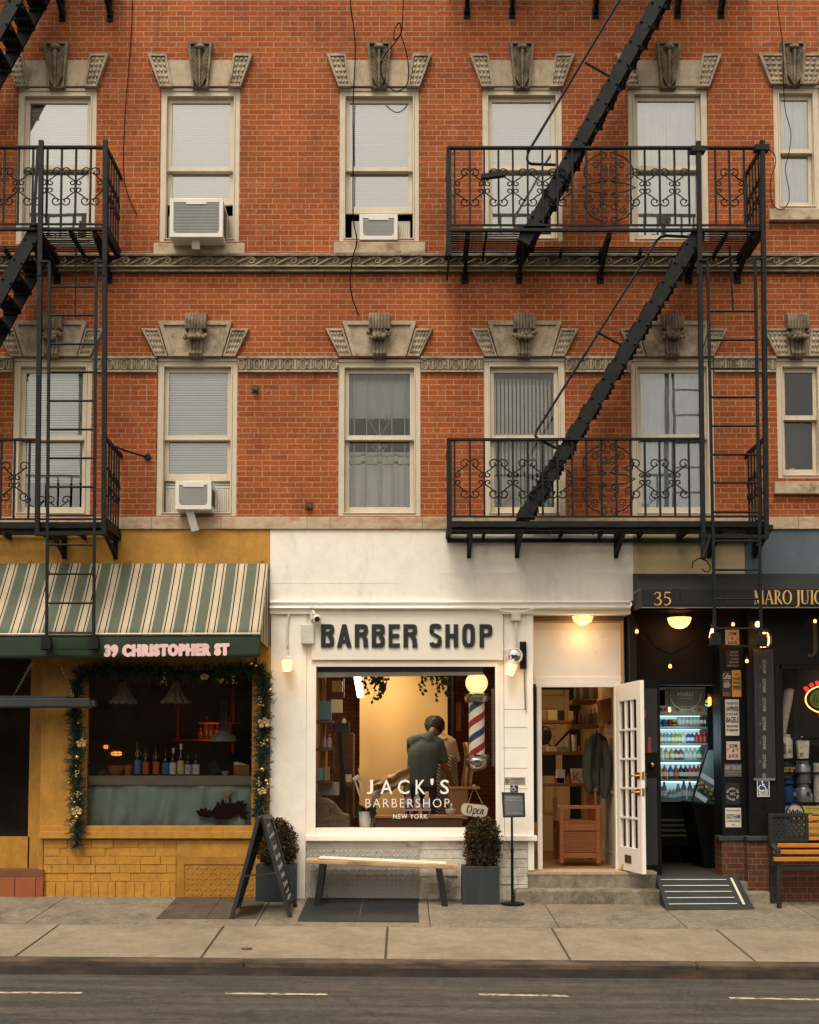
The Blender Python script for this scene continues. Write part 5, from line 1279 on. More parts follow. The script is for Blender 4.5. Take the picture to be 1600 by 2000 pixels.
mb = MB(); mb.lathe([(.03,.08),(.05,.03),(.088,-.01),(.092,-.03),(.08,-.035),(.07,-.02),(.001,-.01)], c, 18, 'y'); mb.tube([c+Vector((.0,.05,0)), c+Vector((.03,.09,.06))], .014, 6); mb.build('housing', m_fix, t, smooth=True)
MB().lathe([(.068,-.03),(.04,-.042),(.001,-.046)], c, 16, 'y').build('lens', m_chrome, t, smooth=True)
c = W(1022,1279,-.04); t = thing('sign_bracket', 'black metal bracket plate with a hanging rod at the edge of the doorway', 'bracket', c)
mb = MB(); mb.pbox(1016,1253,1028,1306,-.075,-.033); mb.build('plate', m_blk, t); mb = MB(); mb.tube([W(1022,1279,-.08), W(1022,1279,-.13), W(1029,1279,-.13)], .012, 6); mb.build('peg', m_blk, t)
mb = MB(); mb.bar(W(1024,1306,-.05), W(1026.5,1386,-.05), .016, .012); mb.build('rod', M('grey_rod', (.16,.13,.10), .6, bu=0), t)
m_cond = M('painted_conduit', (.60,.53,.44), .5, var=.06, bu=0)
def conduit(pp, label, Y=-.05, r=.012):
    pts = [W(a,b,Y) for a,b in pp]; out = []
    for i in range(len(pts)-1):
        p0, p1, p2, p3 = pts[max(i-1,0)], pts[i], pts[i+1], pts[min(i+2,len(pts)-1)]
        for k in range(5):
            t = k/5; out.append(.5*((2*p1)+(p2-p0)*t+(2*p0-5*p1+4*p2-p3)*t*t+(3*p1-p0-3*p2+p3)*t**3))
    out.append(pts[-1]); return tag(MB().tube(out, r, 8).build('conduit', m_cond, smooth=True), label, 'conduit')
conduit([(561,1262),(562,1215),(568,1196),(585,1187),(612,1184)], 'white conduit curving down to the left lantern', -.05)
conduit([(604,1187),(650,1188),(850,1188),(965,1189),(980,1193),(1000,1197)], 'long white conduit under the cornice above the BARBER SHOP board', -.11)
conduit([(1018,1197),(1034,1192),(1050,1188),(1130,1187),(1228,1187)], 'white conduit running under the cornice above the doorway', -.115)
conduit([(1008,1212),(1008,1268)], 'short white conduit dropping to the flood lamp', -.05)
conduit([(972,1246),(976,1262),(985,1269),(1003,1267)], 'thin white wire looping to the flood lamp', -.045, .005)
q = W(1008,1203,-.06); tag(MB().pbox(999,1193,1017,1212,-.09,-.034).build('junction_box', m_fix, bevel=.005), 'square white junction box at the end of the sign board', 'junction box')
tag(MB().pbox(588,1220,613,1257,-.11,-.034).build('utility_box', M('box_grey', (.50,.48,.43), .5, bu=0), bevel=.006), 'plain grey utility box overlapping the left edge of the sign board', 'utility box')
c = W(619,1208,-.14); t = thing('security_camera', 'white dome security camera at the top left of the sign board', 'security camera', c)
mb = MB(); mb.ball(c+Vector((.0,0,-.005)), .055, 14, 9, .95, 1.1, 1); mb.pbox(606,1184,614,1210,-.10,-.06); mb.tube([c+Vector((-.03,.03,.05)), c+Vector((-.05,.05,.10))], .02, 8); mb.build('housing', m_fix, t, smooth=True)
mb = MB(); mb.lathe([(.03,.0),(.028,-.012),(.001,-.014)], c+Vector((.008,-.055,-.012)), 14, 'y'); mb.build('lens', m_blk, t)
# ceiling lamp over the door
m_cl = emit('ceiling_glow', (1,.55,.18), 1.1, (.9,.7,.4))
def ceiling_lamp(px, py, Y, r, label, ztop, mtr, power=6):
    c = W(px,py,Y); t = thing('ceiling_lamp', label, 'ceiling lamp', c)
    mb = MB(); mb.lathe([(r*.95,.05),(r*1.0,.03),(r*.93,.022)], c, 20); mb.lathe([(r*.8,ztop-c.z),(r*.95,.048)], c, 20)
    for k in range(8):
        a_ = k*math.pi/4; mb.tube([c+Vector((r*.93*math.cos(a_),r*.93*math.sin(a_),.025)), c+Vector((r*.80*math.cos(a_),r*.80*math.sin(a_),-.035)), c+Vector((r*.40*math.cos(a_),r*.40*math.sin(a_),-.064))], .004, 4)
    mb.build('fitting', mtr, t)
    MB().lathe([(r*.9,.022),(r*.78,-.035),(r*.4,-.06),(r*.3,-.075),(.001,-.08)], c, 20).build('lamp_glass', m_cl, t, smooth=True)
    lamp('ceiling_light', c+Vector((0,-.10,-.20)), power, (1,.6,.26), .08)
ceiling_lamp(1138,1208,.14,.135,'lit round ceiling lamp over the barber shop doorway', W(1138,1199,-.02).z+.004, m_fix, 2.6)
# ---- open white glazed door
fd = thing('open_door', 'white glazed door of fifteen panes swung open at the barber shop', 'door', (W(1203,1698,RY).x,RY,zfl))
H0 = Vector((W(1206,1698,RY-.03).x, RY-.03, 0)); E0 = W(1255,1709,-.50); E0 = Vector((E0.x,-.50,0)); zb0, zt0 = W(1206,1696,RY-.03).z, W(1206,1338,RY-.03).z
dx = (E0-H0); DW = dx.length; dx.normalize(); nn_ = Vector((dx.y,-dx.x,0)); nn_ = nn_ if nn_.x < 0 else -nn_
def dbox(mb, u0, u1, z0, z1, t0=0, t1=.045):
    P = [H0+dx*u for u in (u0,u1)]; vs = []
    for z in (z0,z1):
        for u, tt in ((u0,t0),(u1,t0),(u1,t1),(u0,t1)): q = H0+dx*u-nn_*tt*1.0; vs.append((q.x,q.y,z))
    return mb.add(vs, [(0,3,2,1),(4,5,6,7),(0,1,5,4),(1,2,6,5),(2,3,7,6),(3,0,4,7)])
Hh = zt0-zb0; st_ = .11; mb = MB(); zp0, zp1 = zb0+Hh*.125, zb0+Hh*.905
dbox(mb,0,st_,zb0,zt0); dbox(mb,DW-st_*1.15,DW,zb0,zt0); dbox(mb,st_,DW-st_*1.15,zb0,zp0); dbox(mb,st_,DW-st_*1.15,zp1,zt0)
lw = DW-st_*2.15
for k in (1,2): u = st_+lw*k/3; dbox(mb,u-.012,u+.012,zp0,zp1,.004,.041)
for k in range(1,5): z = lerp(zp0,zp1,k/5); dbox(mb,st_,DW-st_*1.15,z-.012,z+.012,.002,.043)
mb.build('door_leaf', m_wht2, fd, bevel=.002)
for i in range(3):
    for k in range(5):
        u0, u1 = st_+lw*i/3+.012, st_+lw*(i+1)/3-.012; z0, z1 = lerp(zp0,zp1,k/5)+.012, lerp(zp0,zp1,(k+1)/5)-.012
        q0, q1 = H0+dx*u0-nn_*.022, H0+dx*u1-nn_*.022
        MB().add([(q0.x,q0.y,z0),(q1.x,q1.y,z0),(q1.x,q1.y,z1),(q0.x,q0.y,z1)], [(0,1,2,3)]).build('pane', m_sglass, fd)
mb = MB(); dbox(mb,st_+.15,DW-.33,zb0+.09,zb0+.18,-.006,0); mb.build('kick_plate', M('worn_brass', (.16,.11,.06), .4, .7), fd)
mb = MB()
for z in (zb0+Hh*.42, zb0+Hh*.505):
    dbox(mb, DW-.13, DW-.02, z-.035, z+.035, -.008, 0); q = H0+dx*(DW-.085)+nn_*.008; mb.tube([q+Vector((0,0,z)), q+nn_*.05+Vector((0,0,z)), q+nn_*.055-dx*.09+Vector((0,0,z-.005))], .010, 6)
    dbox(mb, DW-.003, DW+.002, z-.045, z+.045, .006, .038)
mb.build('door_handle', m_brass, fd)
mb = MB(); q = H0+dx*.2+nn_*.01; mb.tube([q+Vector((0,0,zb0+.07)), q+nn_*.03+Vector((0,0,zb0-.02)), q+nn_*.035+Vector((0,0,zb0-.05))], .012, 6); mb.build('door_stop', m_brass, fd)
# small notices
t = tag(MB().pbox(985,1518,1026,1532,-.026,-.0205).build('notice_plate', M('notice_grey', (.30,.26,.20), .6, bu=0)), 'small grey no smoking notice screwed to the pier', 'notice')
mb = MB(); ptext(mb, 'NO SMOKING', 998, 1520, 1023, 1524, -.0275, ext=.0008); ptext(mb, 'or vaping of any kind', 998, 1526, 1023, 1529, -.0275, ext=.0008)
c = W(991,1525,-.0275); mb.tube([c+Vector((.02*math.cos(k*.4),0,.02*math.sin(k*.4))) for k in range(16)], .003, 4, True); mb.bar(c+Vector((-.014,0,.014)), c+Vector((.014,0,-.014)), .005, .002, (0,1,0)); mb.build('lettering', m_blk, t)
m_sblue = M('sign_blue', (.012,.035,.085), .5, bu=0)
def wheelchair(mb, c, s, y):
    P = lambda a, b: Vector((c.x+a*s, y, c.z+b*s)); mb.ball(P(-.05,.40), .075*s, 8, 6, 1, .2, 1)
    mb.tube([P(-.04,.30), P(0,.02), P(.18,.02), P(.27,-.28), P(.38,-.26)], .04*s, 4); mb.tube([P(-.02,.17), P(.17,.17)], .035*s, 4)
    mb.tube([P(-.10+.25*math.cos(a_), -.14+.25*math.sin(a_)) for a_ in [math.pi*(.55+1.25*k/12) for k in range(13)]], .035*s, 4)
t = tag(MB().pbox(997,1534,1012,1547,-.0245,-.0205).build('access_sticker', m_sblue), 'small blue wheelchair sticker behind the framed floor stand', 'sticker')
mb = MB(); wheelchair(mb, W(1004,1540,-.025), .075, -.0255); mb.build('symbol', m_decal, t)
# ---------------------------------------------------------------- inside the barber shop
m_inw = M('inner_wall', (.33,.205,.095), .85, var=.1, bu=0); m_dkgreen = M('dark_green_wall', (.030,.034,.024), .8, var=.2, bu=0)
YB = 3.6
XR = W(1212,1500,RY+.1).x; XLI = W(585,1500,.125).x
zc = W(800,1213,.125).z
V = [(XLI,.125,zfl),(XR,.125,zfl),(XR,YB,zfl),(XLI,YB,zfl),(XLI,.125,zc),(XR,.125,zc),(XR,YB,zc),(XLI,YB,zc)]
MB().add(V, [(0,1,2,3)]).build('room_floor', m_floorw, ws); MB().add(V, [(4,7,6,5)]).build('room_ceiling', m_inw, ws)
MB().add(V, [(0,3,7,4)]).build('room_side', m_inw, ws); MB().add(V, [(1,5,6,2)]).build('room_side', m_inw, ws); xg = W(1010,1500,YB).x
MB().add([(XLI,YB,zfl),(xg,YB,zfl),(xg,YB,zc),(XLI,YB,zc)], [(0,1,2,3)]).build('room_back', m_inb, ws)
MB().add([(xg,YB,zfl),(XR,YB,zfl),(XR,YB,zc),(xg,YB,zc)], [(0,1,2,3)]).build('room_back', m_dkgreen, ws)
mb = MB(); a, b = W(1000,1500,RY+.06), W(1050,1500,RY+.06); mb.box(a.x-.02, a.x+.02, .125, 1.2, zfl, zc); mb.build('partition', m_inw, ws)
# cream beadboard and tiles on the right wall
mb = MB(); zq = lerp(zfl, zc, .30)
for k in range(26): y = .42+k*.075; mb.box(XR-.02, XR-.001, y, y+.068, zfl+.16, zq)
mb.box(XR-.03, XR-.001, .42, 2.4, zfl, zfl+.158); mb.box(XR-.035, XR-.001, .42, 2.4, zq, zq+.04); mb.build('beadboard', M('beadboard_cream', (.50,.42,.31), .6, bu=0), ws)
mb = MB()
for r_ in range(10):
    for k in range(10): y = .42+k*.155+(.077 if r_%2 else 0); z = zq+.045+r_*.078; mb.box(XR-.008, XR-.001, y, y+.15, z, z+.073)
mb.build('wall_tiles', M('tile_cream', (.50,.40,.27), .3, bu=0), ws)
# canvas backdrop
m_bd = M('canvas_backdrop', (.60,.42,.20), .9, var=.05, vs=2, bu=.05)
a, b = W(702,1760,2.6), W(874,1306,2.6)
mb = MB(); mb.grid(lambda u, v: (lerp(a.x,b.x,u), 2.6+.03*math.sin(u*9+v*2)*(.3+v)+(.05*math.sin(u*3.14) if v > .8 else 0)-.10*max(0,(.12-u)/.12)*(1 if v > .5 else .4), lerp(b.z,zfl+.05,v)), 40, 20)
t = thing('canvas_backdrop', 'tall cream canvas backdrop hanging behind the two people', 'backdrop', ((a.x+b.x)/2,2.6,zfl))
mb.build('cloth', m_bd, t, smooth=True); mb = MB(); mb.tube([(a.x-.1,2.6,b.z),(b.x+.1,2.6,b.z)], .025, 8); mb.build('crossbar', m_blk, t)
mb = MB(); mb.tube([(b.x+.08,2.6,zfl),(b.x+.08,2.6,b.z+.05)], .035, 8); mb.build('stand', m_blk, t)
# lights that are on inside
m_tube = emit('tube_white', (1,.92,.76), 6, (1,1,1))
def tube_light(p, q, label):
    A, B = Vector(p), Vector(q); t = thing('tube_light', label, 'ceiling light', (A+B)/2)
    MB().bar(A, B, .075, .035).build('diffuser', m_tube, t); MB().bar(A+Vector((0,0,.035)), B+Vector((0,0,.035)), .085, .03).build('housing', m_fix, t)
    mb = MB()
    for f in (.1,.9): c = lerp(A,B,f); mb.tube([c+Vector((0,0,.04)), (c.x,c.y,zc)], .004, 4)
    mb.build('hanger', m_blk, t)
tube_light(W(696,1312,.9), W(704,1360,2.0), 'bright tube light slanting above the left side of the backdrop')
lp = lamp('barber_tube_light', (W(740,1300,1.5).x,1.5,zc-.25), 31, (1,.74,.42), .7, 'AREA'); lp.data.shape = 'RECTANGLE'; lp.data.size = .8; lp.data.size_y = 1.6
lp = lamp('barber_back_light', (W(1120,1300,1.9).x,1.9,zc-.2), 5, (1,.68,.34), .6, 'AREA')
# barber pole
c = W(932,1505,.16); bp_ = thing('barber_pole', 'striped barber pole with a lit globe and chrome caps inside the window', 'barber pole', c); x, y = c.x, .18; z = lambda p: W(932,p,.18).z
pxm = lambda n: n/PPM*1.01
mb = MB(); mb.ball((x,y,z(1334)), pxm(22), 22, 14); mb.lathe([(pxm(12),z(1355)),(pxm(12),z(1350))], (x,y,0), 16); mb.build('globe', emit('globe_glow', (1,.62,.26), .7, (.9,.75,.5)), bp_, smooth=True)
prof = lambda L: [(pxm(r), z(p)) for r, p in L]
mb = MB(); mb.lathe(prof([(17,1373),(21,1371),(23,1366),(23.5,1361),(20,1358),(22,1356),(15,1353),(1,1352.5)]), (x,y,0), 28); mb.lathe(prof([(1,1508),(7,1506),(16,1501),(21.5,1493),(22.5,1484),(21,1481),(24,1478),(24,1474),(17,1473),(1,1472.8)]), (x,y,0), 28); mb.build('cap', m_chrome, bp_, smooth=True)
m_pw, m_pr, m_pb = M('pole_white', (.74,.68,.56), .3, bu=0), M('pole_red', (.30,.03,.02), .3, bu=0), M('pole_blue', (.035,.055,.15), .3, bu=0)
mb = MB(); n, m = 36, 60; r = pxm(15.5); fm = []
for j in range(m+1):
    for k in range(n): a_ = 2*math.pi*(k/n)+0; mb.v.append(Vector((x+r*math.cos(a_), y+r*math.sin(a_), lerp(z(1473),z(1371.5),j/m))))
Hc = z(1371.5)-z(1473); pit = 60/PPM*1.01
# helical stripes: vertices sheared along the helix so that stripe edges are clean
mb.v = []
for j in range(m+1):
    for k in range(n+1):
        mb.v.append(Vector((x+r*math.cos(2*math.pi*k/n), y+r*math.sin(2*math.pi*k/n), lerp(z(1473),z(1371.5),j/m))))
mb.f = []
NN = 4
seg = 96; mb.v = []; mb.f = []; fm = []
turns = Hc/pit
bands = [(0,.27,0),(.27,.5,1),(.5,.77,0),(.77,1.0,2)]
for t0, t1, mi in bands:
    J = 80; lo = len(mb.v)
    # each band is a helical ribbon clipped to the cylinder
    K0 = -int(turns)-3
    for rep in range(K0, 4):
        u0 = (rep+t0); u1 = (rep+t1); base = len(mb.v); cnt_ = 0
        for j in range(seg+1):
            th = 2*math.pi*j/seg
            za = z(1473)+(u0+j/seg+2)*pit; zb_ = z(1473)+(u1+j/seg+2)*pit
            za, zb_ = min(max(za,z(1473)),z(1371.5)), min(max(zb_,z(1473)),z(1371.5))
            mb.v += [Vector((x+r*math.cos(th), y+r*math.sin(th), za)), Vector((x+r*math.cos(th), y+r*math.sin(th), zb_))]
        for j in range(seg):
            q = [base+2*j, base+2*j+2, base+2*j+3, base+2*j+1]
            if (mb.v[q[3]]-mb.v[q[0]]).length+(mb.v[q[2]]-mb.v[q[1]]).length < 1e-5: continue
            mb.f.append(tuple(q)); fm.append(mi)
mb.build('striped_cylinder', None, bp_, mats=[m_pw, m_pr, m_pb], fmat=fm, smooth=False)
mb = MB(); mb.box(x+.02, x+.20, y+.03, y+.05, z(1488), z(1480)); mb.box(x+.02, x+.20, y+.03, y+.05, z(1366), z(1360)); mb.box(x+.17, x+.20, y-.02, y+.06, z(1498), z(1345)); mb.build('mounting_bar', m_chrome, bp_)
# open sign
os_ = thing('open_sign', 'small white notched board reading Open hanging on strings under the barber pole', 'sign', W(927,1597,.07)); yo = .06
pp = [(902,1573),(907,1569),(947,1573),(953,1579),(951,1591),(945,1598),(907,1592),(901,1586)]
MB().pprism(pp, yo, yo+.012).build('board', M('board_white', (.66,.60,.48), .6, bu=0), os_)
MB().pprism([(927+(x_-927)*1.05, 1583.5+(y_-1583.5)*1.10) for x_, y_ in pp], yo+.0125, yo+.016).build('board_edge', M('board_edge', (.2,.12,.06), .6, bu=0), os_)
mb = MB(); A = W(926,1535,yo); mb.tube([W(914,1571,yo), A, W(944,1574,yo)], .0035, 4); mb.ball(A, .016, 8, 6); mb.build('string', M('string_tan', (.45,.38,.28), .8, bu=0), os_)
m_opn = M('open_brown', (.06,.03,.015), .7, bu=0)
mb = MB(); O = W(911.5,1587.5,yo-.003); sc_ = W(944,1585,yo).x-O.x; sl = -.085
def T(a_, b_): return (O.x+(a_+.22*b_)*sc_, O.z+b_*sc_+a_*sc_*sl)
def cur(pts, wd): ribbon(mb, [T(*p) for p in pts], [w_*sc_ for w_ in wd], yo-.003)
arc = lambda cx, cy, rx, ry, a0, a1, n=16: [(cx+rx*math.cos(a0+(a1-a0)*k/n), cy+ry*math.sin(a0+(a1-a0)*k/n)) for k in range(n+1)]
wv = lambda n, a_=.03, b_=.075: [a_+(b_-a_)*abs(math.sin(math.pi*k/(n-1)*2)) for k in range(n)]
cur(arc(.13,.22,.125,.235,.5*math.pi,2.75*math.pi,22), [.03+.05*abs(math.cos(.5*math.pi+2.25*math.pi*k/22)) for k in range(23)]); cur([(-.06,.36),(-.02,.42),(.05,.40)], [.02,.04,.03])
cur([(.36,.28),(.40,.30),(.36,-.20)], [.03,.06,.06]); cur(arc(.46,.14,.085,.155,.9*math.pi,-.9*math.pi), wv(17))
cur([(.56,.12),(.67,.17),(.73,.23),(.69,.295),(.62,.24),(.60,.12),(.64,.0),(.71,-.01),(.78,.07)], [.025,.03,.04,.04,.06,.07,.06,.04,.02])
cur([(.80,.28),(.84,.29),(.81,-.01)], [.03,.06,.07]); cur([(.82,.17),(.90,.28),(.96,.27),(.94,.1),(.95,.0),(1.0,-.01),(1.05,.06)], [.03,.05,.07,.07,.06,.04,.02])
mb.build('lettering', m_opn, os_)
# hanging plants
m_vine = M('vine_leaf', (.025,.05,.018), .5, var=.4, vs=30, bu=0); m_pot = M('pot_grey', (.10,.09,.08), .7, bu=0)
def vine(px, py, label, strands, seed):
    rn = random.Random(seed); c = W(px,py,.7); t = thing('hanging_plant', label, 'plant', c); mb = MB(); mbs = MB()
    for k in range(strands):
        x_, y_, z_ = c.x+rn.uniform(-.16,.16), .7+rn.uniform(-.12,.12), c.z+.05; pts = [(x_,y_,z_)]; L = rn.uniform(.08,.42) if rn.random() < .5 else rn.uniform(.05,.2); n = max(3, int(L/.035)); dx_ = rn.uniform(-.35,.35)
        for j in range(n): x_ += dx_*.035+rn.uniform(-.014,.014); z_ -= .035*rn.uniform(.6,1.1); pts.append((x_,y_,z_))
        mbs.tube(pts, .003, 4)
        for j in range(1, len(pts)):
            if rn.random() < .75:
                p = Vector(pts[j]); a_ = rn.uniform(0,6.28); l = rn.uniform(.028,.055); d = Vector((math.cos(a_),rn.uniform(-.3,.3),-.8+.5*math.sin(a_))).normalized(); s = d.cross(Vector((0,1,0))).normalized()*l*.42
                mb.add([p, p+d*l*.35+s, p+d*l*.75+s*.7, p+d*l*1.1, p+d*l*.75-s*.7, p+d*l*.35-s], [(0,1,2,3,4,5)])
    mbs.build('stem', m_vine, t); mb.build('leaf', m_vine, t); MB().lathe([(.09,.06),(.12,.2),(.001,.2)], c, 14).build('pot', m_pot, t)
    MB().tube([c+Vector((0,0,.18)), (c.x,.7,zc)], .004, 4).build('cord', m_blk, t)
vine(735,1322,'bushy trailing plant hung near the tube light at the top of the barber window',20,5)
vine(850,1316,'trailing plant with long thin strands hung right of centre in the barber window',22,11)
# shelves at the left of the window
m_dkw = M('dark_metal', (.02,.02,.022), .5, bu=0)
t = thing('wall_shelf', 'walnut ladder shelf of hair products at the left end of the barber window', 'shelf', W(640,1620,.45))
mb = MB()
for p in (1407,1461,1525): mb.pbox(617,p,650 if p < 1500 else 648,p+5,.30,.60)
mb.build('board', m_wood_dk, t); mb = MB(); mb.pbox(628,1322,636,1620,.61,.66); mb.pbox(636,1465,640,1525,.31,.34); mb.build('upright', M('pine_post', (.30,.14,.05), .6, bu=0), t)
def shelf_items(L, y, cat_group):
    for px0, py0, px1, py1, nm, mt_, lab, kind in L:
        a, b = W(px0,py1,y), W(px1,py0,y); w_, h = b.x-a.x, b.z-a.z; cx = (a.x+b.x)/2
        if kind == 'box': o = MB().box(a.x,b.x,y,y+min(w_,.14),a.z,b.z).build(nm, mt_, bevel=.003)
        elif kind == 'bot': o = MB().lathe([(w_*.48,0),(w_*.5,.005),(w_*.5,h*.62),(w_*.42,h*.7),(w_*.17,h*.76),(w_*.17,h*.86),(w_*.24,h*.87),(w_*.24,h),(.001,h)], (cx,y+w_/2,a.z), 14).build(nm, mt_, smooth=True)
        elif kind == 'jar': o = MB().lathe([(w_*.46,0),(w_*.5,.006),(w_*.5,h*.72),(w_*.46,h*.78),(w_*.5,h*.79),(w_*.5,h),(.001,h)], (cx,y+w_/2,a.z), 16).build(nm, mt_, smooth=True)
        tag(o, lab, nm.replace('_',' '), cat_group)
bt = {k: M('pack_'+k, c_, .45, bu=0, var=.1) for k, c_ in dict(blue=(.10,.19,.25), teal=(.18,.36,.36), pink=(.42,.25,.27), cream=(.60,.50,.33), grey=(.30,.29,.27), dark=(.02,.02,.02), amber=(.25,.09,.02), orange=(.50,.13,.03), green=(.20,.24,.15), purple=(.13,.07,.12), white=(.62,.58,.5), tan=(.38,.24,.11), yellow=(.55,.40,.10), red=(.35,.03,.02)).items()}
shelf_items([
 (623,1369,647,1406,'towel_roll',bt['blue'],'stack of slate blue towels on the upper shelf of the barber window','box'),
 (647,1366,668,1392,'price_card',bt['cream'],'cream card with coloured dots beside the blue towels','box'),
 (649,1330,669,1350,'cardboard_box',bt['tan'],'tan cardboard box highest at the left of the barber window','box'),
 (639,1434,648,1460,'lotion_bottle',bt['pink'],'pink lotion bottle on the middle shelf','bot'),
 (630,1438,638,1460,'lotion_bottle',bt['grey'],'grey lotion bottle left of the pink one on the middle shelf','bot'),
 (621,1500,632,1524,'gel_jar',bt['teal'],'pale teal box left of the pair on the lower shelf','box'),
 (634,1498,644,1524,'gel_jar',bt['teal'],'pale teal box right of the pair on the lower shelf','box'),
 (668,1402,676,1412,'spray_bottle',bt['white'],'tiny white spray bottle on the dark wall speaker','bot'),
 ], .42, None)
tag(MB().pbox(650,1411,683,1432,.5,.62).build('wall_speaker', m_dkw, bevel=.004), 'black box speaker on a slim post in front of the inner brick wall', 'speaker')
tag(MB().bar(W(664,1432,.55), W(673,1560,.75), .05, .03).build('speaker_post', m_dkw), 'slanting black post under the box speaker', 'post')
tag(MB().pbox(656,1334,660,1338,.5,.5).pbox(641,1326,672,1362,.72,.80).build('wall_cabinet', m_wood_dk), 'dark wooden box frame behind the tan cardboard box', 'cabinet')
mb = MB(); mb.pbox(652,1432,690,1600,1.1,1.5); tag(mb.build('station_cabinet', m_wood_dk, bevel=.005), 'brown wooden barber station at the left behind the window', 'cabinet')
mb = MB(); mb.pbox(622,1528,662,1554,.55,.75); tag(mb.build('sink_basin', M('basin_grey', (.32,.30,.28), .4, bu=0), bevel=.01), 'grey metal drawer unit under the lower shelf', 'drawer unit')
q = W(652,1512,.5); t = thing('cactus_pot', 'slim green cactus in a small dark red pot', 'plant', q); MB().lathe([(.035,0),(.047,.06),(.001,.06)], q, 12).build('pot', M('pot_red', (.12,.02,.015), .5, bu=0), t); MB().tube([q+Vector((0,0,.05)), q+Vector((.0,0,.2)), q+Vector((.012,0,.33))], [.012,.011,.006], 6).build('stem', M('cactus_green', (.06,.10,.04), .6, bu=0), t)
mb = MB(); mb.pbox(668,1528,692,1536,.7,.9); mb.pbox(676,1536,680,1600,.78,.82); tag(mb.build('side_table', m_wood_dk), 'small dark side table holding the jar of brushes', 'table')
q = W(678,1527,.8); t = thing('brush_jar', 'white jar of dark combs and brushes on the small side table', 'jar', q); MB().lathe([(.055,0),(.055,.09),(.05,.09),(.05,.01),(.001,.01)], q, 14).build('jar', bt['cream'], t)
mb = MB(); rn = random.Random(5)
for k in range(7): mb.bar(q+Vector((rn.uniform(-.03,.03),rn.uniform(-.03,.03),.03)), q+Vector((rn.uniform(-.07,.07),rn.uniform(-.04,.04),rn.uniform(.14,.20))), .012, .008)
mb.build('comb', m_dkw, t)
t = thing('clothes_brush', 'pale wooden barber brushes leaning against the backdrop', 'brush', W(700,1560,.6)); mb = MB()
mb.tube([W(691,1524,.6), W(702,1516,.6)], .028, 8); mb.build('brush_head', bt['cream'], t); mb = MB(); mb.bar(W(694,1526,.6), W(703,1555,.6), .02); mb.bar(W(700,1522,.6), W(710,1546,.6), .02); mb.bar(W(700,1500,.62), W(714,1560,.62), .012); mb.build('brush_handle', bt['cream'], t)
# ornate old register back in the lower left corner
t = thing('cash_register', 'ornate antique bronze cash register back in the lower left of the barber window', 'cash register', W(648,1617,.16)); m_brz = M('aged_bronze', (.12,.085,.05), .5, .5, var=.4, vs=14, bu=.5, bs=30)
pp = [(614,1548),(626,1548),(628,1558),(640,1560),(652,1568),(660,1578),(668,1588),(682,1592),(684,1617),(614,1617)]
MB().pprism(pp, .15, .36).build('case', m_brz, t, bevel=.01); mb = MB(); c = W(636,1582,.148)
for r_ in (.03,.05,.065): mb.tube([c+Vector((r_*math.cos(k*.35),0,r_*1.3*math.sin(k*.35))) for k in range(18)], .004, 4, True)
for k in range(10): mb.tube([W(618+k*6,1604,.148)+Vector((.015*math.cos(j*.7),0,.015*math.sin(j*.7))) for j in range(9)], .0035, 4, True)
for i in range(4): mb.bar(W(616,1567+i*4,.148), W(628-i,1567+i*4,.148), .004)
mb.build('scroll_relief', m_brz, t)
# counter, product display and bits in the foreground of the window
m_wcount = M('counter_wood', (.085,.036,.016), .5, var=.25, vs=6, stretch=(6,6,1), bu=.05)
mb = MB(); mb.pbox(733,1595,735,1620,.12,.5); mb.pbox(735,1598,903,1620,.14,.5); tag(mb.build('window_counter', m_wcount), 'dark panelled wooden counter at the bottom of the barber window', 'counter')
mb = MB(); mb.pbox(731,1593.5,906,1597.5,.10,.52); tag(mb.build('counter_top', M('counter_edge', (.30,.13,.045), .5, bu=0)), 'thin orange wooden top on the dark window counter', 'counter top')
mb = MB(); mb.pbox(879,1537,938,1541,1.0,1.6); tag(mb.build('wood_worktop', M('worktop_wood', (.46,.25,.09), .5, bu=0)), 'light wooden worktop edge behind the person in the tee', 'worktop')
mb = MB(); mb.pbox(879,1541.2,914,1600,1.02,1.55); tag(mb.build('wood_cupboard', M('cupboard_wood', (.30,.16,.06), .55, var=.15, stretch=(6,6,1), bu=0)), 'light wooden cupboard under the worktop', 'cupboard')
q = W(880,1592,.3); t = thing('shaving_bowl', 'white shaving bowl with a small brush on the counter', 'bowl', q); MB().lathe([(.03,0),(.055,.03),(.066,.07),(.06,.07),(.045,.03),(.001,.02)], q, 18).build('bowl', bt['white'], t, smooth=True); MB().lathe([(.008,.05),(.008,.10),(.013,.11),(.012,.13),(.001,.135)], q+Vector((.01,0,0)), 8).build('brush', bt['white'], t)
for i, (px, mt1, lab, cp) in enumerate(((797,'purple','plum pump bottle, left of the three on the counter','purple'),(815,'pink','pale blue topped pump bottle, middle of the three','teal'),(834,'pink','yellow topped pump bottle, right of the three','yellow'))):
    q = W(px,1580,.22); t = thing('pump_bottle', lab, 'bottle', q); MB().box(q.x-.036,q.x+.036,.2,.26,q.z,q.z+.14).build('bottle', bt[mt1], t, bevel=.008)
    MB().box(q.x-.022,q.x+.022,.21,.25,q.z+.1405,q.z+.20).build('pump', bt[cp], t, bevel=.004); MB().box(q.x-.03,q.x+.03,.1985,.1995,q.z+.05,q.z+.11).build('label', bt['grey'], t)
mb = MB(); mb.pbox(788,1580.3,842,1584,.18,.30)
for px in (792,838): mb.pbox(px,1584,px+2,1594,.2,.22)
tag(mb.build('bottle_stand', bt['pink']), 'small pale stand under the three pump bottles', 'stand')
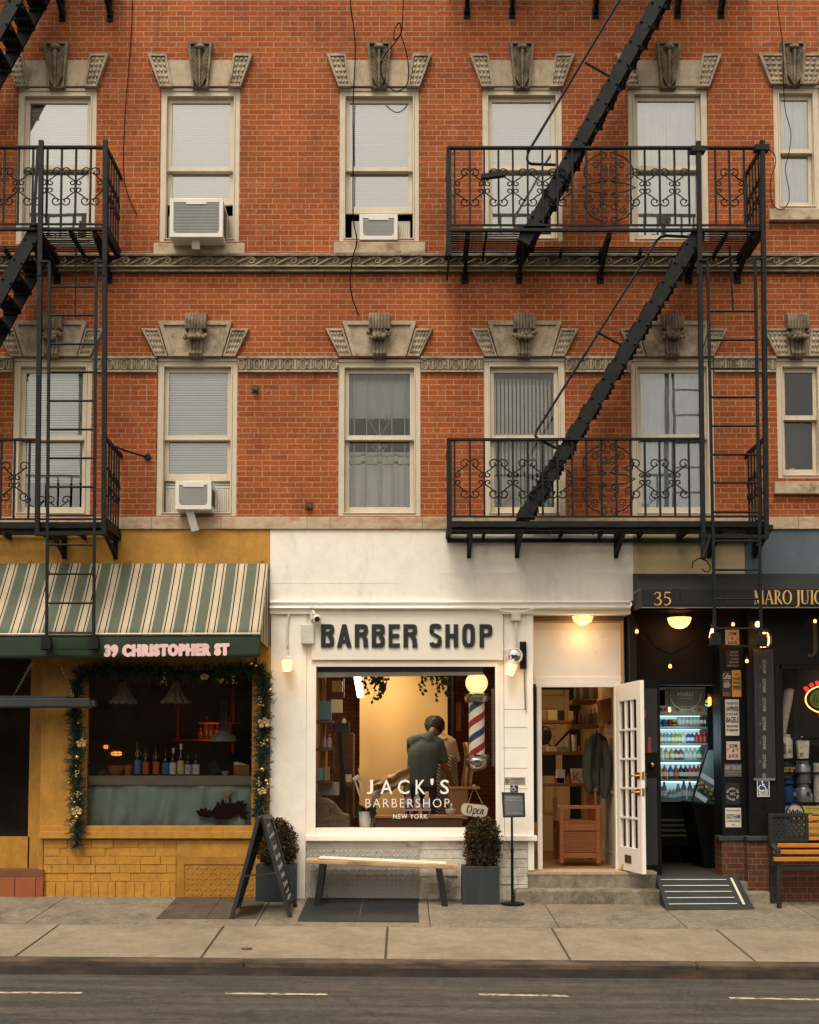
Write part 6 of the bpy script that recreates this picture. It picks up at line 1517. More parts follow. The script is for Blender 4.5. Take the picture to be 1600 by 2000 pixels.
# potted plant front left
q = W(714,1618,.2); t = thing('potted_plant', 'dark leafed plant in a white pot at the foot of the barber window', 'plant', q); MB().lathe([(.065,0),(.085,.2),(.078,.2),(.07,.17),(.001,.17)], q, 18).build('pot', bt['white'], t, smooth=True)
mb = MB(); rn = random.Random(9)
for k in range(16):
    a_ = rn.uniform(0,6.28); d = Vector((math.cos(a_),math.sin(a_)*.5,rn.uniform(-.3,.9))).normalized(); l = rn.uniform(.10,.17); p = q+Vector((0,0,.19)); s = d.cross(Vector((0,1,.2))).normalized()*l*.3; tip = p+d*l+Vector((0,0,-.03))
    mb.add([p, p+d*l*.4+s, p+d*l*.75+s*.8+Vector((0,0,-.01)), tip, p+d*l*.75-s*.8+Vector((0,0,-.01)), p+d*l*.4-s], [(0,1,2,3,4,5)])
mb.build('leaf', M('dark_leaf', (.014,.020,.016), .4, bu=0), t)
tag(MB().box(0,0,0,0,0,0).pbox(884,1372,901,1428,2.9,2.95).build('wall_frame', m_wood_or), 'orange wooden framed panel on the brick wall beside the barber pole', 'picture')
mb = MB(); a = W(912,1540,1.3)
mb.grid(lambda u, v: (W(905,1500,1.3).x+.13*u+.02*math.sin(v*5), 1.3+.03*math.sin(u*12), lerp(W(905,1450,1.3).z, W(905,1538,1.3).z, v)), 12, 6); tag(mb.build('hanging_towel', bt['tan'], smooth=True, solid=.006), 'tan towel hanging in the shade behind the barber pole', 'towel')
# ---- seen through the doorway
t = thing('panel_door', 'cream panelled inner door at the back seen through the doorway', 'door', W(1085,1690,3.45)); yd = 3.45
mb = MB(); mb.pbox(1040,1357,1103,1700,yd,yd+.05); mb.build('door_leaf', m_cream, t)
mb = MB(); mb.pbox(1103,1347,1113,1700,yd-.04,yd+.05); mb.pbox(1036,1347,1103,1357,yd-.04,yd+.05); mb.build('door_frame', m_cream, t)
mb = MB()
for p in ((1058,1382,1085,1425),(1058,1436,1085,1590)): 
    for q in ((p[0],p[1],p[2],p[1]+4),(p[0],p[3]-4,p[2],p[3]),(p[0],p[1]+4,p[0]+4,p[3]-4),(p[2]-4,p[1]+4,p[2],p[3]-4)): mb.pbox(*q,yd-.012,yd-.0005)
mb.build('moulding', M('cream_dark', (.40,.26,.12), .8, bu=0), t)
rw = [(1058,1407,1118,1413,2.1,2.4,'long brown shelf across the back of the doorway, uppermost of the two long ones'),(1058,1468,1138,1474,1.9,2.2,'long brown shelf across the doorway at chest height'),(1060,1530,1140,1536,1.7,2.1,'low brown shelf behind the wooden bench'),(1116,1414,1170,1422,1.5,1.9,'shelf of bottles at the right of the doorway'),(1118,1366,1166,1374,1.5,1.9,'top shelf with stacked towels at the right of the doorway')]
for p0,q0,p1,q1,ya,yb,lab in rw: tag(MB().pbox(p0,q0,p1,q1,ya,yb).build('wall_shelf', m_wood_or, bevel=.004), lab, 'shelf')
mb = MB(); mb.pprism([(1172,1368),(1196,1362),(1198,1405),(1185,1412)], 1.0, 1.3); tag(mb.build('corner_shelf', m_wood_or), 'angled reddish wooden rack high on the right wall of the doorway', 'rack')
L = []
for k in range(5): L.append((1122+k*9.5,1338,1131+k*9.5,1365,'towel_roll',bt['cream' if k%2 else 'green'],['first','second','third','fourth','last'][k]+' rolled towel from the left on the top shelf in the doorway','jar'))
for k, (cl, h, nm) in enumerate((('dark',1390,'short black bottle'),('orange',1388,'orange bottle'),('grey',1388,'grey bottle with clear sides'),('tan',1386,'round tan bottle'),('amber',1385,'amber bottle with a pale cap'),('tan',1383,'tall tan bottle'),('cream',1380,'cream bottle at the right end'))):
    L.append((1122+k*7.4,h,1128.8+k*7.4,1413.5,'shampoo_bottle',bt[cl],nm+' on the bottle shelf in the doorway','bot'))
shelf_items(L, 1.55, None)
shelf_items([(1056,1387,1067,1406.5,'product_box',bt['tan'],'brown box at the left end of the upper long shelf','box'),(1070,1387,1088,1406.5,'product_box',bt['cream'],'cream box second from the left on the upper long shelf','box'),(1091,1387,1103,1406.5,'product_box',bt['dark'],'dark brown box on the upper long shelf','box'),(1110,1389,1120,1406.5,'product_box',bt['tan'],'tan box at the right end of the upper long shelf','box')], 2.2, None)
shelf_items([(1070,1458,1088,1467.5,'product_box',bt['cream'],'flat cream box on the chest high shelf','box'),(1089,1458,1105,1467.5,'product_box',bt['green'],'flat green box on the chest high shelf','box'),(1106,1446,1115,1467.5,'product_tin',bt['grey'],'short grey tin on the chest high shelf','jar'),(1117,1435,1127,1467.5,'product_tin',bt['white'],'tall white tin on the chest high shelf','jar'),(1129,1455,1133,1467.5,'product_tin',bt['amber'],'tiny amber vial at the right of the tall white tin','jar')], 1.98, None)
kx = W(1117,1529,1.6); t = tag(MB().pbox(1117,1501,1139,1529.8,1.72,1.84).build('carton', bt['cream'], bevel=.003), 'cream carton printed with a big orange letter on the low shelf', 'carton')
mb = MB(); letter(mb, 'K', W(1127,1517,1.712), height=.12, bold=.02, ext=.001); mb.build('lettering', bt['orange'], t)
shelf_items([(1088,1503,1104,1529.8,'magazine_stack',bt['white'],'stack of white and red printed boxes on the low shelf','box'),(1107,1512,1113,1529.8,'spray_bottle',bt['orange'],'small orange spray bottle left of the lettered carton','bot'),(1086,1519,1103,1529.7,'orange_carton',bt['red'],'low red carton in front of the printed boxes','box')], 1.74, None)
mb = MB(); mb.pbox(1100,1474.5,1140,1529,2.5,2.6); mb.pbox(1058,1474.5,1086,1515,2.5,2.6); tag(mb.build('dark_screen', m_dkw), 'dark cupboard front between the two long shelves', 'cupboard')
mb = MB(); mb.tube([W(1062,1440,2.2), W(1080,1462,2.2), W(1115,1425,2.2)], .018, 5); tag(mb.build('folding_arm', m_dkw), 'dark folding lamp arm crossing in front of the inner door', 'lamp arm')
mb = MB(); mb.ball(W(1062,1436,2.15), .11, 8, 6, 1, .7, 1.2); tag(mb.build('hung_bag', bt['dark']), 'dark bag hanging at the left edge of the inner door', 'bag')
# jacket
t = thing('hanging_jacket', 'olive grey jacket hanging on the right wall inside the doorway', 'jacket', W(1168,1560,.9)); m_jk = M('olive_cloth', (.042,.038,.027), .9, var=.25, vs=5, bu=.2, bs=20)
mb = MB(); n = 30; rings = []
for py, xa, xb in ((1432,1160,1172),(1440,1152,1184),(1465,1149,1190),(1500,1144,1192),(1530,1147,1190),(1548,1152,1186),(1553,1158,1178)):
    a, b = W(xa,py,.95), W(xb,py,.95); cx, rx = (a.x+b.x)/2, (b.x-a.x)/2
    rings.append([(cx+rx*math.cos(2*math.pi*k/n)*(1+.05*math.sin(k*1.9+py*.05)), .98+.12*math.sin(2*math.pi*k/n)*(1+.25*math.sin(k*2.3+py*.03)), a.z) for k in range(n)])
mb.loft(rings); mb.build('jacket_body', m_jk, t, smooth=True)
mb = MB(); mb.tube([W(1152,1445,.86), W(1147,1480,.84), W(1146,1515,.84), W(1150,1545,.86)], [.05,.06,.055,.045], 10); mb.build('sleeve', m_jk, t, smooth=True)
mb = MB(); mb.tube([W(1180,1448,.86), W(1187,1490,.85), W(1186,1530,.85), W(1180,1560,.87)], [.045,.055,.05,.04], 10); mb.build('sleeve', m_jk, t, smooth=True)
mb = MB(); mb.tube([W(1166,1425,1.0), W(1166,1436,1.0)], .012, 6); mb.build('hook', m_dkw, t)
# wooden storage bench
t = thing('storage_bench', 'reddish wooden storage bench with slatted sides just inside the doorway', 'bench', W(1120,1686,.75)); m_rw = M('red_wood', (.22,.072,.022), .45, var=.2, vs=6, stretch=(1,6,6), bu=.05)
ya, yb = .72, 1.35; f = lambda px, py: W(px,py,ya); x0, x1 = f(1094,1650).x, f(1172,1650).x; zb_, zt_ = f(1100,1686).z, f(1100,1607).z
xl_ = x0; mb = MB()
for x_ in (x0+.02, x1-.02):
    for y_, top in ((ya+.02, f(1100,1580).z), (yb-.02, f(1100,1560).z)): mb.box(x_-.025, x_+.025, y_-.025, y_+.025, zb_, top)
mb.box(x0, x1, ya+.005, ya+.03, f(1100,1676).z, f(1100,1666).z); mb.build('frame', m_rw, t, bevel=.003)
mb = MB(); n = 13
for k in range(n): z0_ = lerp(f(1100,1664).z, f(1100,1624).z, k/n); mb.box(x0+.045, x1-.045, ya+.008, ya+.022, z0_, z0_+.014)
mb.box(x0+.045, x1-.045, ya+.023, ya+.027, f(1100,1666).z, f(1100,1608).z); mb.box(x0+.045, x1-.045, ya+.004, ya+.0225, f(1100,1622).z, f(1100,1608).z); mb.build('front_panel', m_rw, t)
mb = MB()
for k in range(n): z0_ = lerp(f(1100,1664).z, f(1100,1624).z, k/n); mb.box(x0+.008, x0+.02, ya+.045, yb-.045, z0_, z0_+.014)
mb.box(x0+.0205, x0+.026, ya+.045, yb-.045, f(1100,1676).z, f(1100,1608).z); mb.build('side_panel', m_rw, t)
mb = MB()
for k in range(6): y_ = lerp(ya, yb, k/6); mb.box(x0-.01, x1+.01, y_+.004, y_+(yb-ya)/6-.006, zt_+.001, zt_+.02)
mb.build('seat', m_rw, t)
mb = MB(); mb.box(x0-.03, x1+.02, ya+.0, ya+.05, f(1100,1580).z, f(1100,1573).z); mb.build('armrest', m_rw, t, bevel=.004)
mb = MB(); xs_ = x1-.05
for k in range(8): y_ = lerp(ya+.05, yb-.02, k/7); mb.box(xs_, xs_+.018, y_-.022, y_+.022, zt_+.02, f(1100,1545).z)
mb.box(xs_-.005, xs_+.025, ya+.02, yb, f(1100,1545).z, f(1100,1540).z); mb.build('backrest', m_rw, t)
# ================================================================== dark juice shop
js = thing('dark_storefront', 'black painted juice and deli shop front with a low red brick base', 'storefront', (W(1450,1700,0).x,0,0))
mb = MB(); mb.pbox(1455.5,1033.5,1900,1124,-.031,.12); mb.build('slate_band', m_blue, js)
mb = MB(); mb.pbox(1238,1124,1900,1192,-.02,.12); mb.pbox(1462,1192,1900,1298,-.021,.12); mb.build('fascia', m_blk, js)
PY = .42
mb = MB(); mb.pbox(1232,1199.5,1246,1716,-.012,PY+.05); mb.build('party_wall', m_brnblk, js)
mb = MB(); mb.pbox(1238,1180,1425,1338,PY,PY+.06); mb.pbox(1398,1338,1425,1712,PY-.02,PY+.06); mb.pbox(1246,1338,1256,1712,PY-.02,PY+.06); mb.build('door_wall', m_brnblk, js)
q = W(1232,1192,0); q2 = W(1470,1192,0); MB().box(q.x, q2.x, -.0, PY+.06, q.z, q.z+.05).build('soffit', m_brnblk, js)
mb = MB(); mb.pbox(1408,1190,1462.5,1642,.10,.40); mb.build('sign_pier', m_blk, js)
mb = MB(); mb.pbox(1462,1298,1526,1642,-.02,.2); mb.build('pier', m_blk, js); mb = MB(); mb.pbox(1462,1298,1470,1642,-.03,-.0202); mb.pbox(1517,1298,1526,1642,-.03,-.0202); mb.build('pier_moulding', m_blk, js, bevel=.004)
mb = MB(); mb.pbox(1411,1641.5,1462,1770,.09,.40); mb.pbox(1461,1641.5,1900,1772,-.03,.2); mb.build('base_wall', m_redb, js)
mb = MB(); mb.pbox(1405,1633,1462,1643,.075,.3); mb.pbox(1459,1633,1900,1643,-.06,.2); mb.build('sill', M('chipped_sill', (.03,.028,.027), .7, var=.5, vs=12, bs=25, bu=.6), js, bevel=.01)
mb = MB(); mb.pbox(1526,1298,1900,1306,-.01,.1); mb.pbox(1526,1306,1531,1633,-.01,.08); mb.build('window_frame', m_blk, js)
a, b = W(1531,1633,.02), W(1890,1306,.02); MB().add([(a.x,.02,a.z),(b.x,.02,a.z),(b.x,.02,b.z),(a.x,.02,b.z)], [(0,1,2,3)]).build('shop_window', m_bglass, js)
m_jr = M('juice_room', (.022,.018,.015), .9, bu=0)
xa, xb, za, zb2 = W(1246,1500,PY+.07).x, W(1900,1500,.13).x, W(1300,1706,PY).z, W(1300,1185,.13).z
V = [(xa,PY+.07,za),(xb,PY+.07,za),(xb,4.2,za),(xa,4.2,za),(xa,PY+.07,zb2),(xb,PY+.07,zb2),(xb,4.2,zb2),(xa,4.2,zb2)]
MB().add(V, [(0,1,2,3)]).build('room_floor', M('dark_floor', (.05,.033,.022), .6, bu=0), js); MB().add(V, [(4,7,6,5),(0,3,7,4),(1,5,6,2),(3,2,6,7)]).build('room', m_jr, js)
MB().box(xa, W(1420,1500,PY).x, .0, PY+.07, za-.02, za).build('threshold', M('metal_sill', (.06,.055,.05), .5, .4), js)
# landing stone left and right of the ramp
t = thing('door_stone', 'rough concrete landing beside the black ramp', 'door step', (W(1460,1760,-.1).x,-.1,0)); mb = MB(); p = G(1480,1762); mb.box(W(1286,1740,-.03).x, W(1498,1740,-.02).x, -.16, .40, -.1, W(1450,1742,-.16).z); mb.box(W(1290,1740,-.03).x, W(1462,1740,-.02).x, -.028, .39, -.1, W(1450,1722,-.02).z); mb.build('step', m_step, t, bevel=.02)
# open black door leaf
t = thing('open_door', 'black door leaf folded open at the juice shop with brass knobs', 'door', (W(1270,1706,.3).x,.3,za)); mb = MB(); mb.pbox(1253,1328,1291,1709,.24,.28); mb.build('door_leaf', m_blk, t, bevel=.003)
mb = MB(); mb.pbox(1258,1345,1284,1470,.234,.2395); mb.pbox(1258,1520,1284,1690,.234,.2395); mb.build('door_panel', M('door_panel_dk', (.03,.03,.032), .4, bu=0), t, bevel=.003)
mb = MB(); q = W(1274,1494,.2); mb.ball(q, .032, 12, 8); mb.lathe([(.012,0),(.012,.05)], q, 8, 'y'); q = W(1267,1527,.18); mb.tube([q+Vector((0,.05,.10)), q+Vector((-.03,0,.07)), q+Vector((-.035,-.01,-.05)), q+Vector((0,.05,-.09))], .009, 6); mb.build('door_handle', m_brass, t, smooth=True)
mb = MB(); mb.pbox(1266,1440,1272,1470,.2305,.2335); mb.pbox(1258,1386,1262,1402,.2305,.2335); mb.build('sticker', M('sticker_red', (.32,.05,.045), .5, bu=0), t)
# ---- black awning
ba = thing('awning', 'black ribbed awning lettered 35 and MARO JUICE in gold', 'awning', (W(1420,1187,-.5).x,-.25,W(1420,1188,-.5).z))
m_ba = M('black_canvas', (.011,.0125,.0125), .75, var=.25, vs=4, stretch=(30,1,1), bu=.2, spec=.25)
BY = -.52; xl, xr = W(1237,1150,-.03).x, W(1900,1150,-.03).x; xlf = W(1253,1160,BY).x
zt, zf, zb_ = W(1400,1121,-.03).z, W(1400,1151,BY).z, W(1400,1187,BY).z; mb = MB()
def ba_f(u, v):
    if v < .7:
        t = v/.7; y = lerp(-.03, BY, t**.9); z = lerp(zt, zf, t)+.05*math.sin(t*math.pi)
    else: y = BY-.01*(v-.7); z = lerp(zf, zb_, (v-.7)/.3)
    x0 = lerp(xl, xlf, min(1, v/.7)); x = lerp(x0, xr, u); return (x, y+.003*math.sin(x*190)*(1 if v > .66 else .3), z)
mb.grid(ba_f, 420, 20); mb.build('canvas', m_ba, ba, smooth=True, solid=.004)
mb = MB(); S = [Vector(ba_f(0, k/14)) for k in range(15)]+[Vector((xl,-.03,zb_+.03))]; mb.add(S, [tuple(range(16))]); mb.build('side_flap', M('black_canvas_side', (.02,.02,.02), .8, bu=0), ba, solid=.004)
mb = MB(); mb.tube([(xlf,BY,zb_),(xr,BY,zb_)], .010, 6); mb.bar(W(1240,1158,-.1), W(1254,1150,BY+.03), .03, .02); mb.build('frame_bar', M('bar_grey', (.09,.09,.088), .4, .5, bu=0), ba)
m_goldl = M('gold_lettering', (.56,.32,.085), .5, bu=0, var=.1)
def serif(mb, s, px0, px1, py0, py1, Y):
    """serif capitals: thick and thin strokes with bracketed feet"""
    D = {'M':1.05,'A':.86,'R':.82,'O':.90,' ':.32,'J':.42,'U':.86,'I':.40,'C':.82,'E':.72,'3':.62,'5':.60}
    a, b = W(px0,py1,Y), W(px1,py0,Y); H = b.z-a.z; tot = sum(D[c] for c in s)+.04*(len(s)-1); k = (b.x-a.x)/(tot*H); x = a.x; yy = [Y]
    for ch in s:
        w_ = D[ch]
        def P(u, v): return (x+u*H*k, a.z+v*H)
        def st(pts, wd): yy[0] -= .00015; ribbon(mb, [P(*p) for p in pts], [q*H for q in wd] if isinstance(wd, list) else wd*H, yy[0])
        T, t, sf = .13, .05, .045
        def foot(u, v, l=.15): st([(u-l,v),(u+l,v)], sf)
        top, bot = .978, .022
        if ch == 'M': st([(.16,0),(.19,1)], t); st([(.19,.98),(.53,.05)], T); st([(.53,.05),(.87,.98)], t); st([(.87,1),(.90,0)], T); foot(.16,bot,.12); foot(.90,bot,.14); foot(.12,top,.09); foot(.93,top,.09)
        if ch == 'A': st([(.10,0),(.43,1)], t); st([(.43,1),(.75,0)], T); st([(.22,.34),(.64,.34)], t); foot(.10,bot,.11); foot(.75,bot,.13)
        if ch == 'I': st([(.20,0),(.20,1)], T); foot(.20,bot); foot(.20,top)
        if ch == 'R': st([(.18,0),(.18,1)], T); foot(.18,bot); foot(.12,top,.10); st([(.18,.97),(.40,.96),(.53,.88),(.55,.74),(.50,.60),(.38,.52),(.18,.50)], [t,t,.09,.12,.09,t,t]); st([(.36,.51),(.56,.22),(.72,.04),(.82,.01)], [.08,.13,.11,.04])
        if ch in 'OC':
            a0, a1 = (0,2*math.pi) if ch == 'O' else (.20*math.pi,1.78*math.pi); n = 28; p = [(.44+.38*math.cos(a0+(a1-a0)*i/n), .5+.48*math.sin(a0+(a1-a0)*i/n)) for i in range(n+1)]
            st(p, [.05+.085*abs(math.cos(a0+(a1-a0)*i/n))**1.5 for i in range(n+1)])
            if ch == 'C': st([(.75,.72),(.76,.97)], t)
        if ch == 'J': st([(.24,1),(.24,.05),(.20,-.14),(.08,-.22),(-.04,-.18)], [T,T,.11,.06,.09]); foot(.24,top)
        if ch == 'U': st([(.14,1),(.14,.32),(.20,.10),(.40,.02),(.60,.08),(.70,.30),(.70,1)], [T,T,.11,.06,.05,.05,.05]); foot(.14,top); foot(.70,top,.12)
        if ch == 'E': st([(.16,0),(.16,1)], T); foot(.14,bot,.13); st([(.05,top),(.60,top)], sf); st([(.05,bot),(.64,bot)], sf); st([(.16,.52),(.48,.52)], t); st([(.60,1),(.60,.80)], t); st([(.64,0),(.66,.22)], t); st([(.48,.42),(.48,.62)], t)
        if ch == '3': st([(.06,.80),(.14,.94),(.28,.98),(.44,.90),(.47,.74),(.38,.60),(.22,.54)], [.05,.05,.06,.10,.12,.09,.05]); st([(.22,.54),(.42,.48),(.52,.30),(.46,.10),(.28,.01),(.10,.04),(.04,.14)], [.05,.08,.13,.11,.06,.05,.09])
        if ch == '5': st([(.14,.96),(.50,.96)], .09); st([(.15,.97),(.11,.56)], t); st([(.11,.56),(.28,.60),(.44,.50),(.50,.32),(.44,.12),(.26,.01),(.08,.05)], [.05,.07,.11,.13,.11,.06,.08])
        x += (w_+.04)*H*k
mb = MB(); serif(mb, '35', 1277, 1312, 1156, 1182, BY-.012); serif(mb, 'MARO JUICE', 1472, 1622, 1153, 1180, BY-.012); mb.build('lettering', m_goldl, ba)
mb = MB(); serif(mb, 'JUICE', 1580, 1760, 1208, 1268, -.024); mb.build('lettering', M('dull_gold', (.075,.048,.022), .6, bu=0), js)
# ---- lamps under the awning
m_amber = emit('amber_glow', (1,.42,.10), 6, (.9,.5,.2)); m_bulbg = emit('bulb_glow', (1,.34,.07), 2.4, (.8,.4,.15)); m_hot = emit('bulb_hot', (1,.55,.2), 7, (1,.7,.4)); m_sock = M('socket_black', (.012,.012,.012), .5, bu=0)
c = W(1327,1207,.15); t = thing('ceiling_lamp', 'lit glass bowl lamp under the black awning above the juice shop door', 'ceiling lamp', c)
mb = MB(); r_ = 23/PPM; mb.lathe([(.001,-.125),(r_*.35,-.120),(r_*.66,-.100),(r_*.88,-.066),(r_*.99,-.022),(r_*1.02,.0),(r_*.97,.0)], c+Vector((0,0,-.0)), 22); mb.build('lamp_glass', emit('bowl_glow', (1,.50,.15), 1.5, (.9,.6,.3)), t, smooth=True)
mb = MB(); mb.box(c.x-r_*1.1,c.x+r_*1.1,c.y-.02,c.y+.02,c.z+.005,c.z+.02)
for s in (-1,0,1): mb.bar(c+Vector((s*r_*.6,0,.02)), c+Vector((s*r_*.3,0,W(1300,1192,0).z-c.z)), .015)
mb.build('fitting', m_sock, t); lamp('juice_ceiling_light', c+Vector((0,-.05,-.16)), 2.0, (1,.5,.2), .06)
def bulb(px, py, Y, r, label, m_=None, cord=None):
    c = W(px,py,Y); t = thing('string_bulb', label, 'light bulb', c, 'bulbs strung under the black awning'); MB().lathe([(.001,-r*1.15),(r*.7,-r*.95),(r,-r*.2),(r*.8,r*.5),(r*.45,r*1.0)], c, 12).build('bulb', m_ or m_bulbg, t, smooth=True)
    mb = MB(); mb.lathe([(r*.52,r*1.0),(r*.62,r*1.1),(r*.55,r*2.3),(r*.2,r*2.5)], c, 10); mb.tube([c+Vector((0,0,r*2.4)), c+Vector((0,0,cord or r*3.6))], .005, 4); mb.build('socket', m_sock, t)
bulb(1244,1233,-.1,.021,'leftmost string bulb, at the edge of the white shop wall'); bulb(1309,1301,.05,.021,'lowest string bulb, at the dip of the cable above the juice door')
bulb(1432,1219,.05,.02,'small string bulb over the upper pink sign'); bulb(1480,1219,-.1,.03,'bright string bulb by the right rail of the hanging ladder', m_amber); bulb(1459,1291,-.05,.02,'small string bulb low beside the black pier'); bulb(1592,1213,-.1,.02,'string bulb at the right edge of the picture')
wire([(1239,1196),(1250,1222),(1275,1258),(1300,1274),(1318,1275),(1345,1258),(1372,1232),(1390,1210),(1400,1222)], 'dark cable of the string lights sagging above the juice shop door', .009, -.02)
c = W(1393,1243,-.3); t = thing('filament_lamp', 'long bright bulb glowing behind the left foot of the hanging ladder', 'light bulb', c); MB().lathe([(.001,-.085),(.035,-.06),(.045,0),(.03,.06),(.02,.085)], c, 14).build('bulb', m_hot, t, smooth=True); MB().lathe([(.022,.085),(.024,.14),(.001,.15)], c, 10).build('socket', m_sock, t); MB().tube([c+Vector((0,0,.14)), c+Vector((0,0,.32))], .005, 4).build('cord', m_sock, t)
c = W(1492,1250,-.25); t = thing('cage_lantern', 'round caged lantern behind the right foot of the hanging ladder', 'lantern', c); MB().lathe([(.04,-.08),(.06,-.03),(.06,.03),(.045,.08)], c, 14).build('lamp_glass', m_amber, t, smooth=True)
mb = MB()
for k in range(8): a_ = k*math.pi/4+.2; mb.tube([c+Vector((.05*math.cos(a_),.05*math.sin(a_),-.09)), c+Vector((.085*math.cos(a_),.085*math.sin(a_),-.03)), c+Vector((.085*math.cos(a_),.085*math.sin(a_),.03)), c+Vector((.05*math.cos(a_),.05*math.sin(a_),.09))], .006, 4)
mb.lathe([(.055,.085),(.05,.12),(.015,.14),(.001,.15)], c, 12); mb.lathe([(.055,-.09),(.03,-.11),(.001,-.11)], c, 12); mb.build('cage', m_sock, t); lamp('cage_light', c+Vector((0,-.14,-.02)), 1.0, (1,.5,.2), .05)
# ---- signs on the pier
sp = {k: M('signface_'+k, c_, .55, bu=0, var=.1, vs=12) for k, c_ in dict(pink=(.50,.36,.29), dark=(.025,.024,.024), yellow=(.55,.26,.05), white=(.52,.47,.40), grey=(.075,.07,.065), black=(.010,.010,.010)).items()}
m_ink = M('ink_black', (.015,.013,.012), .7, bu=0); m_paleink = M('ink_pale', (.50,.46,.40), .7, bu=0); m_dimink = M('ink_dim', (.30,.28,.24), .7, bu=0); m_redink = M('ink_red', (.42,.10,.06), .7, bu=0)
def sign(px0, py0, px1, py1, face, lines, label, ink=None, Y=.092, edge=None, extra=None, name='wall_sign'):
    t = tag(MB().pbox(px0,py0,px1,py1,Y,.0995).build(name, sp[face] if isinstance(face,str) else face, bevel=.006 if px1-px0 > 10 else 0), label, 'sign')
    mb = MB()
    for s, a, b, c, d, kw in lines: ptext(mb, s, px0+(px1-px0)*a, py0+(py1-py0)*b, px0+(px1-px0)*c, py0+(py1-py0)*d, Y-.002, ext=.0008, **kw)
    mb.build('lettering', ink or m_ink, t)
    if extra: extra(t, Y-.002)
    return t
bd = dict(bold=.03); sl = dict(bold=.01)
gj = [('GYM',.22,.14,.78,.34,bd),('&',.42,.42,.58,.60,bd),('JUICE',.14,.70,.86,.92,bd)]
def arms(t, y):
    for s in (-1,1):
        mb = MB(); cx = 1431; mb.tube([W(cx+s*9,T_[0]+20,y), W(cx+s*10,T_[0]+14,y), W(cx+s*6,T_[0]+15,y)], .005, 4); mb.build('arm_emblem', m_redink, t)
T_ = [1230]; sign(1417,1230,1444,1262,'pink',gj,'pink GYM & JUICE sign highest on the black pier',None,.092,None,arms)
sign(1418,1270,1444,1304,'black',[('SMOOTHIES',.35,.06,.9,.16,sl),('FRESH JUICE',.3,.26,.9,.36,sl),('COFFEE',.4,.46,.9,.56,sl),('SANDWICHES',.25,.64,.9,.74,sl),('OPEN 7 DAYS',.1,.84,.9,.94,sl)],'black sheet of small pale lines under the upper pink sign',m_dimink)
def idea(t, y): mb = MB(); ptext(mb,'IDEA',1412.5,1352,1427,1359,y,bold=.02,ext=.0008); mb.build('lettering', m_redink, t); mb = MB(); q = W(1419.5,1338,y); mb.box(q.x-.035,q.x+.03,y-.002,y+.001,q.z-.03,q.z+.03); mb.tube([q+Vector((.03,0,.015)),q+Vector((.05,0,0)),q+Vector((.03,0,-.015))],.006,4); mb.build('cup_emblem', m_dimink, t)
sign(1411,1311,1428.5,1362,'dark',[('Coffee',.08,.08,.92,.30,dict(bold=.01,shear=.3)),('is always',.2,.34,.8,.42,sl)],'narrow dark sign reading Coffee and IDEA',m_paleink,.092,None,idea)
def burger(t, y):
    for k, (dz, w_, h_, mt_) in enumerate(((.055,.042,.03,bt['amber']),(.022,.046,.01,bt['green']),(.006,.046,.014,bt['dark']),(-.018,.042,.02,bt['amber']))): 
        q = W(1439,1341,y); mb = MB(); mb.box(q.x-w_,q.x+w_,y-.003,y+.001,q.z+dz-h_*.5-.01,q.z+dz+h_*.5-.01); mb.build('burger_emblem', mt_, t, bevel=.006)
sign(1430,1309,1448,1361,'yellow',[('BURGER',.10,.26,.90,.38,dict(bold=.02)),('CLASSIC',.3,.12,.7,.18,sl)],'narrow orange yellow sign with a burger on it',None,.092,None,burger)
sign(1417,1366,1444,1437,'white',[("YOU CAN'T BUY",.08,.07,.92,.15,bd),('HAPPINESS',.05,.19,.95,.33,bd),('BUT YOU CAN BUY',.06,.37,.94,.44,bd),('BAGELS',.06,.48,.94,.64,bd),("AND THAT'S KIND",.08,.70,.92,.77,bd),('OF THE SAME THING',.08,.81,.92,.88,bd)],'tall white sign about happiness and bagels')
T_[0] = 1448; sign(1419,1448,1446,1484,'pink',gj,'pink GYM & JUICE sign below the tall bagels sign',None,.092,None,arms)
sign(1415,1492,1449,1517,'grey',[('NEW YORK DELI',.06,.12,.94,.45,bd),('cold cuts, sandwiches, juices',.06,.56,.94,.68,sl),('since always fresh',.2,.78,.8,.88,sl)],'dark grey NEW YORK DELI sign on the black pier',m_dimink)
def ringtext(t, y):
    mb = MB(); c = W(1431,1551,y); L = 'BROOKLYN'
    for k, ch in enumerate(L): a_ = math.pi*.88-math.pi*.76*k/(len(L)-1); letter(mb, ch, c+Vector((.065*math.cos(a_),0,.065*math.sin(a_))), height=.022, rot=a_-math.pi/2, ext=.0008, bold=.02)
    L = 'COFFEE CO'
    for k, ch in enumerate(L):
        if ch != ' ': a_ = math.pi*1.12+math.pi*.76*k/(len(L)-1); letter(mb, ch, c+Vector((.065*math.cos(a_),0,.065*math.sin(a_))), height=.022, rot=a_+math.pi/2, ext=.0008, bold=.02)
    mb.build('lettering', m_paleink, t)
sign(1417,1530,1446,1572,'black',[('NYC',.34,.42,.66,.56,sl)],'black sign with a white ring of letters round NYC',m_paleink,.092,None,ringtext)
sign(1417,1578,1448,1616,'white',[('BROOKLYN ROASTED',.08,.10,.92,.17,sl),('GOTHAM',.08,.32,.92,.56,bd),('COFFEE ROASTERS',.10,.62,.90,.72,sl),('~ ~',.4,.82,.6,.90,sl)],'white GOTHAM coffee sign lowest on the black pier')
gs = M('gotham_sheet', (.022,.0225,.023), .45, bu=0); t = tag(MB().pbox(1474,1268,1513,1521,-.034,-.0302).build('banner_sheet', gs), 'dark grey sheet repeating GOTHAM sideways down the black pier', 'banner')
mb = MB()
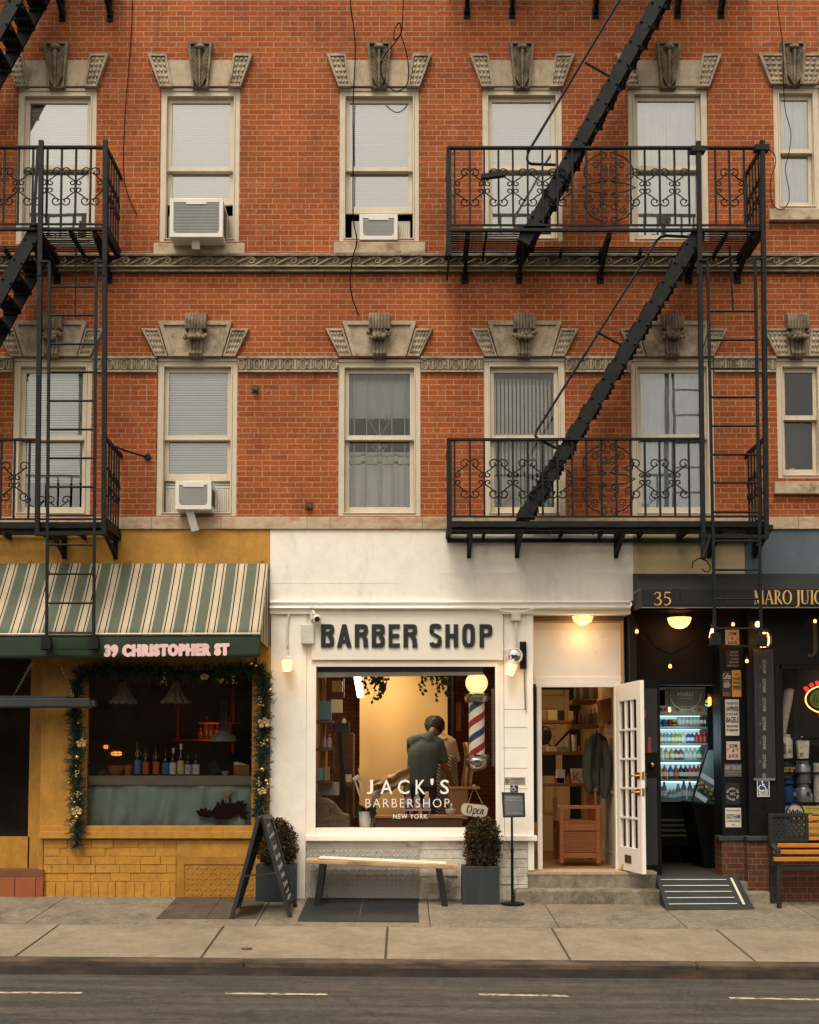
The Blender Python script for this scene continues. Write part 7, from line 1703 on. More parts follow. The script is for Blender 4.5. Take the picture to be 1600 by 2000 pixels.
for k in range(7):
    py = 1307+k*37; letter(mb, 'GOTHAM', W(1493,py-5,-.035), width=.155, height=.038, rot=-math.pi/2, ext=.0008, bold=.01); letter(mb, 'coffee', W(1485,py-5,-.035), width=.04, height=.010, rot=-math.pi/2, ext=.0008)
mb.build('lettering', m_dimink, t); mb = MB(); mb.pbox(1473,1520,1514,1524,-.05,-.0302); mb.build('bottom_bar', M('bar_pale', (.16,.15,.14), .5, bu=0), t)
t = tag(MB().pbox(1479,1524.5,1503,1556,-.040,-.0302).build('access_sign', m_sblue, bevel=.004), 'blue wheelchair sign asking visitors to ring the bell', 'sign')
mb = MB(); wheelchair(mb, W(1490,1536,-.041), .13, -.0415)
for i, s in enumerate(('PLEASE RING','BELL FOR','ASSISTANCE')): ptext(mb, s, 1482, 1543+i*4.0, 1500, 1546.2+i*4.0, -.042, bold=.02, ext=.0008)
frame_rect(mb, W(1479,1540,-.041).x, W(1503,1540,-.041).x, W(1490,1556,-.041).z, W(1490,1524.5,-.041).z, .006, -.0412, -.0402); mb.build('lettering', m_decal, t)
mb = MB(); q = W(1492,1571,-.02); mb.lathe([(.012,-.02),(.012,.0)], q, 8, 'y'); mb.box(q.x-.02,q.x+.02,-.03,-.019,q.z-.045,q.z+.03); tag(mb.build('door_bell', m_blk), 'small black door bell under the blue sign', 'door bell')
# ---- fridge seen through the door
fy = 1.75; fr = thing('drinks_fridge', 'brightly lit open drinks fridge at the back of the juice shop', 'fridge', (W(1330,1640,fy).x, fy, za))
F = lambda px, py, y=fy: W(px,py,y)
m_fr = emit('fridge_white', (.46,.70,.74), .30, (.45,.52,.52)); m_frs = M('fridge_shelf', (.20,.22,.20), .4, .2, bu=0); m_led = emit('fridge_led', (.62,.92,1), 1.2, (1,1,1))
mb = MB(); mb.pbox(1270,1397,1405,1568,fy+.42,fy+.46); mb.build('back_panel', m_fr, fr)
mb = MB(); mb.pbox(1255,1340,1284,1650,fy-.02,fy+.46); mb.pbox(1384,1380,1420,1650,fy-.02,fy+.46); mb.pbox(1270,1566,1400,1650,fy+.05,fy+.46); mb.build('cabinet', m_blk, fr)
mb = MB()
for p in (1600,1610,1620,1630): mb.pbox(1284,p,1372,p+4,fy+.02,fy+.0495)
mb.build('base_grille', M('grille_olive', (.10,.095,.055), .5, bu=0), fr)
mb = MB(); 
for p in (1419,1451.5,1484.5,1521.5,1562): mb.pbox(1282,p,1386,p+4,fy-.0,fy+.41)
mb.build('shelf', m_frs, fr); mb = MB()
for p in (1397.5,1424,1456.5,1489.5,1526.5): mb.pbox(1284,p,1384,p+1.5,fy+.36,fy+.40)
mb.build('light_strip', m_led, fr)
lp = lamp('fridge_front_fill', (F(1330,1480).x, fy-.35, F(1330,1440).z), 7.5, (.6,.9,1), .3)  # added fill lamp standing before the shelves, brightens the drinks from the front
mb = MB(); mb.pbox(1282,1378,1386,1396,fy-.01,fy+.3); h = mb.build('header', M('fruit_band', (.20,.17,.09), .6, bu=0), fr)
for px, mt_ in ((1282,'red'),(1291,'dark'),(1300,'red'),(1323,'red'),(1332,'green'),(1345,'red'),(1355,'green'),(1366,'red')): MB().lathe([(.028,-.004),(.001,-.012)], F(px,1387,fy-.008), 10, 'y').build('fruit_print', bt[mt_], fr)
t = tag(MB().pbox(1299,1348,1378,1378,fy-.10,fy-.07).build('fridge_sign', M('olive_sign', (.085,.085,.05), .5, bu=0)), 'olive panel reading MARO in a ring above the fridge', 'sign')
mb = MB(); ptext(mb, 'MARO', 1324, 1352, 1354, 1360, fy-.105, ext=.001); ptext(mb, 'juice and market', 1326, 1363, 1353, 1365.5, fy-.105, ext=.001); c = F(1339,1356,fy-.104); mb.tube([c+Vector((.20*math.cos(a_),0,.20*math.sin(a_))) for a_ in [math.pi+math.pi*k/20 for k in range(21)]], .006, 4); mb.build('lettering', M('sign_olive_ink', (.42,.40,.27), .6, bu=0), t)
mb = MB(); mb.pbox(1282,1342,1378,1346,fy-.12,fy+.1); tag(mb.build('lintel_bar', M('beam_beige', (.16,.13,.09), .6, bu=0)), 'pale beam above the MARO panel', 'beam')
ctr = {}
def drink(kind, px, ytop, ybot, mt_, label, cap=None, y=None):
    y = y if y is not None else fy+.10; a = W(px,ybot-.2,y); H = W(px,ytop,y).z-a.z; r = {'can':.036,'slim':.031,'bot':.036}[kind]
    if kind == 'bot': prof = [(r*.9,0),(r,.006),(r,H*.58),(r*.8,H*.72),(r*.36,H*.84),(r*.36,H*.9),(.001,H*.9)]
    else: prof = [(r*.85,0),(r,.008),(r,H-.014),(r*.8,H),(r*.72,H-.003),(.001,H-.003)]
    o = tag(MB().lathe(prof, a, 12).build('drink_bottle' if kind == 'bot' else 'drink_can', mt_, smooth=True), label, 'bottle' if kind == 'bot' else 'can', 'drinks on the lit fridge shelves')
    if kind == 'bot': MB().lathe([(r*.42,H*.88),(r*.42,H),(.001,H)], a, 10).build('cap', cap or bt['white'], o); MB().lathe([(r*1.012,H*.2),(r*1.012,H*.5)], a, 12).build('label', m_lab['white'] if cap is None else cap, o)
    else: MB().lathe([(r*1.01,H*.3),(r*1.01,H*.65)], a, 12).build('label', m_lab['white'] if kind == 'slim' else bt['dark'], o)
dk = {k: M('drink_'+k, c_, .25, bu=0, var=.1) for k, c_ in dict(blue=(.02,.08,.28), sky=(.10,.28,.42), red=(.38,.03,.02), yellow=(.45,.28,.04), lime=(.26,.29,.07), pale=(.45,.48,.46), pink=(.48,.32,.32), mint=(.30,.42,.36), black=(.015,.015,.015), brown=(.13,.06,.025), clear=(.36,.44,.44), green=(.04,.25,.12), water=(.12,.28,.36)).items()}
for px, cl, kd, nm in ((1287.5,'sky','can','dark teal can at the left end'),(1297.5,'blue','can','deep blue can'),(1308.5,'red','can','red can'),(1317,'yellow','can','short yellow can'),(1327,'pale','slim','first slim pale can'),(1335,'pale','slim','second slim pale can'),(1342.5,'pink','slim','slim pinkish can'),(1350.5,'mint','slim','first slim mint can'),(1357,'mint','slim','second slim mint can'),(1363.5,'mint','slim','third slim mint can'),(1370.5,'brown','slim','first slim brown patterned can'),(1378.5,'brown','slim','second slim brown patterned can')):
    drink(kd, px, 1400 if kd == 'slim' else 1405, 1419, dk[cl], nm+' on the top fridge shelf')
for px, cl, nm in ((1286,'yellow','first amber bottle'),(1291.5,'yellow','second amber bottle'),(1298,'sky','first sky blue bottle'),(1304.5,'sky','second sky blue bottle'),(1313,'lime','first lime bottle'),(1320,'lime','second lime bottle'),(1327,'lime','third lime bottle'),(1335,'pale','pale bottle with a white cap'),(1345,'blue','first deep blue bottle'),(1352,'blue','second deep blue bottle'),(1361,'red','first red capped bottle'),(1369,'red','second red capped bottle'),(1377,'red','third red capped bottle')): drink('bot', px, 1430, 1451.5, dk[cl], nm+' on the second fridge shelf', dk['red'] if cl == 'red' else None)
for px, cl, nm in ((1286,'black','black bottle at the left end'),(1293,'pale','grey bottle'),(1301,'yellow','yellow juice bottle'),(1312,'lime','olive juice bottle'),(1321,'brown','first brown juice bottle'),(1330,'brown','second brown juice bottle'),(1341,'clear','first clear bottle'),(1349,'clear','second clear bottle'),(1357.5,'clear','third clear bottle'),(1366,'green','green bottle')): drink('bot', px, 1461, 1484.5, dk[cl], nm+' on the third fridge shelf')
for px, cl, nm in ((1289,'yellow','yellow soda bottle'),(1298.5,'red','red soda bottle'),(1310,'blue','blue soda bottle'),(1320.5,'red','red and yellow soda bottle'),(1330.5,'black','first dark soda bottle'),(1339.5,'black','second dark soda bottle'),(1348,'red','crimson soda bottle'),(1356,'brown','brown soda bottle'),(1364,'red','last red soda bottle by the deli case')): drink('bot', px, 1494, 1521.5, dk[cl], nm+' on the fourth fridge shelf', dk['yellow'] if px == 1320.5 else None)
for px, tp, nm in ((1288.5,1527,'first tall water bottle'),(1298,1527,'second tall water bottle'),(1309,1541,'first small water bottle'),(1316,1541,'second small water bottle'),(1325,1531,'first round water bottle'),(1336,1525,'second round water bottle'),(1348,1527,'third round water bottle'),(1358,1533,'water bottle next to the deli case')): drink('bot', px, tp, 1562, dk['water'], nm+' on the bottom fridge shelf')
# deli case
dy = 1.15; dc = thing('deli_case', 'slanted glass deli case lit inside at the right of the juice shop door', 'display case', (W(1385,1600,dy).x,dy,za))
MB().pprism([(1352,1566),(1402,1573),(1402,1700),(1378,1700)], dy, dy+1.2).build('base', m_blk, dc)
MB().pprism([(1381,1464),(1402,1462),(1402,1572),(1352,1565)], dy+.35, dy+.40).build('back_panel', M('case_teal', (.16,.22,.21), .5, bu=0), dc)
mb = MB()
for p, q in (((1381,1464),(1352,1564)),((1352,1566),(1402,1573)),((1381,1464),(1402,1462))): mb.bar(W(*p,dy), W(*q,dy), .02)
mb.build('frame', m_sock, dc); mb = MB()
for p, q in (((1369,1513),(1402,1533)),((1357,1548),(1380,1564))): mb.bar(W(*p,dy+.05), W(*q,dy+.05), .018, .06)
mb.build('shelf', emit('case_light', (.8,.97,1), .12, (.3,.32,.32)), dc)
mb = MB(); rn = random.Random(4); MM = []
for cl in ('orange','yellow','green'):
    mb = MB()
    for k in range(7): px = rn.uniform(1366,1396); mb.ball(W(px, 1531+(px-1366)*.55+rn.uniform(-3,16), dy+.2+rn.uniform(-.06,.06)), rn.uniform(.025,.04), 8, 6)
    mb.build('food', bt[cl], dc, smooth=True)
lamp('case_lamp', (W(1385,1500,dy).x, dy+.18, W(1385,1490,dy).z), .3, (.75,.95,1), .1)
c = W(1386,1370,.95); t = thing('globe_bulb', 'large amber globe bulb hanging in the juice shop doorway', 'light bulb', c); MB().ball(c, .068, 16, 10).build('globe', glass('amber_glass', 1.2, (.75,.30,.06)), t, smooth=True); MB().lathe([(.018,-.05),(.022,.0),(.018,.05)], c, 10).build('filament', m_hot, t); MB().lathe([(.03,.065),(.03,.10),(.001,.11)], c, 10).build('socket', m_brass, t); MB().tube([c+Vector((0,0,.1)), (c.x,.95,zb2)], .005, 4).build('cord', m_sock, t)
lamp('globe_light', c+Vector((-.1,-.05,0)), .8, (1,.42,.1), .06)
c = W(1308,1386,1.2); t = thing('filament_lamp', 'tiny orange filament bulb in front of the fruit band', 'light bulb', c); MB().lathe([(.001,-.03),(.014,-.02),(.014,.02),(.008,.03)], c, 8).build('bulb', m_amber, t); MB().tube([c+Vector((0,0,.03)), (c.x,1.2,zb2)], .004, 4).build('cord', m_sock, t)
# ---- products in the juice window
pw = .16
shz = lambda p: W(1560,p,pw).z
t = thing('window_shelves', 'dark display shelves behind the juice shop window', 'shelf', (W(1600,1633,pw).x,pw,shz(1633))); mb = MB()
for p in (1440,1508,1567,1600): mb.pbox(1527 if p != 1440 else 1560,p,1760,p+3,pw-.02,pw+.3)
mb.build('shelf', m_blk, t); mb = MB(); mb.pbox(1553,1306,1557,1440,.4,.44); mb.pbox(1527,1306,1760,1633,.62,.66); mb.build('upright', M('back_grey', (.035,.033,.03), .8, bu=0), t)
def tub(px0, py0, px1, py1, mt_, label, lid, parts=(), sh=.12, prof=None):
    a, b = W(px0,py1,pw), W(px1,py0,pw); H, r = b.z-a.z, (b.x-a.x)/2; c = Vector(((a.x+b.x)/2, pw+r, a.z)); t = thing('supplement_tub', label, 'tub', c, 'supplement tubs in the juice window')
    MB().lathe([(r*.95,0),(r,.01),(r,H*(1-sh-.12)),(r*.72,H*(1-sh)),(.001,H*(1-sh))], c, 22).build('tub', mt_, t, smooth=True); MB().lathe([(r*.74,H*(1-sh)),(r*.76,H*(1-sh*.9)),(r*.76,H*.99),(r*.7,H),(.001,H)], c, 20).build('lid', lid, t, smooth=True)
    for s, x0, y0, x1, y1, ink, kw in parts: mb = MB(); ptext(mb, s, x0, y0, x1, y1, pw-.006, ext=.0008, **kw); mb.build('lettering', ink, t)
    return t, c, r, H
m_tw, m_tg, m_tb, m_tn = M('tub_white', (.58,.54,.46), .4, bu=0), M('tub_grey', (.22,.22,.22), .3, .5, bu=0), M('tub_blue', (.012,.05,.20), .35, bu=0), M('tub_navy', (.008,.010,.018), .4, bu=0)
t, c, r, H = tub(1522.5,1434,1552,1481,m_tw,'big white tub marked ISOPURE beside the pier',m_tw)
mb = MB(); letter(mb, 'ISOPURE', W(1533,1462,pw-.006), width=.125, height=.03, rot=math.pi/2, ext=.0008, bold=.03); letter(mb,'protein',W(1544,1456,pw-.006),width=.045,height=.010,ext=.0008); mb.build('lettering', m_ink, t); mb = MB(); [mb.ball(W(1543+dx_,1467+dz_,pw-.004), .012, 6, 4, 1, .3, .8) for dx_, dz_ in ((0,0),(3,1),(-2,2),(1,-3))]; mb.build('print', bt['tan'], t)
tub(1524,1484,1556,1529,m_tn,'navy tub lettered WHEY TECH PRO 24 in yellow',m_tn,[('WHEY TECH',1531,1498,1552,1503,bt['yellow'],bd),('PRO 24',1531,1504,1549,1510,bt['yellow'],bd),('protein powder',1531,1512,1551,1514,m_dimink,{}),('X Z I R',1531,1516,1545,1519,m_dimink,{}),],.10)
mb = MB(); a, b = W(1525,1530,pw), W(1556,1524,pw); mb.lathe([((b.x-a.x)/2*1.01,0),((b.x-a.x)/2*1.01,b.z-a.z),(.001,b.z-a.z)], ((a.x+b.x)/2,pw+(b.x-a.x)/2,a.z-.002), 20); tag(mb.build('tub_stand', m_tb), 'blue rim under the navy tub', 'tub rim')
tub(1526,1534,1557,1573,m_tb,'bright blue tub below the navy one',m_tb,[('WHEY',1550,1548,1556,1551,bt['yellow'],bd),('PRO 24',1550,1552,1556,1555,bt['yellow'],bd)],.06)
tub(1559,1486,1588,1530,m_tg,'upper silver grey tub with a plain label',m_tg,[('protein',1574,1512,1584,1515,m_dimink,{})],.14)
t, c, r, H = tub(1560,1531,1589,1575,m_tg,'lower silver grey tub with a blue square on its label',m_tg,[],.14); mb = MB(); mb.pbox(1576,1547,1582,1554,pw-.006,pw-.004); mb.build('print', m_tb, t); mb = MB(); letter(mb,'ISOPURE',W(1585.5,1558,pw-.006),width=.10,height=.02,rot=math.pi/2,ext=.0008,bold=.02); mb.build('lettering', m_paleink, t)
t = tag(MB().pprism([(1558,1446),(1582,1446),(1580,1482),(1561,1482)], pw, pw+.08).build('snack_bag', m_tw, bevel=.01), 'white paper snack bag with a torn top on the grey tub', 'bag'); mb = MB(); mb.pprism([(1560,1446),(1564,1446),(1569,1438),(1566,1438)], pw+.02, pw+.03); mb.build('torn_flap', m_tw, t); mb = MB(); ptext(mb,'IO',1563,1470,1569,1478,pw-.003,bold=.03,ext=.0008); ptext(mb,'Go',1563,1458,1568,1462,pw-.003,ext=.0008); ptext(mb,'snacks',1571,1456,1578,1458,pw-.003,ext=.0008); mb.build('lettering', m_ink, t)
m_cup = M('plastic_sleeve', (.40,.36,.31), .35, bu=.3, bs=60, var=.3, vs=30)
mb = MB(); P = [W(1526,1433,pw+.06), W(1531,1405,pw+.06), W(1537,1375,pw+.06), W(1541,1350,pw+.06), W(1540,1345,pw+.06)]; pts = []; rs = []
for k in range(33): t_ = k/32*3.99; i = int(t_); pts.append(lerp(P[i],P[min(i+1,4)],t_-i)); rs.append((.052+.006*(k%2))*(1 if k < 30 else .6))
mb.tube(pts, rs, 14); tag(mb.build('cup_stack', m_cup, smooth=True), 'leaning plastic sleeve of clear cups above the ISOPURE tub', 'cup stack')
mb = MB(); pts = [W(1598,1574,pw+.05), W(1597,1530,pw+.05), W(1597,1490,pw+.05)]; pp = [lerp(pts[0],pts[2],k/24) for k in range(25)]; mb.tube(pp, [.046+.005*(k%2) for k in range(25)], 14); tag(mb.build('cup_stack', m_cup, smooth=True), 'upright plastic sleeve of clear cups at the right edge', 'cup stack')
m_pos = M('poster_yellow', (.52,.44,.10), .5, bu=0); t = tag(MB().pbox(1523,1574,1700,1640,.035,.04).build('window_poster', m_pos), 'yellow and blue poster reading Wip behind the yellow slatted bench', 'poster')
mb = MB(); mb.pprism([(1523.2,1574.2),(1562,1574.2),(1548,1632),(1523.2,1632)], .032,.0345); mb.build('blue_field', M('poster_blue', (.15,.36,.40), .5, bu=0), t)
c = W(1553,1587,.03); mb = MB(); mb.lathe([(.10,.002),(.10,-.006),(.001,-.006)], c, 26, 'y'); mb.build('tin_lid', m_tw, t); mb = MB(); mb.tube([c+Vector((.098*math.cos(k*.25),-.007,.098*math.sin(k*.25))) for k in range(25)], .009, 4, True); mb.tube([c+Vector((-.03+.11*math.cos(k*.12+2.3),-.006,.11*math.sin(k*.12+2.3))) for k in range(14)], .007, 4); mb.build('tin_rim', m_ink, t)
mb = MB(); ptext(mb, 'Wip', 1541, 1581, 1567, 1595, .0215, bold=.04, shear=.2, ext=.0008); ptext(mb, 'Clean', 1577, 1588, 1605, 1596, .031, bold=.02, ext=.0008); ptext(mb, 'Caffeine', 1577, 1598, 1622, 1606, .031, bold=.02, ext=.0008); ptext(mb,'spearmint',1577,1578,1585,1580,.031,ext=.0008); ptext(mb,'natural caffeine',1589,1578,1600,1580,.031,ext=.0008); mb.build('lettering', m_ink, t)
# neon
m_nr = emit('neon_red', (1,.012,.015), 1.0, (.8,.05,.05)); m_ny = emit('neon_yellow', (1,.55,.10), 1.2, (.9,.7,.3)); m_ng = emit('neon_green', (.30,.42,.05), .06, (.12,.16,.03))
nz = thing('neon_sign', 'round neon sign with red letters and a yellow ring at the right edge', 'neon sign', W(1612,1410,.08)); c = W(1613,1366,.08)
MB().tube([c+Vector((.235*math.cos(k*.15),0,.16*math.sin(k*.15))) for k in range(42)], .0085, 6, True).build('ring', m_ny, nz)
rn = random.Random(2)
for k in range(1): 
    mb = MB(); pts = []
    for j in range(150): a_ = j*.42; rr = .03+.10*(j/150); pts.append(c+Vector((1.5*rr*math.cos(a_)+rn.uniform(-.012,.012),rn.uniform(-.004,.004),1.0*rr*math.sin(a_)+rn.uniform(-.012,.012))))
    mb.tube(pts, .006, 4); mb.build('green_tubing', m_ng, nz)
mb = MB()
for ch, a_ in zip("Boar's", (2.50,2.20,1.92,1.66,1.45,1.25)): letter(mb, ch, c+Vector((.275*math.cos(a_),0,.205*math.sin(a_))), height=.062 if ch in 'B' else .05, rot=(a_-math.pi/2)*.75, bold=.045, ext=.012)
letter(mb, 'BRAND', W(1622,1397,.08), height=.06, bold=.045, ext=.012); mb.build('lettering', m_nr, nz)
mb = MB(); mb.tube([W(1613,1306,.1), W(1613,1338,.1)], .004, 4); mb.tube([W(1530,1338,.1), W(1560,1346,.1), W(1575,1356,.1)], .004, 4); mb.build('cord', m_sock, nz)
lamp('juice_window_lamp', (W(1640,1330,.4).x, .4, W(1640,1330,.4).z), 1.5, (1,.75,.5), .15)
# ================================================================== things on the pavement
# ---- white plank bench
m_plank = M('worn_plank', (.58,.50,.40), .6, var=.12, vs=3, stretch=(1.2,9,9), bu=.2, dirt=((.36,.17,.06), 3, .50, .72, (1,6,1)))
t = thing('plank_bench', 'weathered white plank bench on dark slanted legs under the barber window', 'bench', G(745,1768))
A, B = W(597,1683,-.45), W(893,1694,-.45); zl_, zr_ = A.z, B.z; th = .05; mb = MB()
mb.add([(A.x,-.45,zl_-.022),(B.x,-.45,zr_-.022),(B.x,-.10,zr_-.022),(A.x,-.10,zl_-.022),(A.x,-.45,zl_+th-.022),(B.x,-.45,zr_+th-.022),(B.x,-.10,zr_+th-.022),(A.x,-.10,zl_+th-.022)], [(0,3,2,1),(4,5,6,7),(0,1,5,4),(1,2,6,5),(2,3,7,6),(3,0,4,7)])
mb.build('seat', M('tan_plank', (.42,.28,.155), .6, var=.25, vs=3, stretch=(1.2,9,9), bu=.2, dirt=((.20,.09,.035), 3, .5, .72, (1,6,1))), t, bevel=.008)
a, b = W(622,1679,-.44), W(872,1689,-.44); mb = MB(); mb.add([(a.x,-.43,zl_+.0285),(b.x,-.43,zr_+.0285),(b.x,-.13,zr_+.0285),(a.x,-.13,zl_+.0285),(a.x,-.43,zl_+.042),(b.x,-.43,zr_+.042),(b.x,-.13,zr_+.042),(a.x,-.13,zl_+.042)], [(0,3,2,1),(4,5,6,7),(0,1,5,4),(1,2,6,5),(2,3,7,6),(3,0,4,7)]); mb.build('top_board', M('pale_board', (.64,.57,.47), .6, var=.08, vs=4, bu=.1), t, bevel=.004)
m_leg = M('bench_leg', (.016,.0155,.015), .5, .2, bu=0)
for tx, bx_, by in ((630,619,1759),(858,869,1766)):
    for y0, nm in ((-.43,0),(-.14,1)):
        p = W(tx,1690,-.45); g = W(bx_,by,-.45); z0 = gz(g.x, y0)
        MB().prism([(p.x-.035,zl_-.02+(.0 if tx < 700 else zr_-zl_)),(p.x+.035,zl_-.02+(.0 if tx < 700 else zr_-zl_)),(g.x+.035,z0),(g.x-.035,z0)], y0-.02, y0+.02).build('leg', m_leg, t, bevel=.003)
# ---- planters
m_slate = M('slate_planter', (.026,.032,.034), .55, var=.2, vs=2.5, stretch=(4,1,.6), bu=.1, dirt=((.02,.022,.024), 3, .5, .7, (5,1,.5)))
m_soil = M('soil', (.025,.018,.012), .95)
m_lf = [M('bush_leaf_'+k, c_,   .75, var=.4, vs=18, bu=0, spec=.15) for k, c_ in (('olive',(.050,.040,.013)),('dark',(.018,.015,.007)),('rust',(.080,.030,.011)),('dry',(.13,.068,.026)))]
m_twig = M('twig', (.05,.03,.018), .8, bu=0)
def planter(px0, px1, pyt, pyb, bush, label, seed, depth=.42):
    g = G((px0+px1)/2, pyb); y0 = g.y; a, b = W(px0,(pyt+pyb)/2,y0), W(px1,(pyt+pyb)/2,y0); zt_, zb_ = W(px0,pyt,y0).z, g.z; depth = b.x-a.x
    if y0+depth > -.03: depth = -.04-y0
    t = thing('planter', label[0], 'planter', ((a.x+b.x)/2,y0+depth/2,zb_)); mb = MB(); i = .02
    x0,x1,ya,yb = a.x,b.x,y0,y0+depth
    mb.add([(x0,ya,zb_),(x1,ya,zb_),(x1,yb,zb_),(x0,yb,zb_),(x0,ya,zt_),(x1,ya,zt_),(x1,yb,zt_),(x0,yb,zt_),(x0+i,ya+i,zt_),(x1-i,ya+i,zt_),(x1-i,yb-i,zt_),(x0+i,yb-i,zt_),(x0+i,ya+i,zt_-.06),(x1-i,ya+i,zt_-.06),(x1-i,yb-i,zt_-.06),(x0+i,yb-i,zt_-.06)],
           [(0,3,2,1),(0,1,5,4),(1,2,6,5),(2,3,7,6),(3,0,4,7),(4,5,9,8),(5,6,10,9),(6,7,11,10),(7,4,8,11),(8,9,13,12),(9,10,14,13),(10,11,15,14),(11,8,12,15),(12,13,14,15)])
    mb.build('box', m_slate, t, bevel=.004); MB().box(x0+i+.001,x1-i-.001,ya+i+.001,yb-i-.001,zt_-.059,zt_-.045).build('soil', m_soil, t)
    bx0, bx1, by0 = bush; c = W((bx0+bx1)/2, by0, y0+depth/2); cx = c.x; ztop = c.z; hw = (W(bx1,by0,y0+depth/2).x-W(bx0,by0,y0+depth/2).x)/2; zc_ = (ztop+zt_-.03)/2; hz = (ztop-zt_+.06)/2; cy_ = y0+depth/2
    bt_ = thing('bush', label[1], 'bush', (cx,cy_,zt_-.045)); rn = random.Random(seed); M4 = [MB() for _ in m_lf]; tw = MB()
    lumps = [(rn.uniform(-.62,.62), rn.uniform(-.62,.62), rn.uniform(-.62,.66), rn.uniform(.36,.52)) for _ in range(15)]
    for k in range(70):
        d = Vector((rn.gauss(0,1),rn.gauss(0,1),rn.gauss(.25,1))).normalized(); e = Vector((cx+d.x*hw*rn.uniform(.75,1.08), cy_+d.y*hw*rn.uniform(.75,1.05), zc_+d.z*hz*rn.uniform(.8,1.12))); m_ = Vector((lerp(cx,e.x,.45), lerp(cy_,e.y,.45), lerp(zt_,e.z,.5)))
        tw.tube([(cx+d.x*.03,cy_+d.y*.03,zt_-.045), m_, e+(e-m_)*.22], [.006,.004,.0015], 4)
    n = 0
    while n < 7500:
        u = Vector((rn.uniform(-1,1),rn.uniform(-1,1),rn.uniform(-1,1)))
        if u.length > 1.05: continue
        dn = sum(1 for l in lumps if (u-Vector(l[:3])).length < l[3])
        if dn == 0 and rn.random() < .93: continue
        if u.length < .55 and rn.random() < .6: n += 1; continue
        n += 1; p = Vector((cx+u.x*hw*1.03, cy_+u.y*hw*1.0, zc_+u.z*hz*1.02)); d = (u.normalized()*.7+Vector((rn.gauss(0,.7),rn.gauss(0,.7),rn.gauss(.35,.6)))).normalized(); l = rn.uniform(.012,.038); s = d.cross(Vector((rn.gauss(0,1),rn.gauss(0,1),rn.gauss(0,1)))).normalized()*l*.36
        i = rn.choices(range(4), (5,4,2.2,1.0))[0]; M4[i].add([p, p+d*l*.5+s, p+d*l, p+d*l*.5-s], [(0,1,2,3)])
    tw.build('twigs', m_twig, bt_)
    for q, m_ in zip(M4, m_lf): q.build('foliage', m_, bt_)
planter(903,976,1692,1767,(905,980,1601),('square dark slate planter between the plank bench and the floor stand','rounded bronze green bush in the planter right of the plank bench'),21)
planter(499,577,1689,1762,(503,581,1603),('square dark slate planter half hidden by the chalkboard','rounded bronze green bush behind the chalkboard'),33)
# ---- chalkboard
t = thing('chalkboard', 'black sandwich chalkboard standing side on with white chalk writing', 'chalkboard', G(515,1788)); m_cb = M('chalk_black', (.013,.013,.014), .6, var=.3, vs=8, bu=.05); m_cf = M('chalk_frame', (.022,.023,.025), .5, bu=0)
F1, B1 = G(567,1792), G(578,1771); F0, B0 = G(452,1795), G(466,1774)
def top(px, py, y): return W(px,py,y)
T1f, T1b = W(510,1594,F1.y), W(528,1593,B1.y); T0f, T0b = W(505,1596,F0.y), W(521,1595,B0.y)
def panel(bf, bb, tb, tf, out, th, u0=0, u1=1, v0=0, v1=1):
    P = lambda u, v: lerp(lerp(bf,bb,u), lerp(tf,tb,u), v)
    q = [P(u0,v0),P(u1,v0),P(u1,v1),P(u0,v1)]; n = (q[1]-q[0]).cross(q[3]-q[0]).normalized()
    if n.dot(out) < 0: n = -n
    return q, n, P
for bf, bb, tb, tf, out in ((F1,B1,T1b,T1f,Vector((1,-.2,.3))),(F0,B0,T0b,T0f,Vector((-1,-.2,.3)))):
    mb = MB()
    q, n, P = panel(bf,bb,tb,tf,out,0,0,1,.10,1); mb.add([p-n*.012 for p in q]+[p+n*.004 for p in q], [(0,1,2,3),(7,6,5,4),(0,4,5,1),(1,5,6,2),(2,6,7,3),(3,7,4,0)]); bd_ = mb.build('board', m_cb, t)
    mb = MB()
    for (u0,v0),(u1,v1) in (((.03,0),(.03,1)),((.97,0),(.97,1)),((0,.985),(1,.985)),((0,.11),(1,.11))): mb.bar(P(u0,v0), P(u1,v1), .05, .04, n)
    mb.build('frame', m_cf, t, bevel=.003)
    if out.x > 0:
        mb = MB(); rn = random.Random(8); X_ = (bb-bf).normalized(); U_ = (lerp(tf,tb,.5)-lerp(bf,bb,.5)).normalized()
        for s, v, h, w_ in (('Jack',.90,.045,.4),('handmade',.80,.04,.7),('Beer',.68,.055,.42),('Hair cuts',.58,.055,.7),('Beards',.48,.06,.6),('Fades',.39,.055,.5),('Shaves',.30,.05,.6),('- - -',.22,.03,.35),('walk ins',.165,.04,.55)):
            vs, fs = text_mesh(s, 1, shear=.2, ext=.002); xa_, xb_ = min(p.x for p in vs), max(p.x for p in vs); ya_, yb_ = min(p.y for p in vs), max(p.y for p in vs); W_ = (bb-bf).length*w_; c0 = P(.5,v)+n*.006
            mb.add([c0+X_*((p.x-(xa_+xb_)/2)/(xb_-xa_)*W_)+U_*((p.y-(ya_+yb_)/2)/(yb_-ya_)*h)+n*p.z for p in vs], fs)
        mb.build('chalk_writing', M('chalk', (.36,.35,.32), .9, bu=0), t)
mb = MB(); mb.tube([lerp(F0,T0f,.42), lerp(F1,T1f,.44)], .008, 5); mb.build('spreader', m_chrome, t)
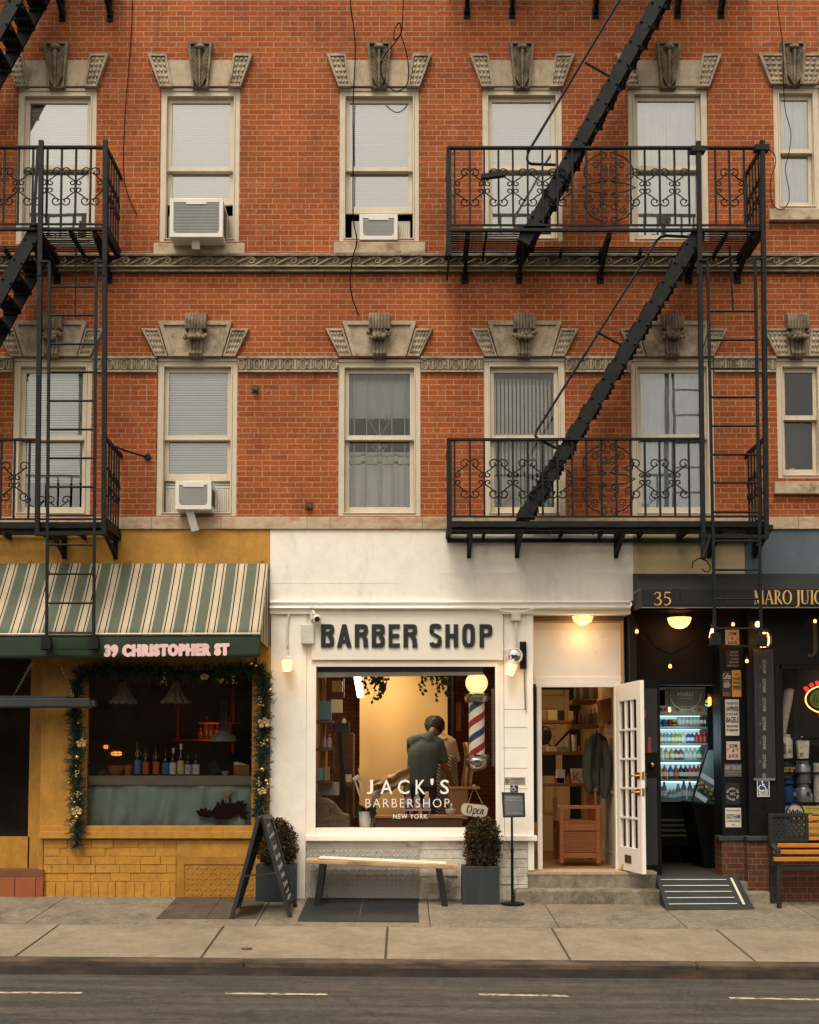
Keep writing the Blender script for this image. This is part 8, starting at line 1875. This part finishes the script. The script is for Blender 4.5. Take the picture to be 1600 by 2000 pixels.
# ---- framed notice on a stand
t = thing('notice_stand', 'black floor stand holding a tilted framed grey notice', 'notice stand', G(1001,1766)); g = G(1001,1766); c = Vector((g.x,g.y,g.z)); H_ = W(1001,1597,g.y).z-g.z
MB().lathe([(.135,0),(.135,.012),(.10,.022),(.03,.03),(.001,.03)], c, 28).build('base', m_blk, t, smooth=True)
mb = MB(); mb.tube([c+Vector((0,0,.02)), c+Vector((0,0,H_*.62))], .017, 10); mb.tube([c+Vector((0,0,H_*.62)), c+Vector((0,0,H_+.02))], .013, 10); mb.lathe([(.02,H_*.6),(.02,H_*.64)], c, 10); mb.build('pole', m_blk, t)
yf = g.y-.03; pp = [(980,1547),(1025,1548.5),(1026.5,1596),(983,1597)]; mb = MB(); I = [(984.5,1551),(1021,1552),(1022.5,1592),(986.5,1593)]
for k in range(4): mb.pprism([pp[k],pp[(k+1)%4],I[(k+1)%4],I[k]], yf-.015, yf+.012)
mb.build('frame', m_cf, t); MB().pprism(I, yf-.008, yf+.008).build('notice', M('notice_face', (.13,.135,.14), .4, bu=0), t)
mb = MB(); ptext(mb,'No wait times,',990,1556,1017,1559.5,yf-.012,ext=.0008); ptext(mb,'by Appointment',988,1561,1019,1564.5,yf-.012,ext=.0008); ptext(mb,'Scan to Booking',990,1586,1018,1589.5,yf-.012,ext=.0008); mb.build('lettering', m_paleink, t)
# ---- ramp
rp = thing('door_ramp', 'black rubber ramp with pale stripes leading to the juice shop door', 'ramp', G(1385,1778)); g0, g1 = G(1298,1778), G(1474,1776); yt = -.06
zt_ = W(1290,1712,yt).z; tl, tr, tr2 = W(1281,1712,yt), W(1418,1712,yt), W(1440,1712,yt); bl, br, br2 = G(1302,1778), G(1447,1777), G(1474,1776); e = Vector((0,0,.008)); mb = MB()
V = [bl+e, br+e, br2+e, tl, tr, tr2]; mb.add(V+[Vector((v.x,v.y,gz(v.x,v.y))) for v in V], [(0,1,4,3),(1,2,5,4),(6,9,10,7),(7,10,11,8),(0,3,9,6),(2,8,11,5),(0,6,7,1),(1,7,8,2),(3,4,10,9),(4,5,11,10)])
mb.build('ramp_body', M('ramp_rubber', (.017,.018,.018), .6, var=.25, vs=6, bu=.3, bs=90), rp)
mb = MB(); m_strp = M('pale_stripe', (.52,.49,.38), .6, bu=0)
for k in range(5):
    v = .12+k*.185; P = lambda u, v_: lerp(lerp(tl,bl+e,v_), lerp(tr,br+e,v_), u)+Vector((0,-.004,.014)); mb.add([P(.05,v), P(.98,v), P(.98,v+.02), P(.05,v+.02)], [(0,3,2,1)])
P = lambda u, v_: lerp(lerp(tr,br+e,v_), lerp(tr2,br2+e,v_), u)+Vector((0,-.004,.014)); mb.add([P(.25,.08), P(.45,.08), P(.45,.9), P(.25,.9)], [(0,3,2,1)]); mb.build('stripe', m_strp, rp)
# ---- yellow slatted bench
t = thing('slatted_bench', 'black metal bench with yellow slats and a perforated back panel at the right edge', 'bench', G(1560,1772)); m_ys = M('yellow_slat', (.42,.16,.022), .5, var=.2, vs=4, stretch=(1,8,8), bu=.1); m_bm = M('bench_black', (.014,.0145,.015), .5, bu=0)
gF, gB = G(1522,1774), G(1503,1762); yF = gF.y; yB = -.14; xe_ = W(1800,1700,yF).x; f = lambda px, py, y: W(px,py,y)
ztop, zbk = f(1503,1590,yB).z, f(1503,1642,yB).z; x0 = f(1500,1600,yB).x; xs_ = f(1575,1600,yB).x; zs = f(1560,1650,yB).z
mb = MB(); mb.bar((x0+.03,yB,gB.z), (x0+.03,yB,ztop), .05, .04); mb.bar((gF.x,yF,gF.z), (gF.x,yF,zs-.02), .05, .04); mb.build('leg', m_bm, t, bevel=.004)
mb = MB(); mb.tube([(x0+.03,yB-.02,zs+.0),(x0+.05,yB-.10,zs+.015),(gF.x-.05,yF+.04,zs-.0),(gF.x,yF-.01,zs-.05),(gF.x,yF,zs-.16)], .026, 8); mb.build('armrest', m_bm, t, smooth=True)
mb = MB(); nx, nz = 13, 7; X0_, X1_ = x0+.04, xs_
mb.box(x0, X1_+.02, yB-.015, yB+.02, ztop-.03, ztop+.01); mb.box(x0, X1_+.02, yB-.015, yB+.02, zbk-.01, zbk+.02); mb.box(x0,X0_+.01,yB-.014,yB+.019,zbk,ztop); mb.box(X1_-.01,X1_+.02,yB-.014,yB+.019,zbk,ztop)
hs_ = []; pz = (ztop-.03-zbk-.02)/nz; px_ = (X1_-X0_-.02)/nx
for i in range(nx):
    for j in range(nz):
        if (i+j) % 2 == 0: cx, cz = X0_+.01+(i+.5)*px_, zbk+.02+(j+.5)*pz; hs_.append((cx-px_*.27,cx+px_*.27,cz-pz*.27,cz+pz*.27))
wall_holes(mb, X0_+.01, X1_-.01, zbk+.02, ztop-.03, hs_, yB, .006); mb.build('perforated_panel', m_bm, t)
mb = MB()
for p0, p1 in ((1594,1602),(1608,1615),(1621,1627),(1634,1641)): mb.box(xs_+.02, xe_, yB-.012, yB+.012, f(1590,p1,yB).z, f(1590,p0,yB).z)
mb.build('back_slat', m_ys, t, bevel=.003)
mb = MB()
for p0, p1, y in ((1647,1655,-.22),(1660,1668,-.32),(1674,1682,-.42)): mb.box(f(1511,1650,y).x, xe_, y-.035, y+.035, f(1590,p1,y).z, f(1590,p1,y).z+.045)
mb.build('seat_slat', m_ys, t, bevel=.004)
mb = MB(); mb.box(x0+.03, xe_, yB-.015, yB+.015, f(1560,1694,yB).z, f(1560,1690,yB).z); mb.box(gF.x, xe_, yF-.015, yF+.015, f(1560,1698,yF).z, f(1560,1692,yF).z); mb.bar((x0+.03,yB,f(1560,1694,yB).z),(gF.x,yF,f(1560,1696,yF).z),.03); mb.build('rail', m_bm, t)
# ---- cellar hatches in the pavement
m_hatch = M('hatch_steel', (.022,.0245,.026), .5, .35, var=.25, vs=3, bu=.1, dirt=((.06,.055,.045), 5, .55, .8)); m_hatch2 = M('rusty_hatch', (.075,.055,.038), .75, .1, var=.3, vs=4, bu=.3, dirt=((.17,.14,.10), 6, .55, .75))
def hatch(c4, mt_, label, ridge, nm):
    P = [G(*p)+Vector((0,0,.008)) for p in c4]; t = thing(nm, label, 'cellar hatch', sum(P, Vector())/4)
    for u0, u1 in ((0,.497),(.503,1)):
        f = lambda u, v: lerp(lerp(P[0],P[1],u), lerp(P[3],P[2],u), v); q = [f(u0,0),f(u1,0),f(u1,1),f(u0,1)]; d = Vector((0,0,-.03)); MB().add(q+[p+d for p in q], [(0,1,2,3),(4,7,6,5),(0,4,5,1),(1,5,6,2),(2,6,7,3),(3,7,4,0)]).build('hatch_leaf', mt_, t)
    mb = MB()
    for k in range(ridge):
        for j in range(14):
            u = (k+.5)/ridge; v = (j+.5)/14; c = lerp(lerp(P[0],P[1],u), lerp(P[3],P[2],u), v)+Vector((0,0,.002)); s = .012; a_ = 1 if (j+k)%2 else -1; mb.add([c+Vector((-s,-s*a_,0)), c+Vector((.003*a_,-.003,0)), c+Vector((s,s*a_,0)), c+Vector((-.003*a_,.003,0))], [(0,1,2,3)])
    mb.build('tread_pattern', mt_, t)['kind'] = 'stuff'
    mb = MB(); f = lambda u, v: lerp(lerp(P[0],P[1],u), lerp(P[3],P[2],u), v); mb.tube([f(.64,.88)+Vector((.05*math.cos(k*.4),.02*math.sin(k*.4),.004)) for k in range(16)], .006, 4, True); mb.tube([f(0,1),f(1,1)], .012, 5); mb.build('handle', m_rust, t); return t
hatch([(581,1800),(818,1802),(817,1754),(603,1750)], m_hatch, 'dark steel cellar hatch in front of the plank bench', 60, 'cellar_hatch')
hatch([(305,1795),(500,1795),(523,1750),(350,1749)], m_hatch2, 'rusty brown cellar hatch in front of the yellow access panel', 50, 'cellar_hatch')
# litter, grit along the walls
mb = MB(); rn = random.Random(12)
for k in range(420):
    x = rn.uniform(-4.6,4.6); y = -.04-abs(rn.gauss(0,.06)); r_ = rn.uniform(.002,.009); a_ = rn.uniform(0,3.14); mb.add([(x+r_*math.cos(a_+q),y+r_*math.sin(a_+q)*.7,gz(x,y)+.001+rn.uniform(0,.004)) for q in (0,1.6,3.1,4.7)], [(0,1,2,3)])
tag(mb.build('grit', M('grit', (.07,.05,.03), .95, bu=0)), None, None, None, 'stuff')
# ---- the other side of the street, seen only as reflections in the glass
ob = thing('opposite_building', 'brick row across the street mirrored darkly in the shop windows', 'building', (0,-26,ZR(0))); zq = ZR(0)
m_ob = brick_mat('opposite_brick', (.12,.085,.06), (.08,.06,.045), (.18,.15,.12), soot=.3)
hol = []
for i in range(-5,6):
    for fl_ in range(2): hol.append((i*2.6-.5,i*2.6+.5,zq+1.2+fl_*3.3,zq+3.0+fl_*3.3))
mb = MB(); wall_holes(mb, -15, 15, zq-.2, zq+8.8, hol, 0, -.2); mb.v = [Vector((v.x, -25-v.y, v.z)) for v in mb.v]; mb.build('wall', m_ob, ob)
mb = MB(); mb.box(-15,15,-25.4,-24.7,zq+8.8,zq+9.3); mb.build('cornice', m_stoned, ob); mb = MB(); mb.box(-15,15,-25.6,-25.3,zq,zq+8.7); mb.build('inner_wall', m_blk, ob)
# ================================================================== people inside the barber shop
m_skin = M('skin_brown', (.20,.085,.04), .5, var=.06, bu=0); m_skin2 = M('skin_tan', (.36,.19,.105), .5, var=.06, bu=0)
m_hair = M('hair_dark', (.010,.007,.005), .6, var=.5, vs=40, bu=.4, bs=80); m_tee = M('slate_tee', (.068,.088,.086), .9, var=.2, vs=6, bs=11, bu=1.0); m_jean = M('dark_jeans', (.022,.028,.036), .9, var=.25, vs=9, bu=.2); m_shirt2 = M('cream_shirt', (.55,.42,.27), .9, var=.1, vs=6, bs=14, bu=.3)
def ell(c, rx, ry, n=20, tilt=(0,0)):
    return [(c[0]+rx*math.cos(2*math.pi*k/n), c[1]+ry*math.sin(2*math.pi*k/n), c[2]+tilt[0]*math.cos(2*math.pi*k/n)*rx+tilt[1]*math.sin(2*math.pi*k/n)*ry) for k in range(n)]
def fuse(o, vox=.011, it=6):
    r = o.modifiers.new('fuse', 'REMESH'); r.mode = 'VOXEL'; r.voxel_size = vox; r.use_smooth_shade = True
    s = o.modifiers.new('soft', 'SMOOTH'); s.factor = .5; s.iterations = it; return o
def hand(mb, wrist, d, side, palm_n, sc_=1.0):
    """palm, four unequal bent fingers and a thumb from the palm's side"""
    d = d.normalized(); s = side.normalized(); n = palm_n.normalized(); L = .095*sc_
    for k in range(4):
        o = (k-1.5)*.020*sc_; mb.tube([wrist+s*o*.6, wrist+d*L*.5+s*o, wrist+d*L+s*o], [.017*sc_,.017*sc_,.013*sc_], 8)
        l = (.072,.082,.076,.058)[k]*sc_; b = wrist+d*L+s*o*1.08
        mb.tube([b, b+d*l*.42+n*.008, b+d*l*.72+n*.026, b+d*l*.9+n*.05], [.0105*sc_,.0098*sc_,.009*sc_,.007*sc_], 8)
    b = wrist+d*L*.35-s*.030*sc_; mb.tube([b, b+d*.03-s*.026+n*.012, b+d*.062-s*.030+n*.026], [.014*sc_,.0115*sc_,.009*sc_], 8)
def person(label, Yp, head, neck, sh_l, sh_r, hip, arm_r, arm_l, skin, tee, trouser, hair, face, waist_px=None, width=1.0, nm='person', extra=None, sleeve=.55):
    Pp = lambda p, dy=0: W(p[0], p[1], Yp+dy)
    hp = Pp(hip); fl_ = zfl; t = thing(nm, label, 'person', (hp.x, Yp, fl_))
    hc_, nk = Pp(head, head[2]), Pp(neck, neck[2]); SL, SR = Pp(sh_l, sh_l[2]), Pp(sh_r, sh_r[2]); mid = (SL+SR)/2
    def tor(mb, g):
        axis = (SR-SL); hwid = axis.length/2; rings = []
        for f, wf, dp in ((0,.90,.13),(.12,.88,.135),(.3,.88,.135),(.5,.90,.135),(.68,.94,.14),(.80,.92,.135),(.89,.80,.12),(.96,.55,.095),(1.03,.28,.07)):
            c = lerp(hp, mid+Vector((0,0,.03)), f); c = c+Vector((0,-.03*math.sin(f*math.pi),0)); rings.append(ell(c, hwid*wf*width+g, dp+g, 24, ((SR.z-SL.z)/axis.length*f*.8,0)))
        mb.loft(rings)
    # continuous body: head with face, neck, torso, arms and hands, legs
    mb = MB(); fx = Vector(face).normalized(); up = (hc_-nk).normalized(); rt = fx.cross(up).normalized()
    mb.ball(hc_, .104, 18, 12, .88, 1.0, 1.14); mb.ball(hc_+fx*.03-up*.05, .070, 14, 10, .88, 1, 1.0)
    mb.tube([hc_+fx*.085-up*.0, hc_+fx*.122-up*.03, hc_+fx*.092-up*.038], [.012,.016,.010], 6)
    for s in (-1,1):
        mb.ball(hc_+rt*s*.088-fx*.005-up*.012, .028, 8, 6, .45, .8, 1.15); mb.ball(hc_+fx*.083+rt*s*.034+up*.012, .014, 8, 6)
    mb.tube([hc_+fx*.088+rt*.026-up*.068, hc_+fx*.094-up*.070, hc_+fx*.088-rt*.026-up*.068], .008, 6)
    mb.tube([hc_-up*.05-fx*.02, nk, mid+Vector((0,0,-.02))], [.062,.066,.095], 12); tor(mb, -.012)
    for S, arm in ((SR,arm_r),(SL,arm_l)):
        E, Wr = Pp(arm[0], arm[0][2]), Pp(arm[1], arm[1][2]); mb.tube([S, lerp(S,E,.5), E, lerp(E,Wr,.35), Wr], [.058,.050,.043,.042,.029], 12)
        d = Wr-E; hand(mb, Wr, d+Vector((0,.0,-.02)), d.cross(Vector((0,1,.3))), Vector((0,.6,-.4)))
    for s in (-1,1):
        h = hp+Vector((s*.095,0,-.02)); k_ = Vector((h.x+s*.02,Yp-.02,lerp(fl_,h.z,.52))); a_ = Vector((h.x+s*.03,Yp+.04,fl_+.09)); mb.tube([h, lerp(h,k_,.5), k_, lerp(k_,a_,.35), a_], [.09,.075,.058,.055,.04], 12)
    b = fuse(mb.build('body', skin, t, smooth=True))
    mb = MB(); tor(mb, .014)
    for S, arm in ((SR,arm_r),(SL,arm_l)):
        E = Pp(arm[0], arm[0][2]); e = lerp(S,E,sleeve); mb.tube([mid+(S-mid)*.55, S, lerp(S,E,sleeve*.5), e], [.075,.082,.078,.080], 14)
    mb.tube([mid, lerp(mid,nk,.6), nk+(nk-mid)*.12], [.12,.085,.066], 14); [mb.tube([lerp(mid,nk,.75), lerp(mid,nk,.4)*.5+lerp(mid,S,.6)*.5+Vector((0,0,.02)), S], [.065,.075,.078], 12) for S in (SL, SR)]; fuse(mb.build('tee_shirt', tee, t, smooth=True), .012, 5)
    mb = MB()
    for s in (-1,1):
        h = hp+Vector((s*.095,0,.0)); k_ = Vector((h.x+s*.02,Yp-.02,lerp(fl_,h.z,.52))); a_ = Vector((h.x+s*.03,Yp+.03,fl_+.06)); mb.tube([h+Vector((0,0,.06)), lerp(h,k_,.4), k_, lerp(k_,a_,.35), a_], [.105,.096,.078,.074,.062], 14)
    mb.loft([ell(hp+Vector((0,0,z_)), .175*width, .125, 20) for z_ in (-.10,-.02,.06)]); fuse(mb.build('trousers', trouser, t, smooth=True), .013, 5)
    mb = MB()
    for s in (-1,1): h = hp+Vector((s*.125,0,0)); mb.tube([(h.x,Yp-.06,fl_+.035),(h.x,Yp+.06,fl_+.04),(h.x,Yp+.17,fl_+.03)], [.045,.048,.035], 10)
    mb.build('shoes', m_blk, t, smooth=True)
    mb = MB(); rn = random.Random(3); mb.ball(hc_-fx*.016+up*.012, .107, 20, 12, .93, .99, 1.14)
    for k in range(200):
        d = Vector((rn.gauss(0,1),rn.gauss(0,1),rn.gauss(.5,1))).normalized()
        if d.dot(fx) > .55 and d.dot(up) < .5: continue
        p = hc_-fx*.016+up*.012+Vector((d.x*.095,d.y*.101,d.z*.115)); mb.tube([p, p+d*.016+Vector((0,0,-.008))], [.011,.003], 4)
    mb.build('hair', hair, t, smooth=True)
    if extra: extra(t, Pp, mb)
    return t
def collar(t, Pp, _):
    pass
person('person in a slate grey tee seen from behind, bending forward over the worktop', 1.15, (853,1419,.14), (846,1434,.07), (805,1449,.02), (857,1452,.04), (821,1538,-.04), ((867,1494,.07),(884,1530,.22)), ((808,1474,.24),(816,1500,.42)), m_skin, m_tee, m_jean, m_hair, (.35,.9,-.45), width=1.2, sleeve=.85)
m_apr, nt, b, pos = base_mat('striped_apron'); wv_ = nt.nodes.new('ShaderNodeTexWave'); wv_.inputs['Scale'].default_value = 14; wv_.bands_direction = 'DIAGONAL'; nt.links.new(pos, wv_.inputs['Vector']); nt.links.new(ramp(nt, wv_.outputs['Fac'], .45, .6, (.035,.045,.055,1), (.36,.30,.21,1)), b.inputs['Base Color']); b.inputs['Roughness'].default_value = .9
def apron(t, Pp, _):
    mb = MB(); a = Pp((866,1475)); bq = Pp((868,1610))
    mb.grid(lambda u, v: (lerp(a.x,bq.x,v)+(u-.5)*.34*(1+.2*v), a.y-.155-.03*math.cos((u-.5)*3)-.03*v+.012*math.sin(u*14), lerp(a.z,bq.z,v)), 16, 12); mb.build('apron', m_apr, t, smooth=True, solid=.006)
person('person in a cream shirt half hidden behind the one in the slate tee', 1.75, (844,1418,.02), (855,1436,.0), (843,1446,0), (880,1450,0), (872,1535,0), ((889,1490,.05),(876,1522,-.08)), ((846,1492,.05),(852,1520,-.12)), m_skin2, m_shirt2, m_jean, m_hair, (-.5,.6,-.3), extra=apron, sleeve=.95)
# ---- chair draped with a striped cape
t = thing('draped_chair', 'barber chair draped with a striped cape in the middle of the window', 'chair', (W(765,1620,.85).x,.85,zfl)); P = lambda px, py, y=.85: W(px,py,y)
prof = [(722,1620,.30),(724,1580,.28),(728,1552,.24),(742,1538,.22),(760,1530,.22),(775,1522,.22),(792,1516,.20),(800,1535,.22),(806,1570,.24),(808,1620,.26)]
mb = MB(); ctr_ = P(766,1600); pts = [P(a,b) for a,b,_ in prof]; nv = 14
def drp(u, v):
    s = u*(len(prof)-1); i = min(int(s), len(prof)-2); p = lerp(pts[i],pts[i+1],s-i); r_ = lerp(prof[i][2],prof[i+1][2],s-i); a_ = (v-.5)*math.pi
    return (lerp(p.x,ctr_.x,.18*(1-math.cos(a_))), .95+r_*math.sin(a_)*1.1+.018*math.sin(u*30+v*5), lerp(p.z,ctr_.z,.22*(1-math.cos(a_)))+.01*math.sin(u*22))
mb.grid(drp, 60, nv); mb.build('striped_cape', m_apr, t, smooth=True, solid=.006)
mb = MB(); mb.grid(lambda u, v: (lerp(P(728,1540).x,P(800,1500).x,u), .66+.04*math.sin(v*9+u*5)+.06*v, lerp(lerp(P(728,1528).z,P(795,1497).z,u), lerp(P(728,1546).z,P(798,1530).z,u), v)+.01*math.sin(u*19)), 30, 8); mb.build('cream_cloth', bt['tan'], t, smooth=True, solid=.006)
mb = MB(); c = Vector((ctr_.x,.95,zfl)); mb.lathe([(.25,0),(.25,.03),(.06,.06),(.05,.38),(.2,.42),(.001,.42)], c, 20); mb.build('chair_base', m_chrome, t); mb = MB(); mb.box(c.x-.22,c.x+.2,.75,1.2,zfl+.42,zfl+.52); mb.build('seat', m_blk, t, bevel=.03)
